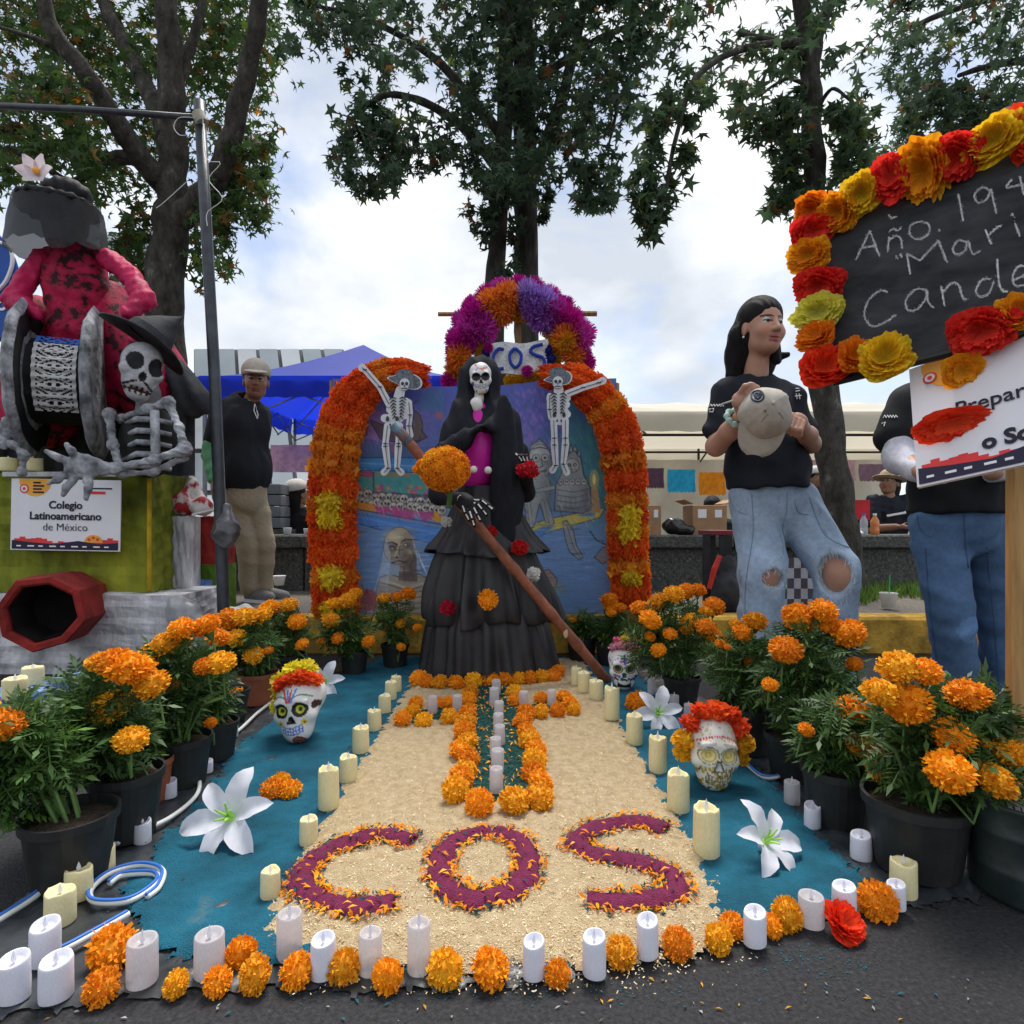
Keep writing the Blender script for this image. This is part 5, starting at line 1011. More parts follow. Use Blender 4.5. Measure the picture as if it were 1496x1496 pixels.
def paintC(u, v, f, I, col):
    fr = f > 0; col[:] = np.where((v > .02)[:, None], (.62, .6, .54), (.72, .70, .6)); r = np.random.default_rng(2)
    for sg in (-1, 1):
        e = np.hypot(u - sg * .028, (v - .004) * 1.1); col[fr & (e < .027)] = (.10, .085, .06); col[fr & (e < .0245)] = (.72, .66, .42); col[fr & (np.abs(e - .018) < .002)] = (.55, .42, .08); col[fr & (e < .012)] = (.78, .62, .18); col[fr & (np.abs(e - .007) < .0016)] = (.5, .38, .05)
        col[fr & (seg(u, v, (sg * .014, .036), (sg * .05, .030)) < .004)] = (.34, .33, .32)  # thin grey brow shading painted into the skull colour
        for k in range(26): a = (sg * r.uniform(.004, .06), r.uniform(.035, .085)); spots(u, v, col, [a], .0022, (.45, .36, .15))
    for k in range(150):
        a = r.uniform(-.062, .062); b = r.uniform(-.1, -.028); col[fr & (np.abs(u - a) < .0022) & (np.abs(v - b) < .0045)] = (.42, .30, .03) if k % 3 else (.05, .045, .03)
    col[fr & (np.abs(v - .055 + u * u * 6) < .003) & (np.sin(u * 900) > -.3)] = (.5, .04, .06)
    col[fr & (np.abs(u) < .012 - (v + .026) * .4) & (v > -.04) & (v < -.008)] = (.1, .09, .08); col[fr & (np.abs(u) < .007 - (v + .026) * .3) & (v > -.037) & (v < -.014)] = (.6, .58, .52); teeth(u, v, f, col, -.076, (.2, .17, .08), .0015, .032, 9, .022)
rA = Matrix.Rotation(R(-8), 3, 'Y') @ Matrix.Rotation(R(-4), 3, 'Z') @ Matrix.Rotation(R(-6), 3, 'X')
tA, cA, sA, pA = put_skull('white painted skull with yellow eyes crowned by yellow and orange flowers', 432, 1092, 70, paintA, rA)
rB = Matrix.Rotation(R(-8), 3, 'Z'); tB, cB, sB, pB = put_skull('small dotted skull with black moustache, pink and yellow flower crown', 914, 1012, 46, paintB, rB)
rC = Matrix.Rotation(R(3), 3, 'Y') @ Matrix.Rotation(R(-4), 3, 'X'); tC, cC, sC, pC = put_skull('gold dotted skull wearing a red and yellow flower crown', 1046, 1162, 76, paintC, rC)
def crown(t, p, s, items):
    for a, rr, me in items:
        o = put('paper_flower', me, t, loc=Vector(p(*a)) - orig(t)); o.scale = (rr * s, rr * s, rr * s); o.rotation_euler = (random.uniform(-.6, .4), random.uniform(-.5, .5), random.uniform(0, 6))
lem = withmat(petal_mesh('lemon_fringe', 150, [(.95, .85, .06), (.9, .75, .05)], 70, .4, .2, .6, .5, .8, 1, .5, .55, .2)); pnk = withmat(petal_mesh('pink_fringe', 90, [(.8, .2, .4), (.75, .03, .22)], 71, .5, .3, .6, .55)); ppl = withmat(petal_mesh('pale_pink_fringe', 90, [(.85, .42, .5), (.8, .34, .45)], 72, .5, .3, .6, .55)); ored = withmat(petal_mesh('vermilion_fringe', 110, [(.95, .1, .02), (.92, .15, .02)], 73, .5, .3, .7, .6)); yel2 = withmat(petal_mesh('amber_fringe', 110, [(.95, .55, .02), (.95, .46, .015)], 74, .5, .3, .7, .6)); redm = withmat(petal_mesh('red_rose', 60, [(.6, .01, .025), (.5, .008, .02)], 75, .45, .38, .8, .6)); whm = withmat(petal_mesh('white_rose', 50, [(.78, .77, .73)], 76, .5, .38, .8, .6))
crown(tA, pA, sA, [((-.05, .0, .085), .042, lem), ((-.015, .01, .11), .04, lem), ((-.065, .02, .05), .035, lem), ((-.08, .02, .01), .03, lem), ((.02, .02, .112), .035, lem), ((-.03, -.045, .082), .032, ored), ((.0, -.05, .09), .03, ored), ((.035, -.04, .092), .034, ored), ((.06, -.02, .08), .028, ored)])
crown(tB, pB, sB, [((-.04, -.02, .09), .03, ppl), ((-.01, -.035, .098), .032, ppl), ((.025, -.02, .1), .03, ppl), ((.055, -.02, .082), .034, pnk), ((.01, .01, .12), .03, lem), ((.04, .01, .11), .026, pnk), ((-.02, .03, .11), .03, pnk)])
crown(tC, pC, sC, [((-.062, -.02, .075), .034, ored), ((-.03, -.01, .105), .036, ored), ((.01, -.015, .112), .04, ored), ((.045, -.01, .1), .036, ored), ((.07, -.02, .07), .034, ored), ((-.082, -.02, .03), .036, yel2), ((-.078, -.01, -.008), .03, yel2), ((.086, -.02, .028), .036, yel2), ((.08, -.01, -.012), .03, yel2)])
# ---------------------------------------------------------------- the catrina statue
SD = 3.12
ct = thing('catrina_statue', 'life-size skeleton lady in black hooded shawl and tiered black skirt', 'statue', (-.115, SD, .02))
def q(x, y, dd=0): return tuple(P(x, y, SD + dd))
satin = M('black_satin', (.014, .013, .015), .5, .3, 14, .25, 30, spec=.45); veilm = M('black_veil', (.011, .012, .017), .8, .25, 30, .3, 160, spec=.25)
def tier(zs, name, folds, amp, seed, n=150):
    r = random.Random(seed); ph = [r.uniform(0, 6.28) for _ in range(6)]; rings = []
    Z = spline(zs, 26)
    for i, (z, cx, rx, am) in enumerate(Z):
        ring = []
        for j in range(n):
            a = 2 * math.pi * j / n; w_ = (1 - 2 * abs(math.sin(.5 * folds * a + ph[0] + .6 * math.sin(a * 3 + ph[1])))) * .55 + .3 * math.sin(folds * 1.7 * a + ph[2] + z * 3) + .35 * (1 - 2 * abs(math.sin(folds * .35 * a + ph[3] - z * 3)))
            rr = rx * (1 + amp * am * w_) ; dz = .012 * am * math.sin(3 * a + ph[4]) + .008 * am * math.sin(7 * a + ph[5])
            ring.append(Vector((cx + rr * math.cos(a), SD + .86 * rr * math.sin(a), max(.022, z + dz * (i / 25)))))
        rings.append(ring)
    MB().loft(rings, cap=False).build(name, satin, ct, smooth=True)
tier([(.95, -.14, .13, .1), (.85, -.135, .17, .3), (.72, -.13, .235, .6), (.645, -.128, .295, .8), (.62, -.126, .305, 1), (.626, -.126, .285, 1)], 'upper_skirt_tier', 11, .12, 1)
tier([(.68, -.13, .225, .2), (.58, -.13, .262, .6), (.48, -.128, .300, .9), (.40, -.125, .328, 1), (.33, -.122, .338, 1.1), (.285, -.12, .335, 1.3), (.292, -.12, .315, 1.2)], 'middle_skirt_tier', 10, .17, 2)
tier([(.36, -.12, .27, .3), (.25, -.118, .31, .7), (.12, -.113, .335, 1), (.03, -.11, .355, 1), (.0, -.11, .36, 1)], 'lower_skirt_tier', 17, .085, 3)
MB().tube([Vector((-.12, SD, .03)), Vector((-.13, SD, .95))], .06, 10).build('inner_post', blk, ct)
# torso and shoulders
S = SDF(); S.ell(q(702, 655, -.055), (.095, .10, .17), 0); S.cap(q(697, 610, -.02), q(695, 690, -.03), .08, .1, 0, .04)
sdf_obj('magenta_bodice', S, .009, M('magenta_satin', (.55, .012, .32), .4, .12, 12, .1, 40), ct)
bone = M('bone_white', (.74, .72, .68), .5, .08, 30)
rS = Matrix.Rotation(R(-3), 3, 'Y') @ Matrix.Rotation(R(4), 3, 'Z') @ Matrix.Rotation(R(8), 3, 'X'); sS = .80; cS = Vector(q(702, 553, -.045))
def paintS(u, v, f, I, col):
    fr = f > 0; col[:] = (.74, .73, .72)
    for sg in (-1, 1): e = np.hypot((u - sg * .028) / 1.15, v - .004); col[fr & (e < .0245)] = (.008, .008, .012)
    col[fr & (np.abs(u) < .010 - (v + .026) * .5) & (v > -.038) & (v < -.010)] = (.012, .012, .02); teeth(u, v, f, col, -.066, (.05, .06, .12), .0016, .036, 8, .02)
    r = np.random.default_rng(6)
    for k in range(14): col[fr & (np.hypot(u - r.uniform(-.03, .04), v - r.uniform(.035, .08)) < .006)] = [(.6, .2, .12), (.65, .45, .4), (.3, .25, .4)][k % 3]
    spots(u, v, col, [(-.05, -.03), (-.054, -.04), (-.047, -.045)], .006, (.12, .1, .4)); col[fr & (v < -.092)] = (.72, .40, .06); spots(u, v, col, [(.045, -.05), (.03, -.078), (-.03, -.08)], .005, (.1, .1, .3))
Sk, pS = skull_sdf(cS, sS, rS); sdf_obj('skull_head', Sk, .0028, SKM, ct, {0: (.7, .7, .7)}, skull_paint(cS, sS, rS, paintS))
S = SDF(); S.cap(q(700, 575, -.03), q(698, 600, -.03), .024, .026); S.ell(q(696, 592, -.09), (.032, .02, .034), k=.02); S.cap(q(700, 582, -.05), q(695, 588, -.09), .018, .02)
sdf_obj('neck_bone', S, .006, bone, ct)
# hood and shawl
S = SDF(); S.ell(q(702, 550, .03), (.106, .125, .108), 0, .03); S.cap(q(701, 555, .05), q(698, 610, .02), .108, .145, 0, .05); S.ell(q(697, 642, -.01), (.19, .155, .15), 0, .05)
S.cap(q(672, 600, -.06), q(652, 668, -.08), .05, .07, 0, .05); S.cap(q(732, 600, -.06), q(748, 670, -.06), .05, .06, 0, .05)
S.chain([q(738, 600, -.13), q(715, 628, -.19), q(680, 640, -.21), q(650, 660, -.2)], [.04, .045, .05, .055], 0, .02)
S.ell(q(702, 560, -.16), (.062, .135, .115), 0, .03, sub=True); S.ell(q(697, 596, -.20), (.055, .10, .055), 0, .02, sub=True); S.ell(q(706, 664, -.22), (.062, .16, .12), 0, .02, sub=True)
S.ell(q(736, 700, -.17), (.075, .042, .42), 0, .03); S.ell(q(748, 690, -.10), (.075, .08, .33), 0, .03); S.cap(q(640, 665, -.12), q(634, 700, -.14), .045, .03, 0, .03)
S.fold = lambda X, Y, Z: .009 * np.abs(np.sin(X * 52 + 2.5 * np.sin(Z * 3 + 1) + Y * 20)) + .004 * np.abs(np.sin(X * 23 - Z * 17 + 2))
sdf_obj('hood_and_shawl', S, .007, veilm, ct)
# sleeves
S = SDF(); S.chain([q(648, 665, -.08), q(642, 722, -.2), q(668, 728, -.33)], [.06, .05, .032], 0, .02); sdf_obj('sleeve', S, .009, veilm, ct)
S = SDF(); S.chain([q(758, 660, -.06), q(768, 720, -.05), q(770, 700, -.16)], [.05, .045, .03], 0, .02); sdf_obj('sleeve', S, .009, veilm, ct)
# gloves with painted bones
glove = M('black_glove', (.013, .013, .015), .7, .2, 20)
def hand(pts_palm, fingers, name='gloved_hand', r=.011):
    S = SDF(); S.cap(pts_palm[0], pts_palm[1], .028, .034, 0, .02); bones = MB(); a, b = Vector(pts_palm[0]), Vector(pts_palm[1]); S.ell(tuple(a.lerp(b, .6)), (.036, .022, .036), 0, .02)
    for f in fingers:
        S.chain(f, [r * 1.05, r, r * .92, r * .85][:len(f)], 0, .006)
    o = sdf_obj(name, S, .0045, glove, ct)
    for f in fingers:
        toc = Vector((0, -1, 0))
        full = [tuple(a.lerp(Vector(f[0]), .35))] + list(f)
        for i in range(len(full) - 1):
            u, v = Vector(full[i]) + toc * r * .95, Vector(full[i + 1]) + toc * r * .9; m0, m1 = u.lerp(v, .12), u.lerp(v, .84); bones.tube([m0, m0.lerp(m1, .15), m0.lerp(m1, .85), m1], [.0052, .0036, .0036, .0052], 6)
    bones.ell(tuple(a.lerp(b, .45) + Vector((0, -.024, 0))), (.024, .008, .026), 10, 6); bones.build('painted_bone', bone, o)
    return o
def stf(u, dd=0): return None
st0, st1 = P(575, 620, 2.74), G(888, 1000) + Vector((0, 0, .015))
def on_staff(u): return st0.lerp(st1, u)
hp = on_staff(.37)
hand([q(668, 728, -.36), (P(684, 735, 2.72))], [[tuple(P(692 + 6 * k, 741 - 5 * k, 2.70)), tuple(P(698 + 7.5 * k, 752 - 7 * k, 2.68)), tuple(P(702 + 9 * k, 760 - 8 * k, 2.69))] for k in range(-1, 3)] + [[tuple(P(676, 738, 2.71)), tuple(P(680, 750, 2.69)), tuple(P(686, 760, 2.70))]])
hand([q(770, 700, -.16), q(769, 684, -.22)], [[q(763 + 4 * k, 674, -.25), q(757 + 6 * k, 666, -.26), q(753 + 8 * k, 663 + 2 * k, -.25)] for k in range(3)] + [[q(775, 684, -.25), q(779, 678, -.27), q(777, 672, -.28)]], r=.009)
for x, y, me, s_, dd in ((776, 686, redm, 13, -.33), (762, 688, redm, 10, -.30)): o = put('rose', me, ct, loc=Vector(q(x, y, dd)) - orig(ct)); o.scale = (s_ * .0033,) * 3; o.rotation_euler = (R(60), 0, 1)
for x, y in ((692, 686), (713, 687)): MB().ell(q(x, y, -.24), (.018, .018, .018)).build('white_bead', bone, ct, smooth=True)
# paper roses pinned on the skirt
for x, y, me, s_, rr in ((655, 888, redm, 11, .33), (760, 800, redm, 12, .29), (713, 876, mari[0], 14, .36), (779, 838, whm, 10, .34), (718, 777, redm, 9, .27), (652, 762, whm, 8, .27), (779, 842, whm, 8, .34)):
    p = P(x, y, SD); dx = p.x + .125; dep = math.sqrt(max(0, rr * rr - dx * dx)) * .86; p = P(x, y, SD - dep - .02); o = put('pinned_rose', me, ct, loc=p - orig(ct)); o.scale = (s_ * .0033,) * 3; o.rotation_euler = (R(75), 0, random.uniform(-1, 1))
# staff
bm = M('brown_bamboo', (.22, .075, .04), .5, .35, 6, .15, 30, stretch=(3, 3, 3), detail=7, ramp3=[(.78, (.4, .26, .16))])
sf = thing('bamboo_staff', 'long brown bamboo staff leaning diagonally across the black skirt', 'staff', st1)
pts, rad = [], []
for i in range(41):
    u = i / 40; pts.append(on_staff(u)); kn = min(abs(u - c_) for c_ in (.18, .36, .54, .72, .86)); rad.append(.0235 + .001 * math.sin(i) + (.004 if kn < .013 else 0))
MB().tube(pts, rad, 16).build('cane', bm, sf, smooth=True)
MB().tube([on_staff(0) , on_staff(.07)], .0245, 14).build('blue_grip', M('faded_blue_wrap', (.10, .16, .22), .6, .3, 20), sf, smooth=True)
MB().ell(on_staff(.80) + Vector((-.008, -.022, .0)), (.012, .006, .022), 8, 6).build('bare_patch', M('bare_cane', (.5, .38, .26), .7, .2, 20), sf)
# marigold bouquet held at the staff
bq = thing('marigold_bouquet', 'big round bunch of orange marigolds tied to the bamboo staff', 'bouquet', P(650, 685, 2.66))
for i in range(34):
    z = 1 - (i + .5) / 34 * 2; a = i * 2.4; rr = math.sqrt(1 - z * z); c = Vector((rr * math.cos(a), rr * math.sin(a), z)); o = put('marigold_bloom', mari[i % 5], bq, loc=(c.x * .082, c.y * .07, c.z * .07)); o.scale = (.042,) * 3
    o.rotation_euler = c.to_track_quat('Z', 'Y').to_euler()
for x, y in ((612, 686), (622, 690), (618, 678)): o = put('marigold_bloom', mari[1], bq, loc=P(x, y, 2.66) - orig(bq)); o.scale = (.03,) * 3
MB().tube([P(655, 700, 2.68), P(658, 722, 2.7), P(655, 742, 2.72)], .012, 8).build('stem_bundle', calyx_m, bq)
# ---------------------------------------------------------------- potted marigolds
lv, lf = [], []
def _q(a, b, c, d): o = len(lv); lv.extend([a, b, c, d]); lf.append((o, o + 1, o + 2, o + 3))
zf = lambda t: -.28 * t * t
for i, t_ in enumerate((.22, .38, .54, .70, .85)):
    ln = (.30, .36, .34, .28, .2)[i]
    for s_ in (-1, 1):
        b = (t_, 0, zf(t_)); tip = (t_ + ln * .62, s_ * ln, zf(t_) - .05); m1 = (t_ + ln * .40, s_ * ln * .42, zf(t_) + .02); m2 = (t_ + ln * .16, s_ * ln * .58, zf(t_) - .01)
        _q(b, m1, tip, m2) if s_ > 0 else _q(b, m2, tip, m1)
_q((0, -.018, 0), (.5, -.016, zf(.5)), (.5, .016, zf(.5)), (0, .018, 0)); _q((.5, -.016, zf(.5)), (1, -.01, zf(1)), (1, .01, zf(1)), (.5, .016, zf(.5))); _q((.86, 0, zf(.86)), (1.02, -.07, zf(1)), (1.25, 0, zf(1.2)), (1.02, .07, zf(1)))
lv = np.array(lv)
MGL = M('marigold_leaf', attr=True, rough=.5, var=.2, scale=30, trans=.28, spec=.4)
potb = M('black_pot_plastic', (.020, .022, .021), .5, .35, 12, .1, 30, spec=.35); pott = M('terracotta_plastic', (.27, .085, .04), .6, .2, 10); soil = M('potting_soil', (.05, .035, .022), .95, .4, 60, 1., 120); stm = M('green_stem', (.10, .19, .05), .6, .25, 20)
def frames(d, up):
    d = d / np.linalg.norm(d, axis=1, keepdims=True); z = up - d * (up * d).sum(1, keepdims=True); z /= np.linalg.norm(z, axis=1, keepdims=True) + 1e-9
    return np.stack([d, np.cross(z, d), z], 2)
def plant(label, bx, by, rim_px, pot_hpx, fol, flowers, mat=None, n=230, group='potted marigolds', hue=(.06, .125, .03), buds=()):
    b = G(bx, by); d0 = b.y; s = d0 / F; r = rim_px * s / 2; ph = pot_hpx * s; c = Vector((b.x, d0 + r * .8, .008)); d0 = c.y; s = d0 / F
    t = thing('marigold_plant', label, 'potted plant', c, group); mt_ = mat or potb
    pot = MB().lathe([(r * .74, 0), (r * .78, ph * .02), (r * .95, ph * .86), (r * 1.02, ph * .87), (r * 1.03, ph), (r * .96, ph), (r * .93, ph * .86), (r * .9, ph * .8)], c, 28); pot.build('pot', mt_, t, smooth=False)
    MB().lathe([(r * .93, ph * .86), (r * .6, ph * .9), (.001, ph * .92)], c, 16).build('soil', soil, t, smooth=True)
    x0, x1, y0, y1 = fol; y1 += 24; n = int(n * 1.45); cx = ((x0 + x1) / 2 - 748) * s; rx = (x1 - x0) / 2 * s; zt = H - (y0 - YH) * s; zb = max(ph * .9, H - (y1 - YH) * s); cz = (zt + zb) / 2; rz_ = (zt - zb) / 2; C = np.array([cx, d0, cz])
    u = rng.normal(size=(n, 3)); u /= np.linalg.norm(u, axis=1, keepdims=True); rad = rng.random(n) ** .45; rad = np.clip(rad, .15, 1) * (1 + .12 * np.sin(u[:, 0] * 5 + u[:, 2] * 4 + bx))
    pos = C + u * rad[:, None] * np.array([rx * .92, rx * .8, rz_ * .95]); dr = u * (1, 1, .5) + rng.normal(0, .45, (n, 3)); dr[:, 2] += .15
    up = np.tile([0, -.25, 1.], (n, 1)) + rng.normal(0, .35, (n, 3)); ln = rng.uniform(.05, .095, n); base = np.array(orig(t)); pos = pos - dr / np.linalg.norm(dr, axis=1, keepdims=True) * ln[:, None] * .6
    bright = rng.uniform(.7, 1.4, (n, 1)); cols = np.array(hue) * bright * np.where(rng.random((n, 1)) < .12, (1.5, 1.35, .9), 1)
    me = scatter('foliage', lv, lf, pos - base, frames(dr, up), ln, cols); me.materials.append(MGL); tag(put('foliage', me, t), kind='stuff')
    stb = Vector((c.x, c.y, ph * .85))
    for k in range(6):
        a = k * 1.05 + bx; e = Vector((cx + rx * .55 * math.cos(a), d0 + rx * .5 * math.sin(a), cz + rz_ * .4)); MB().tube([stb + Vector((.02 * math.cos(a), .02 * math.sin(a), 0)), stb.lerp(e, .5) + Vector((.01, 0, .02)), e], [.0045, .004, .0025], 5).build('stem', stm, t)
    for i, f in enumerate(flowers):
        fx, fy, fs = f[:3]; w_ = min(1, max(0, (fy - y0) / (y1 - y0 + 1e-6))); dd = d0 - rx * .85 * min(1, w_ * 1.6) + random.uniform(-.3, .3) * rx * (1 - w_) if len(f) < 4 else d0 + f[3]
        p = P(fx, fy, dd); sz = fs * dd / F / 2 * 1.06; tl = random.uniform(.05, .45) + .5 * w_; az = random.uniform(-.7, .7)
        o = put('bloom', mari[random.randrange(5)], t, loc=p - orig(t)); o.scale = (sz, sz, sz * random.uniform(.88, 1.1)); o.rotation_euler = (tl, random.uniform(-.35, .35), az)
        dn = o.rotation_euler.to_matrix() @ Vector((0, 0, -1)); q0 = p + dn * sz * .35; q1 = p + dn * sz * 1.15
        cal = MB().tube([q0, p + dn * sz * .75, q1], [sz * .5, sz * .3, .004], 8); ob = cal.build('calyx', calyx_m, None, base=p); ob.location = (0, 0, 0); me_ = ob.data; me_.transform(o.matrix_basis.to_3x3().to_4x4().inverted()); ob.parent = o
        MB().tube([q1, q1 + (dn + Vector((0, 0, -1))) * .03, q1.lerp(stb, .5) + Vector((0, 0, .02)), stb], [.0028, .003, .0034, .004], 5).build('stem', stm, t)
    return t
plant('large marigold in black pot by the coiled light strip, one bloom at its edge', 66, 1322, 130, 106, (-60, 112, 1010, 1235), [(8, 1058, 50), (-30, 1040, 52)], n=320, hue=(.07, .15, .035))
plant('marigold in black pot behind the short cream candles, wide bright blooms', 158, 1246, 104, 100, (55, 232, 965, 1170), [(168, 967, 46), (190, 976, 62), (222, 1000, 46), (159, 1033, 58), (191, 1080, 44), (146, 966, 36)], n=330)
plant('small marigold in terracotta pot wedged between the big black pots', 208, 1182, 58, 62, (165, 245, 1060, 1130), [], pott, n=70)
plant('marigold in black pot beside the small white candles', 248, 1163, 84, 72, (178, 305, 930, 1105), [(228, 955, 42), (242, 940, 36), (265, 918, 36), (300, 914, 40), (322, 968, 42), (298, 973, 28), (250, 1000, 22)], n=290)
plant('marigold in black pot behind the tealight candle', 302, 1120, 66, 55, (238, 345, 935, 1075), [(262, 937, 32), (318, 931, 34), (300, 975, 24), (307, 1056, 18)], n=210)
plant('marigold in tall terracotta pot behind the dark empty pot', 368, 1036, 58, 46, (310, 415, 905, 1000), [(336, 904, 34), (358, 901, 36), (382, 899, 32), (370, 957, 28), (345, 932, 28), (392, 950, 14)], pott, n=200)
plant('marigold in black pot nearest the left arch leg and pole', 412, 1002, 54, 40, (362, 455, 885, 985), [(396, 888, 30), (422, 883, 26), (434, 908, 26), (441, 941, 18), (396, 916, 14)], n=170)
plant('marigold in black pot at the foot of the left arch leg', 513, 990, 42, 34, (460, 552, 885, 965), [(484, 906, 25), (508, 876, 24), (488, 882, 22), (494, 932, 19), (538, 937, 19), (520, 866, 18), (470, 936, 12)], n=160)
plant('thin marigold in small black pot beside the black skirt', 574, 980, 42, 34, (545, 604, 872, 955), [(561, 875, 20), (580, 872, 17), (597, 867, 22), (585, 911, 15), (586, 945, 13), (610, 917, 13)], n=90)
plant('leafy potted marigold beside the foot of the bamboo staff', 852, 972, 46, 36, (820, 890, 895, 955), [(838, 905, 10)], n=120)
plant('leafy potted marigold with yellow bloom under the right arch leg', 896, 978, 48, 34, (862, 930, 892, 960), [(893, 884, 22), (906, 888, 18), (893, 895, 15), (890, 876, 24)], n=120)
plant('many-headed marigold between the moustached skull and the striped cloth', 1002, 1034, 56, 38, (905, 1050, 870, 1000), [(934, 887, 26), (950, 905, 32), (962, 878, 30), (985, 868, 28), (1002, 864, 26), (1020, 862, 22), (945, 892, 24), (962, 950, 22), (979, 926, 20), (1008, 905, 22), (1002, 918, 22), (1030, 915, 26), (1040, 925, 28), (1043, 886, 30), (1033, 893, 22), (950, 930, 16)], n=300)
plant('bushy marigold in black pot behind the gold dotted skull', 1105, 1112, 88, 70, (1030, 1165, 915, 1065), [(1085, 925, 30), (1103, 908, 34), (1075, 912, 18), (1100, 970, 24), (1120, 1005, 24), (1138, 1002, 18), (1052, 940, 14), (1063, 945, 10)], n=290)
plant('tall marigold in black pot in front of the torn jeans', 1175, 1152, 84, 66, (1105, 1265, 900, 1080), [(1169, 902, 48), (1203, 892, 38), (1212, 914, 32), (1240, 925, 44), (1148, 949, 46), (1248, 970, 22), (1125, 1000, 22)], n=320)
plant('marigold in black pot beside the small white candles right of the carpet', 1246, 1224, 104, 84, (1165, 1320, 1010, 1165), [(1246, 1038, 50), (1288, 1102, 54), (1253, 1088, 34), (1285, 1125, 34), (1178, 1066, 22)], n=290)
plant('large marigold in the widest black pot beside the rusty bucket', 1378, 1306, 150, 112, (1270, 1500, 985, 1215), [(1285, 1011, 46), (1326, 1028, 62), (1312, 974, 52), (1352, 981, 42), (1414, 1015, 56), (1393, 1075, 54), (1387, 1127, 62), (1476, 1098, 44), (1456, 1140, 56), (1440, 1085, 14)], n=420)
# empty dark pot with petals left of the carpet
ep = thing('empty_pot', 'small dark pot with a few orange petals beside the terracotta pot', 'pot', G(332, 1062) + Vector((0, .04, .008)))
MB().lathe([(.045, 0), (.062, .11), (.066, .11), (.066, .125), (.06, .125), (.055, .1), (.001, .098)], orig(ep), 22).build('pot', potb, ep)
o = flakes('petal_heap', np.array([(rng.normal(0, .022), rng.normal(0, .022), .112 + rng.uniform(0, .012)) for _ in range(50)]), .012, .03, .35, MO, .6); o.parent = ep; tag(o, kind='stuff')
# ---------------------------------------------------------------- neighbouring altar with the grey skeleton puppets
def pa(x, y, dd=0): return P(x, y, 3.2 + dd)
def smear(key, c, v=.5, **k): return M(key, c, .85, v, k.get('scale', 6), .7, 25, detail=10, stretch=k.get('stretch'), col2=k.get('col2'))
whitep = smear('smeared_white', (.42, .42, .44), .35, scale=4, col2=(.80, .80, .82), stretch=(1.6, 1.6, .7)); greenp = smear('moss_green_paint', (.16, .20, .012), .6, scale=3.5, col2=(.34, .36, .03), stretch=(1, 1, .4)); redp = smear('brick_red_paint', (.26, .022, .018), .35, scale=8); greyp = M('grey_papier_mache', (.20, .21, .23), .8, .55, 11, .8, 30, detail=8, col2=(.46, .47, .50)); blackp = M('black_papier_mache', (.012, .012, .013), .7, .4, 12, .4, 30); bluep = smear('sky_blue_paint', (.04, .17, .55), .4, scale=7, col2=(.30, .42, .72)); darkgrey = M('charcoal_cloth', (.035, .037, .042), .8, .4, 10, .4, 25)
al = thing('altar_block', 'rough white plinth carrying a moss green box and white corner strip', 'altar', (-2.3, 3.4, 0))
def lumpy(mb, amp=.006, seed=0):
    r = random.Random(seed); mb.v = [(v[0] + r.uniform(-amp, amp), v[1] + r.uniform(-amp, amp), v[2] + r.uniform(-amp, amp) * .6) for v in mb.v]; return mb
def gridbox(c, h, n=8, amp=.006, seed=0):     # box with subdivided, slightly dented faces
    m = MB(); c = Vector(c)
    for ax in range(3):
        for sg in (-1, 1):
            u, v = (ax + 1) % 3, (ax + 2) % 3; rows = []
            for i in range(n + 1):
                row = []
                for j in range(n + 1):
                    p = [0, 0, 0]; p[ax] = sg * h[ax]; p[u] = -h[u] + 2 * h[u] * i / n; p[v] = -h[v] + 2 * h[v] * j / n
                    e = (1 - (i / n * 2 - 1) ** 8) * (1 - (j / n * 2 - 1) ** 8); p[ax] += amp * (math.sin(i * 1.9 + seed) + math.sin(j * 2.3 + i + seed)) * e
                    row.append(c + Vector(p))
                rows.append(row if sg > 0 else row[::-1])
            m.loft(rows, closed=False)
    return m
gridbox((-2.45, 3.36, .20), (.77, .24, .20), 14, .006, 1).build('plinth', whitep, al, smooth=False)
gridbox((-2.5, 3.44, .715), (.60, .20, .315), 14, .008, 2).build('green_box', greenp, al)
gridbox((-1.865, 3.52, .60), (.055, .06, .20), 8, .004, 3).build('white_corner_strip', whitep, al)
MB().tube([(-1.905, 3.235, .41), (-1.905, 3.235, .72), (-1.905, 3.235, 1.02)], .012, 6).build('ochre_edge', smear('ochre_edge', (.45, .28, .01), .4), al)
bx2 = thing('painted_crate', 'tall narrow crate painted red above and green below beside the plinth', 'crate', (-1.8, 3.66, 0))
gridbox((-1.77, 3.70, .66), (.075, .07, .14), 6, .004, 4).build('red_half', redp, bx2); gridbox((-1.77, 3.70, .26), (.08, .075, .26), 6, .004, 5).build('green_half', smear('leaf_green_paint', (.07, .14, .012), .5), bx2); gridbox((-1.80, 3.60, .36), (.04, .02, .07), 4, .003, 6).build('blue_patch', bluep, bx2)
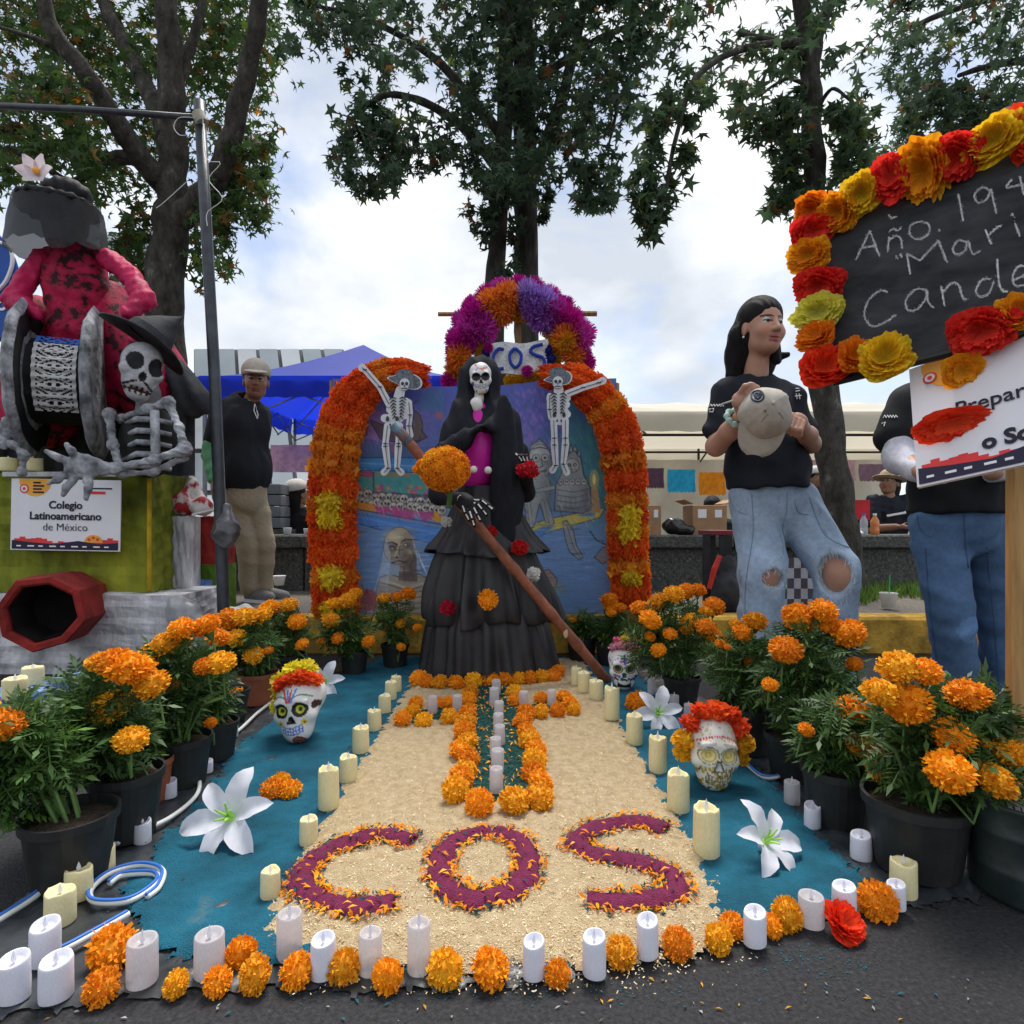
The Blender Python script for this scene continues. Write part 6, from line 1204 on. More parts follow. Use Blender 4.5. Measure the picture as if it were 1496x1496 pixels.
# octagonal red pipe
pp = thing('red_pipe', 'red octagonal cardboard pipe with dark opening sticking out of the green box', 'pipe', P(85, 890, 3.0))
a0, a1 = P(60, 896, 2.80), P(112, 880, 3.26); ax = (a1 - a0).normalized(); u, v, _ = basis(ax)
def octr(c, r, n=8, ph=.2): return [c + (u * math.cos(2 * math.pi * k / n + ph) + v * math.sin(2 * math.pi * k / n + ph)) * r * (1 + .04 * math.sin(k * 2.2)) for k in range(n)]
MB().loft([octr(a0 + ax * .34, .10), octr(a0 + ax * .32, .132), octr(a0 + ax * .012, .137), octr(a0, .148), octr(a0, .172), octr(a0 + ax * .02, .178), octr(a0.lerp(a1, .6), .186), octr(a1, .17)], cap=True).build('shell', redp, pp)
MB().loft([octr(a0 + ax * .03, .130), octr(a0 + ax * .27, .122), octr(a0 + ax * .275, .002)], cap=False).build('bore_shade', M('pipe_dark', (.01, .009, .009), .9, .2, 8), pp)  # near-black sleeve added so the shade inside the pipe is in the colour
# name sheet
paper = M('sheet_paper', (.80, .79, .82), .6, .03, 8); ink = M('sheet_ink', (.02, .018, .035), .6, .1, 10); sred = M('sheet_red', (.75, .05, .05), .6, .1, 10); snavy = M('sheet_navy', (.025, .02, .05), .6, .1, 10); sor = M('sheet_orange', (.9, .42, .06), .6, .1, 10); swh = M('sheet_white', (.85, .85, .85), .6, .02, 10)
def poster(label, tl, tr, bl, lines, parent_name='name_sheet', scale=1, group=None, skyline=True, thick=.006):
    tl, tr, bl = Vector(tl), Vector(tr), Vector(bl); X_ = tr - tl; Y_ = tl - bl; w_, h_ = X_.length, Y_.length; m4 = frame4(bl, X_, Y_); t = thing(parent_name, label, 'sign', bl)
    def rect(x0, y0, x1, y1, z, mat, nm): MB().prism([m4 @ Vector((a * w_, b * h_, z)) for a, b in ((x0, y0), (x1, y0), (x1, y1), (x0, y1))][::-1], (m4.to_3x3() @ Vector((0, 0, -.0008)))).build(nm, mat, t)
    MB().prism([m4 @ Vector((a * w_, b * h_, 0)) for a, b in ((0, 0), (1, 0), (1, 1), (0, 1))][::-1], m4.to_3x3() @ Vector((0, 0, -thick))).build('sheet', paper, t)
    def poly(pts, z, mat, nm): MB().prism([m4 @ Vector((a * w_, b * h_, z)) for a, b in pts][::-1], m4.to_3x3() @ Vector((0, 0, -.0006))).build(nm, mat, t)
    if skyline:
        r = random.Random(4); pts = [(.015, .02), (.985, .02)]; x = .985
        top = []
        while x > .02: hh = .13 + .03 * math.sin(x * 9) + r.choice((0, .012, .03, .02)); top += [(x, hh), (max(.015, x - .05), hh)]; x -= .05
        poly(pts + top, .0012, sred, 'red_skyline')
        poly([(.015, .015), (.985, .015), (.985, .12), (.8, .10), (.62, .14), (.4, .09), (.2, .11), (.015, .14)], .0024, snavy, 'navy_hills')
        cx, cy = .76, .15; poly([(cx + .085 * math.cos(a), .12 + .11 * math.sin(a)) for a in [math.pi * k / 12 for k in range(13)]], .0018, sor, 'half_reel')
        for k in range(3): a = .7 + k * .9; poly([(cx + .05 * math.cos(a) + .016 * math.cos(b), .125 + .062 * math.sin(a) + .022 * math.sin(b)) for b in [2 * math.pi * j / 8 for j in range(8)]], .0030, sred, 'reel_hole')
        for k in range(9): x = .06 + k * .1; rect(x, .05, x + .04 + .02 * (k % 2), .068, .0032, swh, 'tiny_logo')
        # round film-reel logo on an orange half disc
        poly([(.22 + .15 * math.cos(a), 1 - .005 + .24 * math.sin(a)) for a in [math.pi + math.pi * k / 14 for k in range(15)]], .0012, sor, 'orange_badge')
        for rr, mat_, z in ((.042, sred, .002), (.03, paper, .0026), (.014, sred, .0032)): poly([(.12 + rr * math.cos(a), .86 + rr * w_ / h_ * math.sin(a)) for a in [2 * math.pi * k / 16 for k in range(16)]], z, mat_, 'reel_badge')
        for k in range(4): rect(.20, .80 + .045 * k, .20 + (.1, .08, .1, .07)[k], .825 + .045 * k, .0022, ink, 'badge_lettering')
    for txt, x, y, sz, bold, al_, mat_ in lines:
        place_text('lettering', txt, sz * h_, m4 @ Matrix.Translation((x * w_, y * h_, .0026)), mat_, t, bold=bold * h_, align=al_, extr=.0004)
    return t, m4, w_, h_, rect
t_, m4, w_, h_, rect = poster('white sheet lettered Colegio Latinoamericano de México pinned on the green box', P(10, 699, 3.17), P(170, 702, 3.17), P(15, 803, 3.17),
    [('Colegio', .5, .59, .150, .004, 'CENTER', ink), ('Latinoamericano', .5, .435, .150, .004, 'CENTER', ink), ('de México', .5, .28, .150, -.001, 'CENTER', ink)])
rect(.70, .80, .86, .84, .002, sred, 'red_tag'); rect(.72, .87, .92, .89, .002, ink, 'small_line')
MB().box(P(90, 693, 3.18), (.29, .02, .012)).build('clip_rail', whitep, t_)
# ---- the spool with the cut paper strip
sp = thing('cable_spool', 'upright black and silver spool wrapped with a white cut paper strip', 'spool', pa(95, 690, .15)); n_ = Vector((.909, .416, 0)); C0 = pa(95, 560, .18)
def rim(c, r, z=0, n=40): e1 = Vector((-.416, .909, 0)); return [c + (e1 * math.cos(2 * math.pi * k / n) + Vector((0, 0, 1)) * math.sin(2 * math.pi * k / n)) * r * (1 + .018 * math.sin(k * 1.7) + .012 * math.sin(k * 3.9)) for k in range(n)]
for sgn in (-1, 1):
    c = C0 + n_ * .155 * sgn; out_ = n_ * sgn
    MB().loft([rim(c - out_ * .02, .30), rim(c - out_ * .022, .39), rim(c, .42), rim(c + out_ * .025, .39), rim(c + out_ * .03, .2)], cap=True).build('flange', greyp if sgn > 0 else greyp, sp, smooth=True)
    MB().loft([rim(c - out_ * .021, .26), rim(c - out_ * .0245, .375)], cap=False).build('black_face', blackp, sp)
MB().loft([rim(C0 - n_ * .14, .22), rim(C0 + n_ * .14, .22)], cap=True).build('drum', blackp, sp)
pst = M('cut_paper_white', (.74, .73, .72), .7, .05, 20, trans=.2); psb = M('cut_paper_blue', (.05, .17, .62), .7, .1, 20, trans=.2)
def cutstrip(a0_, a1_, na, mat, nm, seed):
    r = random.Random(seed); m = MB(); nb = 22; na *= 2; e1 = Vector((-.416, .909, 0))
    for i in range(na):
        for j in range(nb):
            yy = i % 18 - 9; xx = j - 10.5; rr2 = math.hypot(xx, yy * 1.1); edge = j in (0, 1, nb - 1, nb - 2) or i % 18 in (0, 1); hole = not edge and ((rr2 < 5.4 and (math.hypot(abs(xx) - 2.2, yy + 1) < 1.5 or (abs(xx) < .8 and 1 < yy < 3) or (yy == 4 and int(xx) % 2 == 0))) or (5.6 < rr2 < 7 and abs(yy) > 1) or (rr2 > 8.2 and (int(abs(xx)) + i) % 4 < 2))
            if hole: continue
            pts = []
            for di, dj in ((0, 0), (1, 0), (1, 1), (0, 1)):
                a = a0_ + (a1_ - a0_) * (i + di) / na; w2 = -.095 + .19 * (j + dj) / nb; rr = .245 + .006 * math.sin((i + di) * .7); pts.append(C0 + n_ * w2 + (e1 * math.cos(a) + Vector((0, 0, 1)) * math.sin(a)) * rr)
            m.add(pts, [(0, 1, 2, 3)])
    m.build(nm, mat, sp)
cutstrip(R(118), R(138), 8, psb, 'blue_paper_strip', 1); cutstrip(R(136), R(228), 36, pst, 'white_paper_strip', 2)
# ---- skeleton with the pointed hat
sk = thing('skeleton_puppet', 'grey papier-mache skeleton in black pointed hat leaning over the sign', 'puppet', pa(210, 690, .1))
rot = Matrix.Rotation(R(16), 3, 'Y') @ Matrix.Rotation(R(40), 3, 'Z')
S = SDF(); hc = pa(206, 538, -.05); E = lambda a, r, id=0, k=.03, sub=False: S.ell(tuple(hc + rot @ Vector(a)), r, id, k, rot=rot, sub=sub)
E((0, .02, .03), (.096, .10, .105)); E((.0, -.03, -.06), (.076, .075, .085)); E((.01, -.04, -.125), (.052, .05, .045)); E((-.07, -.05, -.02), (.03, .04, .03)); E((.07, -.05, -.02), (.03, .04, .03))
E((-.042, -.115, .025), (.034, .045, .042), 1, .012, True); E((.055, -.105, .02), (.034, .045, .044), 1, .012, True); E((.005, -.12, -.045), (.016, .035, .024), 1, .01, True); E((.0, -.115, -.115), (.06, .04, .016), 2, .008, True)
S.cap(tuple(hc + Vector((.03, .03, -.12))), pa(215, 600, 0), .05, .055, 3, .03)
def pk_(V, I, c):
    q_ = (V - np.array(hc)) @ np.array(rot); u_, f_, v_ = q_[:, 0], -q_[:, 1], q_[:, 2]; fr = f_ > .03
    for cx, cy, rx, ry in ((-.042, .025, .038, .046), (.055, .02, .038, .048)): c[fr & (np.hypot((u_ - cx) / rx, (v_ - cy) / ry) < 1)] = (.015, .015, .017)
    c[fr & (np.hypot((u_ - .005) / .018, (v_ + .045) / .026) < 1)] = (.015, .015, .017); m_ = fr & (np.hypot(u_ / .062, (v_ + .115) / .020) < 1); c[m_] = (.04, .012, .014); c[m_ & (np.sin(u_ * 260) > 0) & (np.abs(v_ + .115) > .006)] = (.5, .48, .46)
    for s_ in (-1, 1): c[fr & (seg(u_, v_, (s_ * .02, -.07), (s_ * .062, -.10)) < .006)] = (.02, .02, .022)
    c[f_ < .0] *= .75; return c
GS = M('grey_skull_paint', attr=True, rough=.75, var=.35, scale=26, bump=.4, bscale=50)
sdf_obj('head', S, .0065, GS, sk, {0: (.50, .50, .52), 3: (.22, .22, .22)}, pk_)
hn = Vector((.50, .25, .83)).normalized(); e1, e2, _ = basis(hn); hcn = pa(214, 497, .02)
def hring(c, r, wob=0): return [c + (e1 * math.cos(2 * math.pi * k / 36) + e2 * math.sin(2 * math.pi * k / 36)) * r + hn * wob * math.sin(2 * 2 * math.pi * k / 36 + 1) for k in range(36)]
hat = thing('pointed_hat', 'black pointed hat with drooping wide brim on the grey skeleton', 'hat', hcn)
MB().loft([hring(hcn + hn * .01, .10), hring(hcn - hn * .005, .17, .012), hring(hcn - hn * .02, .225, .02), hring(hcn - hn * .012, .226, .02), hring(hcn + hn * .004, .17, .012), hring(hcn + hn * .02, .118)], cap=False).build('brim', darkgrey, hat, smooth=True)
tip = pa(268, 462, .12); MB().loft([hring(hcn + hn * .015, .12), hring(hcn + hn * .06, .108), [p_.lerp(tip, .45) for p_ in hring(hcn + hn * .08, .10)], [p_.lerp(tip, .8) for p_ in hring(hcn + hn * .08, .085)], [p_.lerp(tip, .97) for p_ in hring(hcn, .08)]], cap=True).build('crown', darkgrey, hat)
S = SDF(); S.ell(pa(218, 645, .02), (.15, .10, .19), 0); sdf_obj('dark_chest', S, .012, blackp, sk)
for k in range(5):
    z = 612 + 17 * k; MB().tube([pa(182, z + 8, -.02), pa(200, z, -.11), pa(225, z + 1, -.125), pa(250, z + 6, -.06)], [.012, .015, .015, .011], 7).build('rib', greyp, sk, smooth=True)
MB().tube([pa(226, 600, -.12), pa(228, 690, -.135)], .022, 8).build('breastbone', greyp, sk, smooth=True)
def bonearm(pts, rad, nm):
    S = SDF(); rad = [q_ * .72 for q_ in rad]; S.chain([tuple(p_) for p_ in pts], rad, 0, .02)
    for p_, r_ in zip(pts, rad): S.ell(tuple(p_), (r_ * 1.45,) * 3, 0, .02)
    S.fold = lambda X, Y, Z: sines(X, Y, Z, .004, 80, 3); return sdf_obj(nm, S, .006, greyp, sk)
bonearm([pa(178, 612, -.02), pa(215, 598, -.1), pa(246, 588, -.08)], [.024, .024, .03], 'collar_bone'); bonearm([pa(246, 588, -.08), pa(262, 625, -.12), pa(270, 655, -.16)], [.03, .02, .032], 'upper_arm'); bonearm([pa(270, 657, -.16), pa(225, 672, -.24), pa(165, 685, -.28)], [.032, .022, .028], 'forearm'); bonearm([pa(268, 668, -.14), pa(225, 690, -.2), pa(180, 692, -.24)], [.022, .016, .02], 'forearm')
S = SDF(); S.ell(pa(122, 682, -.32), (.085, .04, .06), 0, .02); S.cap(pa(165, 685, -.28), pa(135, 684, -.31), .028, .04)
for a, b, c in (((105, 678), (85, 668), (68, 660)), ((100, 690), (84, 700), (72, 706)), ((108, 698), (98, 712), (93, 722)), ((128, 700), (130, 714), (126, 728)), ((112, 668), (104, 658), (97, 650))): S.chain([tuple(pa(*a, -.33)), tuple(pa(*b, -.37)), tuple(pa(*c, -.37))], [.02, .016, .011], 0, .012)
S.fold = lambda X, Y, Z: sines(X, Y, Z, .004, 80, 5); sdf_obj('hand', S, .006, greyp, sk)
for pts in ([(0, 640), (20, 650), (35, 665), (32, 690)], [(0, 628), (10, 615), (14, 632), (6, 650)]): bonearm([pa(x, y, -.1) for x, y in pts], [.022, .018, .02, .02], 'loose_bone')
bonearm([pa(160, 605, -.05), pa(165, 650, -.1), pa(178, 690, -.1)], [.03, .022, .03], 'upper_arm')
# ---- lady in the red lace dress
rd = thing('red_dress_puppet', 'skeleton lady puppet in red lace dress with sheer black veil', 'puppet', pa(120, 690, .35))
lace = M('red_black_lace', (.40, .005, .045), .7, .3, 16, .4, 60, detail=7, lo=.47, hi=.6, col2=(.46, .008, .06), ramp3=[(.43, (.03, .003, .008))]); redc = M('crimson_cloth', (.46, .008, .075), .6, .25, 9, .5, 30)
S = SDF(); S.ell(pa(110, 415, .3), (.18, .13, .22), 0); S.ell(pa(112, 374, .3), (.18, .10, .07), 0, .04); S.cap(pa(110, 450, .32), pa(120, 490, .34), .13, .2, 0, .06); S.fold = lambda X, Y, Z: .006 * np.sin(X * 50 + Z * 13) + .004 * np.sin(Z * 60 + X * 20); sdf_obj('bodice', S, .012, lace, rd)
for pts in ([(158, 378), (192, 405), (210, 438), (186, 458)], [(62, 378), (36, 412), (24, 440), (52, 458)]):
    S = SDF(); S.chain([tuple(pa(x, y, dd)) for (x, y), dd in zip(pts, (.25, .2, .12, .02))], [.06, .058, .066, .04], 0, .02); S.fold = lambda X, Y, Z: sines(X, Y, Z, .005, 70, 4) + .008 * np.abs(np.sin(X * 40 + Y * 25 + 2 * np.sin(Z * 17))); sdf_obj('sleeve', S, .011, redc, rd)
S = SDF(); S.cap(pa(140, 460, .45), pa(215, 560, .5), .22, .26, 0, .05); S.cap(pa(60, 470, .45), pa(60, 600, .5), .14, .22, 0, .05); S.fold = lambda X, Y, Z: .012 * np.sin(X * 38 + Z * 8); sdf_obj('skirt', S, .016, lace, rd)
S = SDF(); S.cap(pa(252, 540, .42), pa(285, 585, .42), .07, .10); S.cap(pa(262, 590, .4), pa(250, 640, .4), .07, .05); S.fold = lambda X, Y, Z: .008 * np.sin(X * 60 + Z * 30); sdf_obj('black_hem', S, .012, darkgrey, rd)
S = SDF(); hc2 = pa(95, 325, .25); S.ell(hc2, (.11, .12, .14), 0); S.ell(hc2 + Vector((0, -.03, -.1)), (.075, .08, .08), 0, .03); S.cap(hc2, pa(105, 375, .3), .06, .06)
for s_ in (-1, 1): S.ell(hc2 + Vector((s_ * .045, -.12, .0)), (.03, .04, .035), 1, .01, sub=True)
sdf_obj('head', S, .009, GS, rd, {0: (.32, .32, .34)})
S = SDF(); S.ell(pa(84, 303, .22), (.215, .2, .045), 0); S.ell(pa(98, 284, .25), (.12, .12, .07), 0, .04); S.fold = lambda X, Y, Z: sines(X, Y, Z, .012, 40, 2); sdf_obj('black_hat', S, .01, blackp, rd)
rows = []
for i in range(7): rows.append([pa(85, 300, .22) + Vector(((.21 + .035 * i / 6 + .01 * math.sin(j * 1.7 + i)) * math.cos(2 * math.pi * j / 40), (.20 + .03 * i / 6) * math.sin(2 * math.pi * j / 40), -.27 * i / 6 + .012 * math.sin(j * 2.3) * i / 6)) for j in range(40)])
MB().loft(rows, cap=False).build('sheer_veil', M('sheer_veil', (.016, .016, .018), .6, .3, 8, alpha=.84), rd, smooth=True)
pet = M('pink_lily', (.84, .66, .72), .6, .15, 9, trans=.3, col2=(.88, .86, .86)); lc = pa(57, 258, .05); lil = thing('pink_white_lily', 'pink and white fabric lily on the black hat of the red dress puppet', 'flower', lc)
for k in range(6):
    a = k * math.pi / 3; rows = []
    for i in range(7):
        u_ = i / 6; w2 = .034 * math.sin(math.pi * min(1, u_ * .85 + .12)); d_ = Vector((math.cos(a), -.35, .25 + .8 * math.sin(a))); s2 = Vector((-math.sin(a), 0, .8 * math.cos(a))).normalized(); rows.append([lc + d_ * .10 * u_ + s2 * w2 * v_ + Vector((0, -.012 * abs(v_), 0)) for v_ in (-1, -.5, 0, .5, 1)])
    MB().loft(rows, closed=False).build('petal', pet, lil, smooth=True)
MB().ell(lc + Vector((0, -.02, .02)), (.018, .018, .018)).build('yellow_centre', sor, lil)
# ---- round blue sign board behind
bs_ = thing('blue_sign', 'round blue sign board with white lettering behind the red dress puppet', 'sign', P(-80, 415, 3.9)); cb = P(-85, 420, 3.9)
blue_s = M('sign_blue', (.008, .075, .36), .4, .1, 3)
MB().prism([cb + Vector((.49 * math.cos(2 * math.pi * k / 48), 0, .49 * math.sin(2 * math.pi * k / 48))) for k in range(48)], (0, .02, 0)).build('disc', blue_s, bs_)
for tx, x, y, sz in (('o', 3, 453, .13), ('es', 4, 506, .10)): place_text('lettering', tx, sz, frame4(P(x - (9 if tx == 'o' else 2), y, 3.895), (1, 0, 0), (0, 0, 1)), swh, bs_, bold=.003)
MB().tube([P(x, y, 3.893) for x, y in spline([(-6, 352), (14, 362), (18, 385), (8, 412), (-8, 428)], 16)], .012, 5).build('white_curl', swh, bs_)
MB().tube([P(-85, 500, 3.92), Vector((P(-85, 500, 3.92).x, 3.92, .2))], .025, 8).build('post', steel, bs_)
# ---- pole frame
pf = thing('pole_frame', 'tall black pole with a horizontal bar at the top left of the altar', 'pole', Vector((P(328, 975, 3.35).x, 3.35, 0)))
pmat = M('painted_pole', (.035, .042, .052), .4, .5, 10, .2, 30, spec=.5); S_ = [P(x, y, 3.35) for x, y in ((329, 960), (322, 760), (314, 560), (303, 360), (291, 148))]; MB().tube([Vector((S_[0].x, 3.35, 0))] + S_, [.032, .032, .031, .03, .029, .029], 14).build('upright', pmat, pf, smooth=True)
MB().tube([P(-160, 148, 3.30), P(120, 160, 3.31), P(286, 172, 3.33)], .017, 10).build('cross_bar', pmat, pf, smooth=True); MB().tube([P(289, 166, 3.33), P(296, 180, 3.33)], .034, 12).build('lashing', M('twine', (.4, .38, .3), .9, .2, 20), pf)
for pts in ([(296, 165), (301, 230), (322, 238), (305, 262), (325, 290), (303, 310), (303, 330)], [(285, 172), (262, 172), (254, 185), (262, 197), (274, 197)], [(272, 266), (240, 295), (228, 304)]): MB().tube([P(x, y, 3.3) for x, y in spline(pts, 24)], .0022, 4).build('wire', strip_w, pf)
bg = M('bag_plastic', (.10, .10, .11), .25, .5, 9, .7, 14, spec=.6, alpha=.86)
def lump(name, label, cat, c, r, mat, amp=.012, h=.009, f=45, seed=1):
    S = SDF()
    for a, rr in zip(c, r): S.ell(tuple(a), rr, 0, .04)
    S.fold = lambda X, Y, Z: sines(X, Y, Z, amp, f, seed); o = sdf_obj(name, S, h, mat); return tag(o, label, cat)
lump('tied_bag', 'dark translucent plastic bag tied to the black pole', 'plastic bag', [P(331, 775, 3.27), P(330, 748, 3.28)], [(.075, .06, .085), (.025, .025, .05)], bg)
lump('clear_bag', 'clear crumpled plastic bag slumped against the white plinth', 'plastic bag', [P(272, 898, 3.12), P(290, 920, 3.12), P(262, 885, 3.12)], [(.09, .07, .085), (.06, .06, .06), (.05, .05, .05)], M('clear_bag_plastic', (.42, .42, .44), .18, .3, 9, .8, 16, spec=.7, alpha=.6))
lump('red_bundle', 'red and white crumpled cloth bundle on top of the painted crate', 'cloth', [P(280, 725, 3.55), P(295, 740, 3.52), P(265, 735, 3.5)], [(.05, .06, .11), (.05, .06, .06), (.06, .05, .06)], M('red_white_cloth', (.45, .02, .03), .7, .3, 14, .4, 30, col2=(.6, .56, .54), lo=.45, hi=.55), .01)
MB().box(P(300, 748, 3.42), (.06, .03, .004), Matrix.Rotation(R(-12), 3, 'Y')).build('white_card', paper, None, base=P(300, 748, 3.42)); tag(bpy.context.scene.objects['white_card'], 'small white card lying on the red bundle', 'card')
lump('white_rag', 'white crumpled rag on the ground beside the pole foot', 'rag', [P(352, 900, 3.52), P(375, 912, 3.45), P(336, 905, 3.5)], [(.09, .08, .06), (.06, .07, .04), (.06, .05, .07)], M('white_rag', (.62, .62, .62), .85, .1, 12, .5, 30), .012)
# ---- blue boxes with candles at the left edge
bb = thing('blue_wedge_boxes', 'sky blue painted cardboard wedges carrying two cream candles', 'box', G(50, 1060))
gridbox(P(5, 1052, 2.0) , (.10, .08, .085), 6, .004, 7).build('front_box', bluep, bb); gridbox(P(52, 1035, 2.12), (.045, .07, .09), 6, .004, 8).build('middle_box', bluep, bb)
w1 = [P(62, 1052, 2.05), P(70, 1012, 2.05), P(90, 990, 2.05), P(110, 985, 2.05), P(112, 1052, 2.05)]; MB().prism(w1, (0, .09, 0)).build('curved_wedge', bluep, bb)
w2 = [P(96, 1045, 2.03), P(110, 1003, 2.03), P(120, 1000, 2.03), P(122, 1060, 2.03)]; MB().prism(w2, (0, .03, 0)).build('grey_wedge', greyp, bb)
for x, y, dd, zt in ((22, 1022, 1.96, None), (48, 998, 2.10, None)):
    b = P(x, y, dd); candle(x, y - 12, 32 if x < 30 else 28, 34 if x < 30 else 26, 'cream', 'cream candle standing on the front blue wedge box' if x < 30 else 'cream candle standing on the rear blue wedge box', None, base=b)
for x in (12, 48): candle(x, 676, 25, 20, 'cream', 'cream candle on the green box top beside the spool', 'candles on the green box', base=P(x, 688, 3.30))

rows = []
for i in range(9): rows.append([P(-110 + 395 * j / 40, 545 + 150 * i / 8, 3.78 + .035 * math.sin(j * .9 + i * .25) + .02 * math.sin(j * 2.1)) for j in range(41)])
tag(MB().loft(rows, closed=False).build('black_drape', darkgrey, None, smooth=True, base=P(80, 690, 3.78)), 'black cloth drape hanging behind the spool and skeleton', 'drape')
# ---------------------------------------------------------------- people
SKIN = M('skin', attr=True, rough=.5, var=.08, scale=40, sss=.12); CL = M('cloth', attr=True, rough=.85, var=.2, scale=60, bump=.25, bscale=300); HAIR = M('dark_hair', (.009, .007, .007), .55, .5, 40, .8, 60, stretch=(9, 9, .4), spec=.25)
LIP, EYEW, DARK = 1, 2, 3
def head_sdf(c, s, yaw, pitch=0, roll=0):
    Rm = Matrix.Rotation(yaw, 3, 'Z') @ Matrix.Rotation(pitch, 3, 'X') @ Matrix.Rotation(roll, 3, 'Y'); c = Vector(c); S = SDF()
    p = lambda a: tuple(c + Rm @ (Vector(a) * s)); e = lambda a, r, id=0, k=.02, sub=False: S.ell(p(a), tuple(x * s for x in r), id, k * s, rot=Rm, sub=sub)
    e((0, .012, .03), (.074, .092, .088)); e((0, -.03, -.03), (.060, .060, .075), k=.03); e((0, -.052, -.085), (.030, .030, .024), k=.03); e((0, -.01, -.07), (.055, .055, .04), k=.03)
    for q_ in (-1, 1): e((q_ * .036, -.062, -.032), (.024, .022, .022), k=.025); e((q_ * .074, .012, -.012), (.009, .018, .029), k=.008); e((q_ * .029, -.083, .008), (.017, .012, .011), 0, .010, True); e((q_ * .029, -.071, .008), (.013, .011, .009), EYEW, .004)
    S.cap(p((0, -.085, .008)), p((0, -.106, -.027)), .007 * s, .0115 * s, 0, .012 * s); [e((q_ * .011, -.095, -.03), (.009, .01, .008), k=.008) for q_ in (-1, 1)]
    e((0, -.083, -.056), (.022, .012, .0065), LIP, .006); e((0, -.081, -.067), (.019, .012, .007), LIP, .006); e((0, -.088, -.0615), (.02, .01, .0018), 0, .002, True)
    return S, p, Rm
def head_paint(c, s, Rm, skin, lip, brow=(.02, .015, .012)):
    c = np.array(c); Rn = np.array(Rm)
    def f(V, I, col):
        q_ = ((V - c) @ Rn) / s; u, fr, v = q_[:, 0], -q_[:, 1], q_[:, 2]; F_ = fr > .045
        col[(I == LIP) & F_] = lip
        for sg in (-1, 1):
            e = (np.abs(u - sg * .029) < .017) & (np.abs(v - .009 + (u - sg * .029) ** 2 * 8) < .0032) & F_; col[e] = (.015, .01, .01)
            e = (np.hypot(u - sg * .029, v - .006) < .006) & F_; col[e] = (.02, .014, .01)
            b_ = (np.abs(u - sg * .031) < .022) & (np.abs(v - .028 + (np.abs(u - sg * .031)) ** 2 * 9) < .004) & F_; col[b_] = brow
        ch = F_ & (np.hypot(np.abs(u) - .04, (v + .03)) < .02); col[ch] = col[ch] * (1.08, .93, .9); return col
    return f
def sdf_people(parts, hs, cols, paint, t, name='body'):
    PV, PQ, PI, o = [], [], [], 0
    for (sd, hh) in zip(parts, hs): V, Q, I = sd.mesh(hh, .02); PV.append(V); PQ.append(Q + o); PI.append(I); o += len(V)
    V = np.concatenate(PV); Q = np.concatenate(PQ); I = np.concatenate(PI); tab = np.array([cols.get(i, cols[0]) for i in range(8)], np.float32); c = tab[I]
    if paint: c = paint(V, I, c)
    me = mesh_np(name, V - np.array(orig(t), np.float32), Q, c, True); me.materials.append(SKIN); return put(name, me, t)
def cloth(name, S, h, col, t, f=None, amp=.004, mat=None, paint=None, freq=32, seed=1, extra=None):
    S.fold = (lambda X, Y, Z: sines(X, Y, Z, amp, freq, seed) + (extra(X, Y, Z) if extra else 0)); return sdf_obj(name, S, h, mat or CL, t, {0: col, 1: col, 2: col}, paint)
def decal(ob, segs, w_, mat, par, nm):
    if nm == 'stitched_seam' and len(segs) > 1:
        for q_ in segs: decal(ob, [q_], w_, mat, par, nm)
        return
    m = MB()
    for seg_ in segs:
        pts = []
        for x, y in seg_:
            l, n = hit(ob, x, y)
            if l is not None: pts.append(l + n * .002)
        if len(pts) > 1: m.tube(pts, w_, 4)
    if m.v: m.build(nm, mat, par)
# ---------- the woman holding the cap
WD_ = 2.55
def W(x, y, dd=0): return P(x, y, WD_ + dd)
skin = (.47, .255, .175)
wm = thing('person', 'woman in black t-shirt and torn light jeans holding a beige cap', 'person', Vector((W(1150, 1000).x, WD_, 0)))
hcw = W(1113, 479, -.02); yw = R(14); Sh, ph_, Rw = head_sdf(hcw, 1.0, yw, R(2), R(2))
Sh.cap(ph_((0, .02, -.06)), tuple(W(1104, 552, .025)), .046, .05, 0, .02)
bodyS = SDF(); bodyS.chain([tuple(W(1106, 600, .03)), tuple(W(1110, 640, .02)), tuple(W(1122, 715, .02))], [.085, .09, .10], 0, .05)
bodyS.chain([tuple(W(1062, 592, 0)), tuple(W(1046, 652, -.06))], [.034, .038], 0, .02); bodyS.chain([tuple(W(1046, 652, -.06)), tuple(W(1066, 630, -.17)), tuple(W(1088, 602, -.27))], [.040, .036, .025], 0, .02)
bodyS.chain([tuple(W(1158, 600, .02)), tuple(W(1184, 648, -.02))], [.034, .037], 0, .02); bodyS.chain([tuple(W(1184, 648, -.02)), tuple(W(1180, 636, -.13)), tuple(W(1172, 625, -.23))], [.040, .035, .025], 0, .02)
LL = [W(1105, 725, .02), W(1112, 835, -.04), W(1108, 1025, .03)]; RL = [W(1160, 725, .02), W(1226, 838, -.08), W(1214, 1022, .05)]
for L_ in (LL, RL): bodyS.chain([tuple(p) for p in L_], [.085, .052, .036], 0, .03); bodyS.ell(tuple(Vector(L_[1]) + Vector((0, -.015, 0))), (.066, .062, .08), 0, .03)
for L_ in (LL, RL): bodyS.cap(tuple(L_[2]), tuple(Vector((L_[2].x + .03, L_[2].y - .13, .03))), .035, .028, 0, .02)
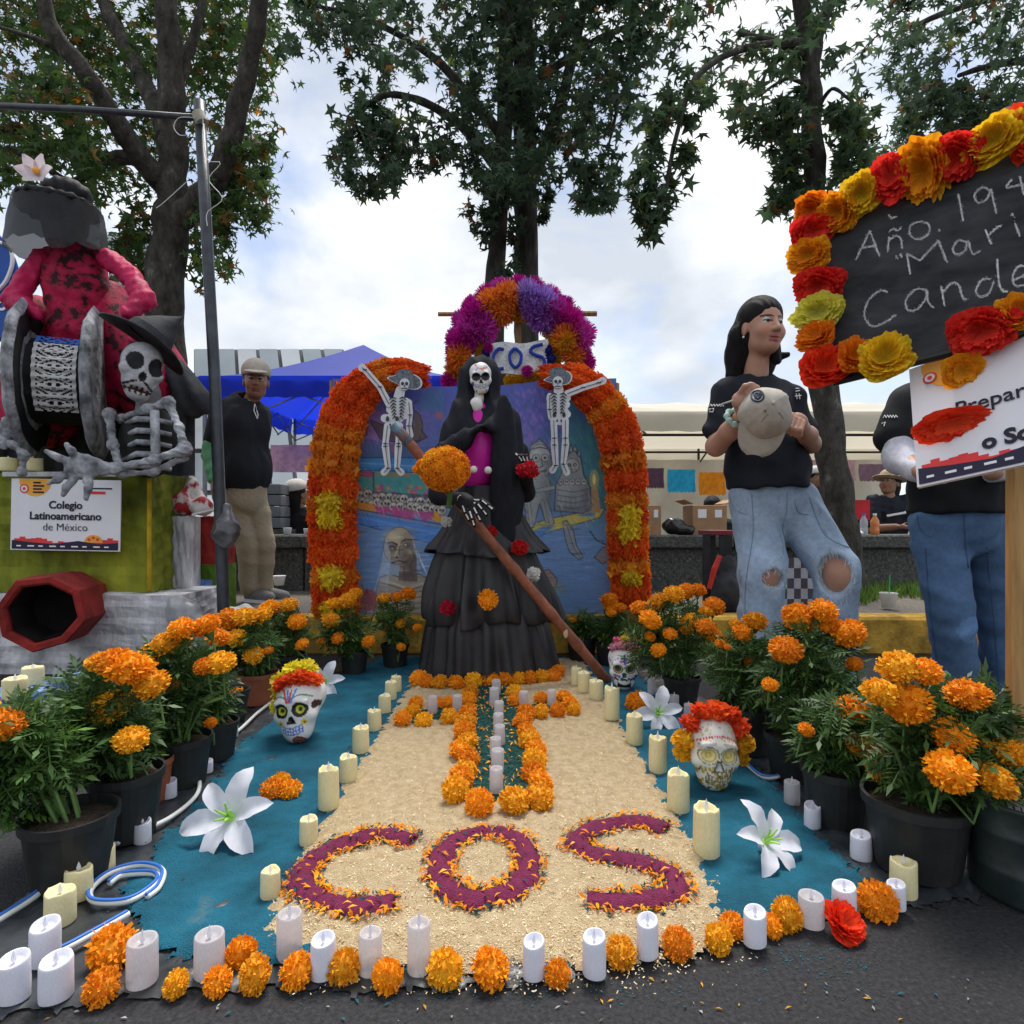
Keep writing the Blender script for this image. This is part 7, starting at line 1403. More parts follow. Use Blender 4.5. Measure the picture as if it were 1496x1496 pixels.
# left hand pinching the crown of the cap, right hand closed on the brim
hS = SDF(); hS.cap(tuple(W(1086, 603, -.27)), tuple(W(1082, 588, -.30)), .026, .028, 0, .015); hS.ell(tuple(W(1084, 584, -.30)), (.036, .022, .032), 0, .015)
for k, (a, b, c) in enumerate((((1080, 576), (1088, 564), (1100, 562)), ((1086, 572), (1096, 562), (1107, 566)), ((1091, 573), (1101, 567), (1110, 573)), ((1094, 578), (1103, 574), (1109, 581)))): hS.chain([tuple(W(*a, -.31 - .008 * k)), tuple(W(*b, -.335 - .006 * k)), tuple(W(*c, -.345 - .004 * k))], [.0105, .0095, .0085], 0, .004)
hS.chain([tuple(W(1093, 592, -.31)), tuple(W(1100, 588, -.335)), tuple(W(1105, 583, -.345))], [.0115, .010, .009], 0, .006)
h2 = SDF(); h2.cap(tuple(W(1174, 626, -.22)), tuple(W(1168, 619, -.27)), .026, .028, 0, .015); h2.ell(tuple(W(1164, 616, -.28)), (.036, .026, .034), 0, .015)
for k, (a, b, c) in enumerate((((1155, 608), (1148, 620), (1150, 630)), ((1161, 611), (1154, 625), (1156, 634)), ((1167, 614), (1162, 628), (1163, 636)), ((1173, 617), (1169, 629), (1169, 636)))): h2.chain([tuple(W(*a, -.305)), tuple(W(*b, -.33)), tuple(W(*c, -.315))], [.0105, .0098, .0088], 0, .004)
h2.chain([tuple(W(1156, 606, -.29)), tuple(W(1147, 611, -.315)), tuple(W(1142, 619, -.33))], [.0115, .0105, .009], 0, .006)
sdf_people([Sh, bodyS, hS, h2], [.0042, .011, .0038, .0038], {0: skin, LIP: skin, EYEW: (.55, .5, .46)}, head_paint(hcw, 1.0, Rw, skin, (.36, .11, .10)), wm)
# hair
S = SDF(); e = lambda a, r, k=.02, sub=False: S.ell(ph_(a), r, 0, k, rot=Rw, sub=sub)
e((0, .022, .045), (.086, .100, .090)); e((0, .05, -.02), (.08, .07, .10), .03); S.chain([ph_((-.05, .055, -.03)), tuple(W(1082, 520, .06)), tuple(W(1072, 548, .06))], [.06, .06, .035], 0, .03); S.chain([ph_((.03, .06, -.04)), tuple(W(1110, 530, .09)), tuple(W(1112, 560, .08))], [.06, .06, .03], 0, .03); S.chain([ph_((.06, .0, -.07)), ph_((.062, -.02, -.13))], [.028, .02], 0, .02); S.chain([tuple(W(1136, 522, .05)), tuple(W(1150, 518, .03))], [.02, .012], 0, .02)
e((0, -.082, -.035), (.066, .075, .092), .015, True); e((-.078, .0, -.02), (.014, .026, .034), .01, True)
S.fold = lambda X, Y, Z: .0012 * np.sin(X * 260 + Y * 180 + Z * 12); sdf_obj('hair', S, .0048, HAIR, wm)
MB().ell(ph_((-.08, .005, -.045)), (.005, .005, .005), 8, 6).build('earring', bone, wm)
# t-shirt
S = SDF(); S.ell(W(1106, 606, .02), (.165, .125, .155), 0, .06); S.ell(W(1120, 678, .02), (.175, .135, .15), 0, .07); S.cap(W(1106, 566, .03), W(1064, 574, .02), .07, .064, 0, .04); S.cap(W(1106, 566, .03), W(1152, 580, .03), .07, .06, 0, .04); S.cap(W(1120, 690, .02), W(1122, 712, .02), .165, .172, 0, .04)
S.cap(W(1060, 574, .0), W(1050, 628, -.035), .062, .064, 0, .025); S.cap(W(1156, 582, .02), W(1175, 628, 0), .058, .058, 0, .025)
S.below(W(0, 716).z, .006); S.cap(W(1106, 520, .02), W(1105, 541, .02), .050, .054, 0, .008, sub=True)
shirt = cloth('t_shirt', S, .009, (.012, .014, .022), wm, amp=.005, freq=24, seed=4, extra=lambda X, Y, Z: .006 * np.abs(np.sin(Z * 22 + X * 30 + 2 * np.sin(X * 9))) + .004 * np.abs(np.sin(X * 33 - Z * 14)))
# jeans with torn knees
S = SDF(); S.cap(W(1122, 712, .03), W(1125, 735, .03), .15, .155, 0, .04)
S.chain([tuple(W(1106, 735, .02)), tuple(W(1114, 832, -.04)), tuple(W(1110, 935, -.01)), tuple(W(1108, 1028, .02))], [.112, .092, .09, .10], 0, .03); S.chain([tuple(W(1158, 735, .02)), tuple(W(1222, 835, -.08)), tuple(W(1218, 935, -.02)), tuple(W(1214, 1026, .04))], [.108, .088, .085, .10], 0, .03)
kr = Vector(W(1222, 842, -.17)); kl = Vector(W(1134, 846, -.13)); S.ell(kr, (.062, .085, .088), 0, .006, sub=True); S.ell(kl, (.046, .07, .036), 0, .006, sub=True)
def jp(V, I, c):
    n0 = sines(V[:, 0], V[:, 1], V[:, 2], 1, 18, 9); b = np.array((.30, .395, .52)); c = b * (1 + .07 * n0[:, None]); c = c * (1 + .25 * np.exp(-((V[:, 2] - .62) / .12) ** 2))[:, None]
    for k_, r_ in ((kr, .1), (kl, .07)):
        d = np.linalg.norm((V - np.array(k_)) / (1, 1.3, 1.35), axis=1); m_ = d < r_ * .82; c[m_] = c[m_] * .7 + np.array((.5, .56, .62)) * .3
    sx = np.abs(np.sin((V[:, 0] * 1.0 + V[:, 2] * .12) * 19)) < .03; c[sx] *= .75; return np.clip(c, 0, 1)
jeans = cloth('jeans', S, .009, (.3, .4, .55), wm, amp=.004, freq=26, seed=8, paint=jp, extra=lambda X, Y, Z: .005 * np.abs(np.sin(Z * 26 + X * 17 + 2 * np.sin(X * 11))))
fray = M('frayed_thread', (.55, .62, .70), .9, .15, 30); th = MB(); r_ = random.Random(5)
for cx, cy, rx, ry, nn in ((1221, 843, 25, 32, 90), (1134, 846, 17, 14, 60)):
    for k in range(nn):
        a = 2 * math.pi * k / nn; f0 = r_.uniform(1.02, 1.22); x, y = cx + rx * f0 * math.cos(a), cy + ry * f0 * math.sin(a); loc, nm = hit(jeans, x, y)
        if loc is None: continue
        inw = (W(cx, cy, 0) - W(x, y, 0)); inw.y = 0; inw.normalize(); b_ = loc + nm * .001; l_ = r_.uniform(.006, .024); th.tube([b_, b_ + nm * .005 + inw * l_ * .4 + Vector((0, 0, -.2 * l_)), b_ + nm * .004 + inw * l_ * r_.uniform(.2, .9) + Vector((r_.uniform(-.4, .4) * l_, 0, -.8 * l_))], .0009, 3, cap=False)
tag(th.build('frayed_threads', fray, jeans), kind='stuff')
stit = M('denim_stitch', (.20, .28, .40), .9, .1, 30)
decal(jeans, [spline([(1150, 719), (1149, 745), (1143, 772), (1148, 790)], 14), spline([(1066, 722), (1072, 742), (1090, 752)], 10), spline([(1098, 722), (1100, 780), (1090, 850), (1088, 915)], 24), spline([(1182, 726), (1204, 780), (1240, 800)], 14), spline([(1160, 730), (1166, 748), (1182, 752)], 8), spline([(1210, 872), (1204, 900), (1206, 930)], 8)], .0016, stit, jeans, 'stitched_seam')
for L_ in (LL, RL):
    f = Vector((L_[2].x, L_[2].y, 0)); S = SDF(); S.cap(f + Vector((0, .03, .04)), f + Vector((.05, -.15, .035)), .042, .036); S.below(.003); sdf_obj('shoe', S, .009, CL, wm, {0: (.7, .7, .7)})
# lettering on the sleeve and chest, lanyard, bracelet
lw = M('print_white', (.75, .75, .75), .7, .05, 20)
decal(shirt, [[(1029 + 4 * k, 594 - 1 * (k % 2)), (1031 + 4 * k, 591), (1033 + 4 * k, 594)] for k in range(7)] + [[(1029, 600), (1032, 604)], [(1036, 598), (1043, 597), (1042, 602), (1037, 602), (1038, 599)], [(1030, 610), (1038, 608)]], .0022, lw, shirt, 'sleeve_print')
decal(shirt, [[(1139, 536), (1150, 552), (1160, 566)], [(1142, 537), (1152, 551), (1161, 564)]], .0035, lw, shirt, 'lanyard'); decal(shirt, [[(1162, 568), (1167, 568)], [(1162, 572), (1168, 571)], [(1163, 575), (1164, 583)], [(1167, 575), (1168, 583)], [(1161, 579), (1170, 578)]], .002, lw, shirt, 'chest_print')
mint = M('mint_scrunchie', (.38, .52, .45), .85, .2, 40, .4, 80); rg = []
bx_, by_, bd_ = basis(W(1088, 600, -.27) - W(1070, 628, -.18)); c0 = Vector(W(1076, 611, -.235)); pts = [c0 + (bx_ * math.cos(a) + by_ * math.sin(a)) * .037 for a in [2 * math.pi * k / 28 for k in range(29)]]
MB().tube(pts, [.011 + .004 * math.sin(k * 2.1) for k in range(29)], 8, cap=False).build('hair_tie', mint, wm, smooth=True)
# the beige cap in her hands
cp = thing('baseball_cap', 'beige baseball cap with dark round badge held by the woman', 'cap', W(1120, 640, -.36)); capm = M('beige_twill', (.44, .40, .34), .9, .1, 30, .3, 200)
btn = Vector(W(1130, 589, -.44)); axc = (btn - Vector(W(1116, 606, -.33))).normalized(); cu, cv_, _ = basis(axc); down = Vector((-.22, -.1, -1)); down = (down - axc * down.dot(axc)).normalized(); side = axc.cross(down).normalized()
prof = [(.004, 0), (.035, .008), (.062, .028), (.080, .058), (.088, .088), (.090, .105)]; rings = []
for rr, dz in prof:
    ring = []
    for k in range(48):
        a = 2 * math.pi * k / 48; g = 1 - .022 * (abs(math.cos(3 * a)) > .985) ; w_ = 1 + .05 * math.sin(2 * a + 1) + .03 * math.sin(5 * a); ring.append(btn - axc * (dz + .006 * math.sin(3 * a + dz * 40) * (rr > .05)) + (side * math.cos(a) + down * math.sin(a)) * rr * w_ * g * (1.06 if abs(math.sin(a)) > .7 else 1))
    rings.append(ring)
capo = MB().loft(rings, cap=False).build('crown', capm, cp, smooth=True); MB().ell(btn, (.006, .006, .006), 8, 6).build('button', capm, cp)
rows = []
for i in range(9):
    u_ = i / 8; row = []
    for j in range(17):
        v_ = -1 + j / 8; wd = .078 * math.sqrt(max(0, 1 - (u_ * .96) ** 2.6)) + .002; q_ = btn - axc * (.098 - .02 * v_ * v_ * (1 - u_) + .035 * u_ + .016 * v_ * v_) + down * (.078 + .068 * u_ - .030 * v_ * v_ * (1 - u_)) + side * v_ * wd; row.append(q_)
    rows.append(row)
pk2 = [[p_ - axc * .004 for p_ in r] for r in rows]; mbk = MB().loft(rows, closed=False); mbk.loft([r[::-1] for r in pk2], closed=False); mbk.build('peak', capm, cp, smooth=True)
def ringpts(cx, cy, rx, ry, n=18, ph=0): return [(cx + rx * math.cos(2 * math.pi * k / n + ph), cy + ry * math.sin(2 * math.pi * k / n + ph)) for k in range(n + 1)]
bdg = M('badge_navy', (.03, .05, .10), .7, .2, 20); decal(capo, [ringpts(1107, 579, 9, 8), ringpts(1107, 579, 4, 4), [(1101, 576), (1107, 584), (1113, 576)], [(1103, 582), (1111, 574)]], .0032, bdg, capo, 'badge')
sm = M('dark_beige_seam', (.27, .25, .21), .9, .1, 20); decal(capo, [[(1130, 589), (1112, 582), (1098, 578)], [(1130, 589), (1122, 604), (1112, 616)], [(1130, 589), (1138, 602), (1144, 612)]], .0012, sm, capo, 'stitched_seam'); decal(capo, [ringpts(1118, 600, 1.5, 1.5, 8)], .002, sm, capo, 'eyelet')  # cap seams and eyelet in a darker beige
MB().tube([W(1072, 585, -.37), W(1056, 590, -.33), W(1050, 593, -.30)], [.004, .003, .003], 5).build('strap', capm, cp)
# ---------- person behind the chalkboard
def W2(x, y, dd=0): return P(x, y, 2.32 + dd)
p2 = thing('person', 'person in black t-shirt, white sleeves and blue jeans behind the chalkboard', 'person', Vector((W2(1420, 1060).x, 2.32, 0)))
hc2_ = W2(1400, 495, .02); S2, q2_, R2 = head_sdf(hc2_, 1, R(-30)); S2.cap(q2_((0, .01, -.06)), W2(1396, 555, .03), .052, .058, 0, .03)
B = SDF(); B.chain([tuple(W2(1396, 580, .03)), tuple(W2(1396, 740, .03))], [.10, .10], 0, .05); LG = [[W2(1372, 760, .02), W2(1388, 890, -.02), W2(1400, 1050, .03)], [W2(1436, 760, .04), W2(1462, 900, .02), W2(1472, 1050, .05)]]
for L_ in LG: B.chain([tuple(p) for p in L_], [.085, .055, .04], 0, .03); B.cap(L_[2], Vector((L_[2].x + .02, L_[2].y - .12, .03)), .035, .03)
B.chain([tuple(W2(1325, 590, .02)), tuple(W2(1312, 665, -.05)), tuple(W2(1345, 690, -.22))], [.05, .043, .03], 0, .02); B.chain([tuple(W2(1470, 600, .03)), tuple(W2(1490, 680, .0)), tuple(W2(1450, 690, -.2))], [.05, .043, .03], 0, .02)
hh = SDF(); hh.cap(W2(1345, 690, -.22), W2(1358, 692, -.27), .027, .03); [hh.chain([tuple(W2(1362, 684 + 6 * k, -.28)), tuple(W2(1374, 683 + 6 * k, -.30)), tuple(W2(1380, 686 + 6 * k, -.28))], [.010, .0095, .0085], 0, .004) for k in range(4)]; hh.chain([tuple(W2(1354, 680, -.27)), tuple(W2(1362, 674, -.30)), tuple(W2(1372, 674, -.31))], [.011, .010, .009], 0, .006)
sdf_people([S2, B, hh], [.006, .012, .005], {0: (.42, .23, .15), LIP: (.35, .12, .1), EYEW: (.6, .55, .5)}, head_paint(hc2_, 1, R2, skin, (.3, .1, .08)), p2)
S = SDF(); S.ell(q2_((0, .025, .045)), (.086, .1, .09), 0, .02, rot=R2); S.chain([q2_((0, .06, -.03)), tuple(W2(1398, 560, .1))], [.075, .05], 0, .03); S.ell(q2_((0, -.08, -.03)), (.064, .072, .09), 0, .01, rot=R2, sub=True); sdf_obj('hair', S, .008, HAIR, p2)
S = SDF(); S.ell(W2(1395, 620, .03), (.16, .12, .17), 0, .06); S.ell(W2(1395, 700, .03), (.165, .13, .14), 0, .06); S.cap(W2(1395, 578, .03), W2(1335, 588, .02), .07, .072, 0, .05); S.cap(W2(1395, 578, .03), W2(1460, 592, .03), .07, .072, 0, .05); S.cap(W2(1328, 592, .01), W2(1310, 640, -.02), .072, .074, 0, .03); S.cap(W2(1468, 600, .02), W2(1486, 645, 0), .07, .072, 0, .03); S.cap(W2(1396, 720, .03), W2(1397, 745, .03), .16, .165, 0, .03); S.below(W2(0, 750).z, .006)
sh2 = cloth('t_shirt', S, .011, (.010, .011, .014), p2, amp=.006, seed=2); decal(sh2, [[(1291 + 4 * k, 611), (1293 + 4 * k, 607), (1295 + 4 * k, 610)] for k in range(5)] + [[(1289, 619), (1294, 617), (1292, 623)]], .0022, lw, sh2, 'sleeve_print')
S = SDF(); S.chain([tuple(W2(1311, 640, -.03)), tuple(W2(1314, 670, -.06)), tuple(W2(1340, 690, -.20))], [.053, .054, .036], 0, .02); cloth('white_sleeve', S, .008, (.62, .62, .70), p2, amp=.003, seed=3); S = SDF(); S.chain([tuple(W2(1487, 645, 0)), tuple(W2(1490, 680, -.02)), tuple(W2(1452, 690, -.18))], [.053, .052, .036], 0, .02); cloth('white_sleeve', S, .008, (.62, .62, .70), p2, amp=.003, seed=3)
S = SDF(); S.cap(W2(1398, 742, .03), W2(1400, 766, .03), .132, .14, 0, .03); S.chain([tuple(p) for p in (W2(1368, 770, .02), W2(1388, 890, -.02), W2(1398, 1000, .02), W2(1402, 1058, .02))], [.098, .08, .075, .085], 0, .02); S.chain([tuple(p) for p in (W2(1436, 770, .04), W2(1458, 900, .02), W2(1468, 1000, .04), W2(1474, 1056, .04))], [.094, .076, .072, .08], 0, .02)
def jp2(V, I, c):
    n0 = sines(V[:, 0], V[:, 1], V[:, 2], 1, 16, 19); c = np.array((.075, .14, .255)) * (1 + .25 * n0[:, None]) * (1 + .5 * np.exp(-((V[:, 2] - .55) / .16) ** 2) * np.exp(-((V[:, 0] - 1.62) / .06) ** 2))[:, None]; m_ = np.hypot(V[:, 0] - W2(1395, 0).x, V[:, 2] - W2(0, 915).z) < .05; c[m_] *= 1.5; return np.clip(c, 0, 1)
jn2 = cloth('jeans', S, .010, (.1, .17, .3), p2, amp=.004, freq=28, seed=6, paint=jp2, extra=lambda X, Y, Z: .007 * np.abs(np.sin(Z * 24 + X * 15 + 2 * np.sin(X * 13))))
for L_ in LG:
    f = Vector((L_[2].x, L_[2].y, 0)); S = SDF(); S.cap(f + Vector((0, .03, .045)), f + Vector((.05, -.17, .04)), .045, .04); S.below(.004); sdf_obj('shoe', S, .009, CL, p2, {0: (.72, .72, .74)})
decal(jn2, [spline([(1340, 752), (1346, 775), (1362, 785)], 8), spline([(1408, 752), (1410, 790), (1414, 830)], 10), spline([(1352, 800), (1360, 900), (1376, 1020)], 20), spline([(1442, 800), (1452, 900), (1460, 1000)], 16)], .0016, M('dark_stitch', (.055, .10, .19), .9, .1, 30), jn2, 'stitched_seam')
# ---------- man in the cap at the left
MD = 4.35
def Wm(x, y, dd=0): return P(x, y, MD + dd)
mn = thing('person', 'man in beige cap, dark polo with green sleeves and khaki trousers', 'person', Vector((Wm(360, 870).x, MD, .2)))
hcm = Wm(374, 557, -.03); S3, q3, R3 = head_sdf(hcm, 1.06, R(22), R(4)); S3.cap(q3((0, .015, -.06)), Wm(360, 602, .02), .05, .056, 0, .02)
B = SDF(); B.chain([tuple(Wm(354, 612, .02)), tuple(Wm(356, 715, .02))], [.10, .10], 0, .05); ML = [[Wm(346, 730, 0), Wm(362, 800, -.03), Wm(364, 862, .02)], [Wm(376, 730, .05), Wm(388, 800, .03), Wm(386, 862, .08)]]
for L_ in ML: B.chain([tuple(p) for p in L_], [.06, .05, .045], 0, .03)
B.chain([tuple(Wm(322, 612, 0)), tuple(Wm(312, 662, 0)), tuple(Wm(314, 705, -.1))], [.06, .05, .035], 0, .02)
hh = SDF(); hh.cap(Wm(314, 705, -.1), Wm(316, 716, -.13), .032, .036); [hh.chain([tuple(Wm(311 + 3.4 * k, 720, -.15)), tuple(Wm(312 + 3.4 * k, 727, -.16)), tuple(Wm(313 + 3 * k, 732, -.15))], [.011, .010, .009], 0, .004) for k in range(4)]; hh.chain([tuple(Wm(322, 712, -.15)), tuple(Wm(327, 718, -.17)), tuple(Wm(328, 724, -.17))], [.012, .011, .009], 0, .006)
ms = (.31, .16, .105); sdf_people([S3, B, hh], [.0055, .013, .006], {0: ms, LIP: ms, EYEW: (.5, .46, .42)}, head_paint(hcm, 1.06, R3, ms, (.2, .07, .06)), mn)
S = SDF(); S.ell(q3((0, .03, .03)), (.088, .098, .08), 0, .02, rot=R3); S.ell(q3((0, -.09, -.02)), (.075, .09, .1), 0, .01, rot=R3, sub=True); sdf_obj('hair', S, .007, HAIR, mn)
cpm = thing('baseball_cap', 'beige baseball cap worn by the man near the blue marquee', 'cap', q3((0, 0, .06)))
S = SDF(); S.ell(q3((0, .012, .062)), (.098, .114, .098), 0, .02, rot=R3); S.ell(q3((0, -.02, .005)), (.2, .2, .035), 0, .004, rot=R3, sub=True); sdf_obj('crown', S, .006, capm, cpm); S = SDF(); S.ell(q3((0, -.135, .044)), (.078, .082, .011), 0, .01, rot=R3 @ Matrix.Rotation(R(12), 3, 'X')); sdf_obj('peak', S, .006, capm, cpm)
S = SDF(); S.cap(Wm(354, 622, .02), Wm(357, 690, .02), .15, .155, 0, .08); S.ell(Wm(354, 625, .02), (.20, .15, .17), 0, .08); S.ell(Wm(357, 685, .02), (.18, .165, .2), 0, .08); S.cap(Wm(354, 592, .02), Wm(326, 604, .0), .09, .085, 0, .05); S.cap(Wm(354, 592, .02), Wm(378, 605, .04), .085, .08, 0, .05); S.cap(Wm(322, 612, 0), Wm(314, 642, 0), .08, .075, 0, .03); S.below(Wm(0, 716).z, .006); S.cap(Wm(364, 570, 0), Wm(360, 584, .0), .05, .055, 0, .008, sub=True)
mpo = cloth('polo_shirt', S, .012, (.018, .020, .026), mn, amp=.008, seed=5, freq=22); decal(mpo, [[(372, 590), (377, 606), (376, 612), (371, 600), (372, 590)]], .004, lw, mpo, 'lanyard_tag')
S = SDF(); S.chain([tuple(Wm(313, 636, 0)), tuple(Wm(309, 665, -.01)), tuple(Wm(313, 700, -.09))], [.066, .062, .045], 0, .02); cloth('green_sleeve', S, .010, (.17, .48, .24), mn, amp=.006, seed=6); cring = [Vector(Wm(359, 589, .01)) + Vector((.066 * math.cos(a), .064 * math.sin(a), .012 * math.sin(a + 1))) for a in [2 * math.pi * k / 24 for k in range(25)]]; MB().tube(cring, .018, 8, cap=False).build('green_collar', M('green_knit', (.17, .48, .24), .9, .1, 30), mn, smooth=True)
S = SDF(); S.cap(Wm(358, 706, .02), Wm(360, 728, .02), .14, .145, 0, .03); S.chain([tuple(p) for p in (Wm(346, 740, 0), Wm(362, 800, -.03), Wm(364, 860, .02))], [.095, .075, .07], 0, .015); S.chain([tuple(p) for p in (Wm(374, 740, .05), Wm(388, 800, .03), Wm(386, 858, .08))], [.09, .072, .068], 0, .015); cloth('khaki_trousers', S, .010, (.40, .33, .23), mn, amp=.005, seed=7, freq=26, extra=lambda X, Y, Z: .010 * np.abs(np.sin(Z * 17 + X * 19 + 2 * np.sin(X * 9))))
for L_ in ML:
    f = Vector((L_[2].x, L_[2].y, .2)); S = SDF(); S.cap(f + Vector((0, .03, .05)), f + Vector((.17, -.07, .04)), .05, .042); S.below(.204); sdf_obj('trainer', S, .010, CL, mn, {0: (.20, .20, .20)}); MB().box(f + Vector((.085, -.02, .012)), (.13, .055, .010), Matrix.Rotation(R(-30), 3, 'Z')).build('sole', paper, mn)
# ---------- seated people behind the wall
def sitter(label, x, y, d, top, capcol=None, haircol=HAIR, yaw=0, s=1.0, stripe=None, hat=None):
    c = P(x, y, d); t = thing('person', label, 'person', Vector((c.x, d, .2)), 'people sitting behind the wall'); Sx, q_, Rx = head_sdf(c, s, yaw, R(-12))
    n0 = Vector(q_((0, .01, -.12))); B = SDF(); B.cap(q_((0, .01, -.06)), n0, .045, .05); B.chain([tuple(n0 + Vector((0, .02, -.1))), tuple(n0 + Vector((0, .02, -.45)))], [.09, .1], 0, .05); hands = []
    for sg in (-1, 1):
        sh_ = n0 + Vector((sg * .17, 0, -.06)); el = sh_ + Vector((sg * .05, -.1, -.26)); wr_ = el + Vector((-sg * .1, -.2, .02)); B.chain([tuple(sh_), tuple(el), tuple(wr_)], [.05, .042, .03], 0, .02); B.ell(tuple(wr_ + Vector((-sg * .03, -.05, 0))), (.03, .04, .02), 0, .02)
        for k in range(4): B.cap(wr_ + Vector((-sg * .03, -.08, .012 - .008 * k)), wr_ + Vector((-sg * .06, -.12, .01 - .009 * k)), .01, .009, 0, .004)
        B.cap(wr_ + Vector((-sg * .02, -.06, .02)), wr_ + Vector((-sg * .05, -.08, .035)), .011, .01, 0, .004); lg = n0 + Vector((sg * .1, 0, -.5)); B.chain([tuple(lg), tuple(lg + Vector((0, -.2, .0)))], [.08, .07], 0, .03)
    sdf_people([Sx, B], [.009, .014], {0: (.3, .16, .1), LIP: (.3, .12, .1), EYEW: (.5, .45, .4)}, head_paint(c, s, Rx, ms, (.25, .08, .07)), t)
    S = SDF(); S.ell(tuple(n0 + Vector((0, .02, -.16))), (.19, .13, .17), 0, .05); S.ell(tuple(n0 + Vector((0, .02, -.36))), (.18, .14, .2), 0, .05)
    for sg in (-1, 1): S.chain([tuple(n0 + Vector((sg * .15, 0, -.06))), tuple(n0 + Vector((sg * .21, -.09, -.28)))], [.075, .065], 0, .03)
    cloth('jacket', S, .014, top, t, amp=.008, seed=3)
    S = SDF(); S.ell(q_((0, .022, .045)), (.086, .1, .09), 0, .02, rot=Rx); S.cap(q_((0, .06, -.03)), q_((0, .07, -.16)), .07, .05); S.ell(q_((0, -.08, -.035)), (.066, .072, .09), 0, .01, rot=Rx, sub=True); sdf_obj('hair', S, .010, haircol, t)
    if stripe: MB().tube([n0 + Vector((-.1, -.13, -.2)), n0 + Vector((.06, -.145, -.17)), n0 + Vector((.18, -.1, -.12))], .012, 5).build('reflective_stripe', lw, t)
    if capcol:
        h = thing('baseball_cap' if not hat else 'bucket_hat', (('pale cap worn by the person ' if not hat else 'tan brimmed hat worn by the person ') + label.split(' sitting ')[-1].split(' bending ')[-1][:50]), 'cap' if not hat else 'hat', q_((0, 0, .08))); m_ = M('cap_' + label[:8], capcol, .9, .1, 20)
        S = SDF(); S.ell(q_((0, .012, .065)), (.1, .114, .085), 0, .02, rot=Rx); S.ell(q_((0, -.02, .015)), (.2, .2, .035), 0, .004, rot=Rx, sub=True); sdf_obj('crown', S, .009, m_, h)
        S = SDF(); S.ell(q_((0, -.12 if not hat else 0, .045)), (.075, .07, .012) if not hat else (.16, .17, .014), 0, .01, rot=Rx); sdf_obj('brim', S, .008, m_, h)
    return t
sitter('dark-jacketed person in a pale cap sitting beside the left arch leg', 435, 722, 5.75, (.010, .010, .012), (.50, .47, .42), yaw=R(150))
sitter('dark-shirted person with tan brimmed hat and reflective stripe sitting by the bottles', 1300, 706, 6.0, (.014, .016, .026), (.42, .34, .22), yaw=R(-60), stripe=True, hat=True)
sitter('black-haired dark-shirted person bending between the tree and the hat wearer', 1218, 716, 6.4, (.012, .010, .014), yaw=R(30)); sitter('dark-vested person in pale cap half hidden behind the leaning tree', 1192, 700, 6.6, (.015, .015, .018), (.6, .58, .55), yaw=R(20)); sitter('dark-haired dark-shirted person behind the open cardboard box', 1040, 742, 6.3, (.012, .012, .014), yaw=R(170))
# ---------------------------------------------------------------- chalkboard on a stake in a bucket
BA, BB, BC = P(1222, 552, 1.45), P(1200, 325, 1.55), P(1496, 205, 1.296)
bx = (BC - BB); by = (BB - BA); bm4 = frame4(BA, bx, by); bmi = bm4.inverted(); BW, BH = bx.length * 1.85, by.length
slate = M('black_chalkboard', (.016, .018, .021), .75, .35, 9, .1, 60, detail=11, lo=.35, hi=.72, col2=(.055, .058, .062), stretch=(1, 1, 2.2)); chalk = M('chalk', (.62, .62, .62), .95, .3, 120, .5, 300)
cbd = thing('chalkboard', 'black chalkboard with handwritten chalk lettering framed by paper flowers', 'chalkboard', BA)
def onb(x, y, z=0.0):      # point of the board plane seen at a photo pixel
    o3 = Vector((0, 0, H)); d = P(x, y, 1) - o3; n = bm4.to_3x3() @ Vector((0, 0, 1)); t = (BA - o3).dot(n) / d.dot(n); return o3 + d * t + n * z
def bp(u, v, z=0): return bm4 @ Vector((u, v, z))
MB().prism([bp(0, 0), bp(BW, 0), bp(BW, BH), bp(0, BH)][::-1], bm4.to_3x3() @ Vector((0, 0, -.012))).build('slate', slate, cbd)
for a, b in (((-.008, -.008), (BW, -.008)), ((-.008, BH + .008), (BW, BH + .008)), ((-.008, 0), (-.008, BH))): MB().tube([bp(*a, -.004), bp(*b, -.004)], .009, 6).build('frame_strip', blk, cbd)
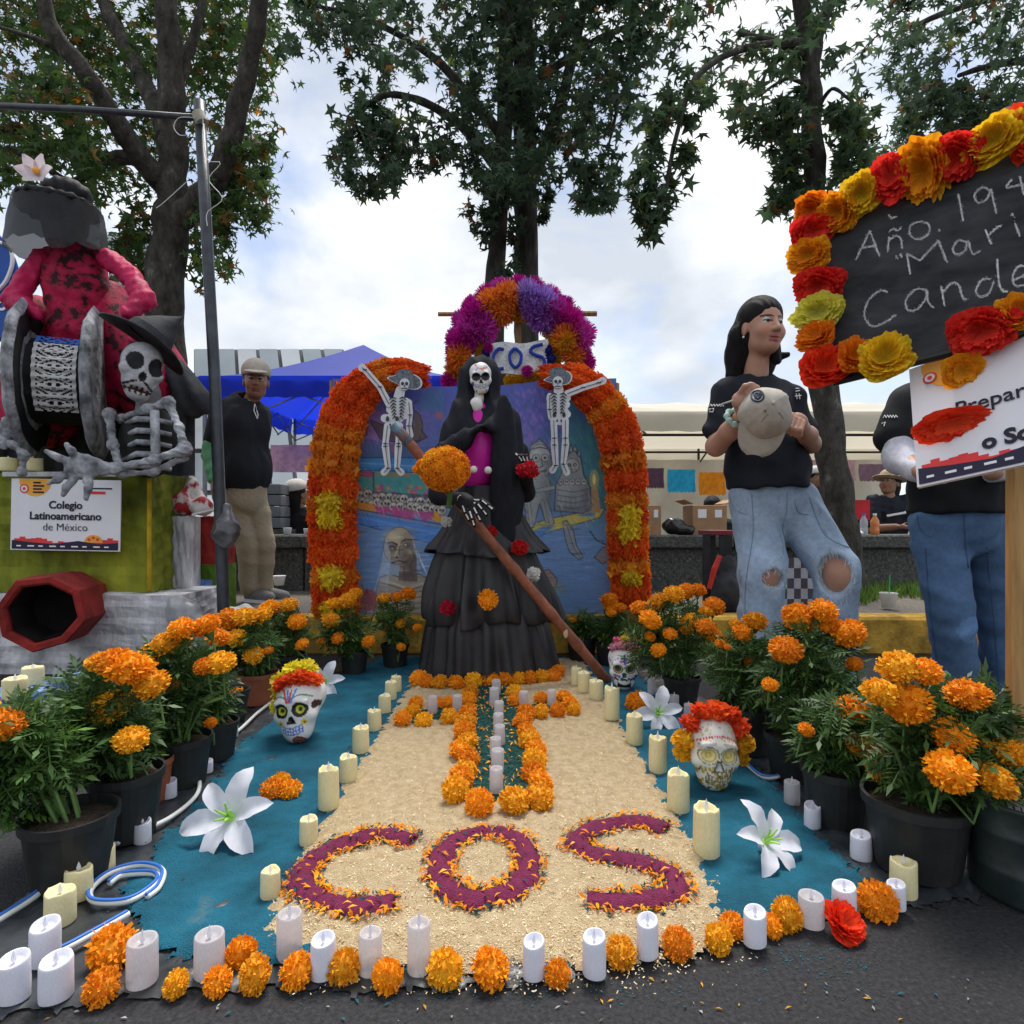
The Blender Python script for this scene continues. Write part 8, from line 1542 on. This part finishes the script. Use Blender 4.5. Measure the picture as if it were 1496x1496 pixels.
CH = {'A': [[(1251, 379), (1271, 338), (1285, 375)], [(1258, 363), (1281, 359)]], 'n': [[(1297, 367), (1299, 346)], [(1299, 352), (1308, 345), (1316, 349), (1318, 363)], [(1299, 339), (1305, 335), (1311, 337), (1317, 333)]], 'o': [[(1345, 324), (1331, 329), (1330, 344), (1342, 350), (1356, 342), (1357, 328), (1345, 324)]], 'point': [[(1371, 335), (1373, 338)]],
      'one': [[(1400, 284), (1404, 304), (1407, 323)]], 'nine': [[(1447, 279), (1436, 274), (1424, 284), (1428, 296), (1441, 292), (1448, 276)], [(1448, 276), (1452, 296), (1456, 312)]], 'four': [[(1478, 262), (1470, 274), (1484, 272), (1500, 268)], [(1490, 258), (1496, 285)]],
      'quote': [[(1309, 374), (1312, 379)], [(1315, 371), (1318, 376)]], 'M': [[(1330, 401), (1325, 371), (1344, 381), (1371, 352), (1384, 384)]], 'a': [[(1412, 354), (1400, 352), (1392, 364), (1398, 373), (1410, 366), (1414, 352), (1421, 371), (1432, 367)]], 'r': [[(1440, 336), (1448, 357)], [(1444, 345), (1453, 335), (1463, 330)]], 'i': [[(1483, 327), (1490, 346)], [(1478, 313), (1481, 316)]],
      'C': [[(1297, 427), (1286, 425), (1270, 438), (1263, 460), (1272, 476), (1288, 474), (1309, 460)]], 'a2': [[(1352, 424), (1338, 423), (1324, 438), (1326, 453), (1340, 452), (1352, 438), (1354, 424), (1356, 442), (1364, 450)]], 'n2': [[(1380, 447), (1375, 418)], [(1377, 428), (1389, 415), (1400, 416), (1407, 436), (1413, 438)]], 'd': [[(1447, 408), (1434, 410), (1426, 424), (1431, 434), (1444, 430), (1452, 412)], [(1457, 379), (1459, 410), (1464, 424), (1472, 426)]], 'e': [[(1478, 411), (1496, 402), (1500, 392), (1489, 389), (1480, 402), (1484, 418), (1502, 416)]], 'smudge': [[(1298, 314), (1303, 319), (1310, 316)]]}
r_ = random.Random(2)
for nm, segs in CH.items():
    m = MB()
    for sg in segs:
        pts = spline(sg, max(4, len(sg) * 4)) if len(sg) > 2 and nm not in ('A', 'M') else [np.array(q_, float) for q_ in sg]
        if len(pts) < 4: pts = [pts[0] + (pts[-1] - pts[0]) * k / 5 for k in range(6)] if len(pts) == 2 else sum([[pts[i] + (pts[i + 1] - pts[i]) * k / 5 for k in range(6)] for i in range(len(pts) - 1)], [])
        m.tube([onb(q_[0] + r_.uniform(-.25, .25), q_[1] + r_.uniform(-.25, .25), .0006) for q_ in pts], [.0016 * r_.uniform(.6, 1.2) for _ in pts], 5, flat=.5)
        for q0, q1 in zip(pts[:-1], pts[1:]):       # dusty chalk crumbs along the stroke
            for _ in range(int(np.hypot(*(np.array(q1[:2]) - np.array(q0[:2]))) * 5)):
                u_ = r_.random(); c_ = onb(q0[0] + (q1[0] - q0[0]) * u_ + r_.gauss(0, 1.0), q0[1] + (q1[1] - q0[1]) * u_ + r_.gauss(0, 1.0), .0011); e_ = .0011 * r_.uniform(.5, 1.2); m.add([c_ + bm4.to_3x3() @ Vector((e_ * math.cos(k_ * 2.1), e_ * math.sin(k_ * 2.1), 0)) for k_ in range(3)], [(0, 1, 2)])
    m.build('chalk_stroke', chalk, cbd)
# crepe paper flowers around the board, each a thing pinned to it
def rosette(name, cols, seed, layers=8, ruff=.15):
    r = np.random.default_rng(seed); V, Q, C = [], [], []; n, m = 84, 7
    for L_ in range(layers):
        t = L_ / (layers - 1); cup = .15 + 1.25 * t; R0 = 1 - .28 * t; f1, f2, p1, p2 = r.integers(5, 9), r.integers(17, 27), r.random() * 6, r.random() * 6; o = len(V); cc = np.array(cols[L_ % len(cols)]) * r.uniform(.88, 1.08)
        for i in range(m):
            s = i / (m - 1); th = cup * s ** .8
            for j in range(n):
                a = 2 * math.pi * j / n; w_ = ruff * s * (math.sin(f1 * a + p1) + .7 * math.sin(f2 * a + p2 + s * 2)) + r.normal() * .03 * s; rr = R0 * s * math.cos(th * .62) * (1 + .10 * math.sin(f1 * a * .5 + p2) * s); z = R0 * s * math.sin(th) * .8 + w_ * (.55 + .3 * t) - .1 + .1 * t
                V.append((rr * math.cos(a) + w_ * .25 * math.cos(a), rr * math.sin(a) + w_ * .25 * math.sin(a), z)); C.append(cc * (.9 + .2 * s))
        for i in range(m - 1):
            for j in range(n): a = o + i * n + j; b = o + i * n + (j + 1) % n; Q.append((a, b, b + n, a + n))
    return withmat(mesh_np(name, np.array(V), Q, np.clip(C, 0, 1), True), M('crepe_paper', attr=True, rough=.75, var=.14, scale=30, trans=.35, bump=.25, bscale=60))
rs = {'red': rosette('crepe_red', [(.88, .035, .03), (.92, .06, .035)], 1), 'orange': rosette('crepe_orange', [(.95, .25, .01), (.95, .32, .015)], 2), 'amber': rosette('crepe_amber', [(.95, .44, .015), (.95, .38, .012)], 3), 'yellow': rosette('crepe_yellow', [(.95, .66, .03), (.93, .58, .02)], 4), 'lemon': rosette('crepe_lemon', [(.82, .78, .10), (.88, .80, .14)], 5), 'scarlet': rosette('crepe_scarlet', [(.95, .05, .015), (.95, .085, .02)], 6)}
zc = (bm4.to_3x3() @ Vector((0, 0, 1)))
def cflower(x, y, wpx, hpx, key, label, dz=.02, rz=0, tilt=(0, 0), grp='crepe flowers framing the chalkboard', flat=1.15):
    p = onb(x, y, dz); s = p.y / F; o = put('crepe_flower', rs[key], None, loc=p); tc_ = (Vector((0, 0, H)) - p).normalized() * .75 + zc * .35; ry = (bm4.to_3x3() @ Vector((0, 1, 0))); m = frame4((0, 0, 0), ry.cross(tc_), ry - tc_ * ry.dot(tc_) / tc_.length_squared).to_3x3() @ Matrix.Rotation(tilt[0], 3, 'X') @ Matrix.Rotation(tilt[1], 3, 'Y'); o.rotation_euler = m.to_euler(); yaw = 1.0
    o.scale = (wpx * s / 2 * yaw * 1.08, hpx * s / 2 * 1.08, min(wpx, hpx) * s / 2 * flat); return tag(o, label, 'paper flower', grp)
FLW = [(1190, 312, 46, 44, 'orange', 'orange crepe flower at the upper corner of the chalkboard'), (1190, 347, 58, 46, 'red', 'red crepe flower just under the orange corner flower'), (1188, 383, 58, 46, 'amber', 'amber crepe flower between two red ones on the board side'), (1200, 423, 66, 52, 'red', 'red crepe flower above the lemon one on the board side'), (1201, 464, 68, 50, 'lemon', 'lemon yellow crepe flower on the chalkboard side'), (1198, 500, 54, 40, 'orange', 'orange crepe flower under the lemon one'), (1208, 541, 66, 58, 'scarlet', 'large scarlet crepe flower at the lower corner of the chalkboard'), (1253, 527, 44, 52, 'orange', 'narrow orange crepe flower beside the scarlet corner flower'), (1297, 532, 66, 66, 'yellow', 'large yellow crepe flower at the lower edge of the chalkboard'),
       (1228, 318, 50, 58, 'amber', 'amber crepe flower next to the orange corner flower'), (1262, 294, 52, 58, 'yellow', 'yellow crepe flower on the upper edge beside a red one'), (1306, 272, 48, 66, 'red', 'tall red crepe flower between yellow ones on the upper edge'), (1352, 260, 62, 96, 'amber', 'tall amber crepe flower on the upper edge'), (1402, 240, 60, 68, 'red', 'red crepe flower right of the tall amber one'), (1455, 220, 76, 62, 'yellow', 'golden crepe flower beside the small jar'), (1500, 205, 46, 80, 'scarlet', 'scarlet crepe flower past the golden one on the upper edge'), (1437, 490, 84, 66, 'red', 'large red crepe flower over the white poster top'), (1490, 468, 60, 56, 'amber', 'amber crepe flower next to the large red one over the poster')]
for i, f in enumerate(FLW): cflower(*f, dz=.022 + .006 * (i % 3), tilt=(random.uniform(-.35, .35), random.uniform(-.35, .35)))
# red paper rose lying on the asphalt at the end of the row
p = G(1232, 1366); o = put('paper_rose', rs['scarlet'], None, loc=(p.x, p.y, .022)); o.scale = (.040, .040, .036); o.rotation_euler = (R(38), R(8), R(20)); tag(o, 'bright red paper rose lying beside the front row candles', 'paper flower')
# little jar on the top edge
jr = thing('small_jar', 'small clear jar with reddish content on top of the chalkboard', 'jar', onb(1470, 186, -.01)); jm = M('jar_glass', (.62, .58, .56), .15, .1, 8, alpha=.75, spec=.6); jb = onb(1470, 192, -.01)
MB().lathe([(.001, 0), (.018, 0), (.019, .02), (.017, .035), (.013, .042)], jb, 18).build('glass', jm, jr, smooth=True); MB().lathe([(.0145, .04), (.0145, .052), (.001, .053)], jb, 18).build('lid', M('jar_lid', (.5, .26, .2), .5, .1, 8), jr); MB().box(onb(1455, 187, -.012), (.012, .004, .012)).build('paper_label', paper, jr)
# poster below the board
pt = thing
ptl, pbl_, ptr = P(1328, 540, 1.40), P(1340, 712, 1.30), None
nA = (pbl_ - ptl); o3 = Vector((0, 0, H)); dr_ = P(1496, 480, 1) - o3; tt = (ptl - o3).dot(nA) / dr_.dot(nA); ptr = o3 + dr_ * tt; pX = ptr - ptl; full = ptl + pX * 1.6; pm4 = frame4(pbl_, pX, ptl - pbl_); pmi = pm4.inverted(); pW, pH = (full - ptl).length, (ptl - pbl_).length
def onp(x, y):
    d = P(x, y, 1) - o3; n = pm4.to_3x3() @ Vector((0, 0, 1)); t = (ptl - o3).dot(n) / d.dot(n); v = pmi @ (o3 + d * t); return v.x / pW, v.y / pH
t1, t2 = onp(1396, 608), onp(1436, 657)
t_, m4, w_, h_, rect = poster('large white poster lettered Prepara with film reel logo below the chalkboard', ptl, full, pbl_, [('Prepara', t1[0], t1[1], .15, .001, 'LEFT', ink), ('o So', t2[0], t2[1], .15, .006, 'LEFT', ink)], 'printed_poster', thick=.008)
for x, y, w2, h2_, key, lab in ((1412, 547, 52, 52, 'amber', 'loose amber crepe flower hanging over the poster logo'), (1398, 625, 100, 46, 'scarlet', 'flattened scarlet crepe flower covering part of the poster lettering')): cf_ = cflower(x, y, w2, h2_, key, lab, dz=.045, tilt=(.5, .2), grp='crepe flowers on the poster', flat=.5); u_ = onp(x, y); p_ = pm4 @ Vector((u_[0] * pW, u_[1] * pH, .02)); cf_.scale = tuple(q_ * p_.y / cf_.location.y for q_ in cf_.scale); cf_.location = p_
# stake and bucket
sk_ = thing('wooden_stake', 'flat pale wooden stake holding up the chalkboard and poster', 'stake', Vector((P(1492, 1180, 1.27).x, 1.27, .1)))
plank = M('pale_plank', (.44, .25, .09), .7, .25, 5, .2, 30, stretch=(9, 9, 1)); xs_ = P(1500, 900, 1.27).x + .022; MB().box((xs_, 1.30, .50), (.035, .012, .44), bev=.003).build('plank', plank, sk_)
bk = thing('rusty_bucket', 'dented dark green metal bucket filled with cement holding the stake', 'bucket', (P(1520, 1300, 1.27).x, 1.29, 0)); rusty = M('rusty_green_metal', (.025, .04, .038), .5, .5, 7, .4, 25, detail=9, ramp3=[(.68, (.20, .09, .035))], spec=.5); cb_ = Vector((P(1522, 1300, 1.27).x, 1.29, .002))
MB().lathe([(.001, 0), (.105, 0), (.112, .012), (.112, .06), (.115, .065), (.112, .07), (.114, .135), (.117, .14), (.114, .145), (.116, .19), (.121, .196), (.121, .203), (.115, .203), (.113, .186)], cb_, 40).build('shell', rusty, bk, smooth=True)
MB().lathe([(.113, .188), (.06, .192), (.001, .19)], cb_, 24).build('cement', M('cement', (.33, .31, .29), .9, .25, 20, .5, 60), bk, smooth=True)
# ---------------------------------------------------------------- odds and ends behind
def carton(label, x0, x1, y0, y1, d, dep=.3, open_=False):
    a, b = P(x0, y1, d), P(x1, y0, d); t = thing('cardboard_box', label, 'box', a); cm_ = M('cardboard', (.36, .215, .115), .85, .12, 12, .15, 40); c = (a + b) / 2; hx, hz = (b.x - a.x) / 2, (b.z - a.z) / 2
    MB().box((c.x, d + dep / 2, c.z), (hx, dep / 2, hz), bev=.004).build('carton', cm_, t); MB().box((c.x - hx * .45, d - .002, c.z + hz * .45), (hx * .25, .002, hz * .28)).build('label_sticker', paper, t); MB().box((c.x + hx * .5, d - .002, c.z + hz * .45), (hx * .2, .002, hz * .25)).build('label_sticker', paper, t)
    if open_:
        for sg in (-1, 1): MB().box((c.x + sg * hx * 1.25, d + dep / 2, b.z + .03), (hx * .3, dep / 2, .004), Matrix.Rotation(R(-sg * 25), 3, 'Y')).build('flap', cm_, t)
carton('open cardboard box with white stickers standing on the wall beside the woman', 1012, 1062, 738, 783, 5.05, .3, True); carton('cardboard box half hidden behind the right arch leg', 935, 966, 738, 783, 5.05, .25)
lump('black_bag', 'shiny black plastic bag between the two cardboard boxes', 'plastic bag', [P(985, 768, 5.1), P(1000, 774, 5.05)], [(.09, .08, .07), (.08, .06, .04)], M('black_bag_plastic', (.012, .012, .013), .2, .3, 9, .8, 14, spec=.7), .012, .012)
stl = thing('folding_stool', 'dark metal stool with red seat standing beside the torn jeans', 'stool', Vector((P(1045, 950, 3.95).x, 3.95, .2)))
for x, dd in ((1032, 0), (1056, 0), (1040, .22), (1064, .22)): q_ = P(x, 780, 3.95 + dd); MB().box((q_.x, 3.95 + dd, (.2 + q_.z) / 2), (.022, .012, (q_.z - .2) / 2)).build('leg', blk, stl)
MB().box((P(1048, 778, 4.05).x, 4.06, P(0, 778, 4.05).z), (.085, .13, .016), bev=.004).build('seat', M('dark_red_seat', (.16, .02, .025), .6, .2, 10), stl); MB().box((P(1048, 850, 4.0).x, 4.06, .45), (.07, .012, .012)).build('stretcher', blk, stl)
lump('backpack', 'black backpack with red strap on the ground behind the marigolds', 'backpack', [P(1064, 865, 3.9), P(1060, 830, 3.95)], [(.10, .08, .13), (.07, .06, .08)], darkgrey, .01, .012); bpk = bpy.context.scene.objects['backpack']; MB().tube([P(1036, 860, 3.8), P(1044, 830, 3.8), P(1052, 812, 3.82)], [.014, .018, .014], 6).build('red_strap', M('red_webbing', (.5, .03, .02), .7, .1, 20), bpk)
pld = M('plaid_dark', (.10, .085, .10), .9, .1, 20); plw = M('plaid_light', (.5, .48, .5), .9, .1, 20); pc = thing('plaid_cloth', 'grey and white plaid cloth hanging behind the torn jeans', 'cloth', P(1165, 920, 3.2))
for i in range(5):
    for j in range(8):
        x0 = 1140 + i * 10; y0 = 815 + j * 15; MB().add([P(x0, y0, 3.2 + .02 * math.sin(i)), P(x0 + 10, y0, 3.2 + .02 * math.sin(i + 1)), P(x0 + 10, y0 + 15, 3.2 + .02 * math.sin(i + 1)), P(x0, y0 + 15, 3.2 + .02 * math.sin(i))], [(0, 3, 2, 1)]).build('check', pld if (i + j) % 2 else plw, pc)
def cup(label, x, y, wpx, hpx, d, mat, straw=None, z=None, cat='cup'):
    b = P(x, y, d); s = d / F; t = thing('drinking_cup', label, cat, b); MB().lathe([(.001, 0), (wpx * s * .36, 0), (wpx * s * .5, hpx * s * .95), (wpx * s * .52, hpx * s), (wpx * s * .47, hpx * s * .95), (wpx * s * .34, hpx * s * .06)], b, 18).build('cup', mat, t, smooth=True)
    if straw: MB().tube([b + Vector((0, 0, .01)), b + Vector((.01, 0, hpx * s * 2.2))], .004, 6).build('straw', straw, t)
cup('clear plastic cup with green straw on the kerb', 1298, 888, 24, 22, 4.0, M('clear_cup', (.6, .58, .55), .2, .1, 9, alpha=.7, spec=.6), M('green_straw', (.03, .4, .14), .5, .1, 9)); cup('white paper cup on the gravel behind the man in khaki', 408, 855, 18, 14, 4.75, paper); cup('white paper cup on the wall beside the seated cap wearer', 420, 783, 12, 12, 5.1, paper); cup('white paper cup on the wall next to the left arch leg', 449, 784, 11, 12, 5.1, paper)
def bottle(label, x, y, wpx, hpx, d, mat, lid):
    b = P(x, y, d); s = d / F; r = wpx * s / 2; h = hpx * s; t = thing('plastic_bottle', label, 'bottle', b, 'bottles on the wall'); MB().lathe([(.001, 0), (r, 0), (r, h * .3), (r * .9, h * .4), (r, h * .5), (r * .95, h * .68), (r * .4, h * .86), (r * .38, h * .92)], b, 16).build('bottle_body', mat, t, smooth=True); MB().lathe([(r * .42, h * .91), (r * .42, h), (.001, h)], b, 12).build('bottle_cap', lid, t)
wat = M('water_bottle', (.55, .58, .62), .12, .1, 8, alpha=.6, spec=.6); bottle('clear water bottle with blue cap on the wall', 1262, 784, 11, 34, 5.1, wat, strip_b); bottle('clear bottle of orange drink on the wall', 1278, 784, 12, 34, 5.1, M('orange_drink', (.75, .25, .06), .15, .1, 8, alpha=.85, spec=.6), paper)
lump('white_napkins', 'heap of white paper napkins on the wall beside the bottles', 'napkins', [P(1252, 779, 5.1)], [(.05, .05, .022)], paper, .006, .006)
MB().box(P(1255, 745, 5.6), (.07, .05, .09)).build('red_carton', M('red_print_box', (.5, .02, .03), .6, .15, 10), None, base=P(1255, 745, 5.6)); tag(bpy.context.scene.objects['red_carton'], 'red printed carton among the people behind the wall', 'carton')
# grey crates stacked left of the seated person
for k in range(4):
    c = Vector((P(398, 760, 5.5).x, 5.55, .70 + .055 + k * .1)); o = MB().box(c, (.1, .12, .046), bev=.006).build('grey_crate', M('grey_crate_plastic', (.15, .16, .17), .7, .15, 9), None, base=c); tag(o, ('lowest', 'second', 'third', 'topmost')[k] + ' grey crate of the stack behind the man in khaki', 'crate', 'stacked grey crates')
MB().box((P(398, 760, 5.5).x, 5.55, .45), (.16, .16, .25)).build('crate_stand', conc, None, base=(P(398, 760, 5.5).x, 5.55, .2)); tag(bpy.context.scene.objects['crate_stand'], 'concrete block under the stack of grey crates', 'block')
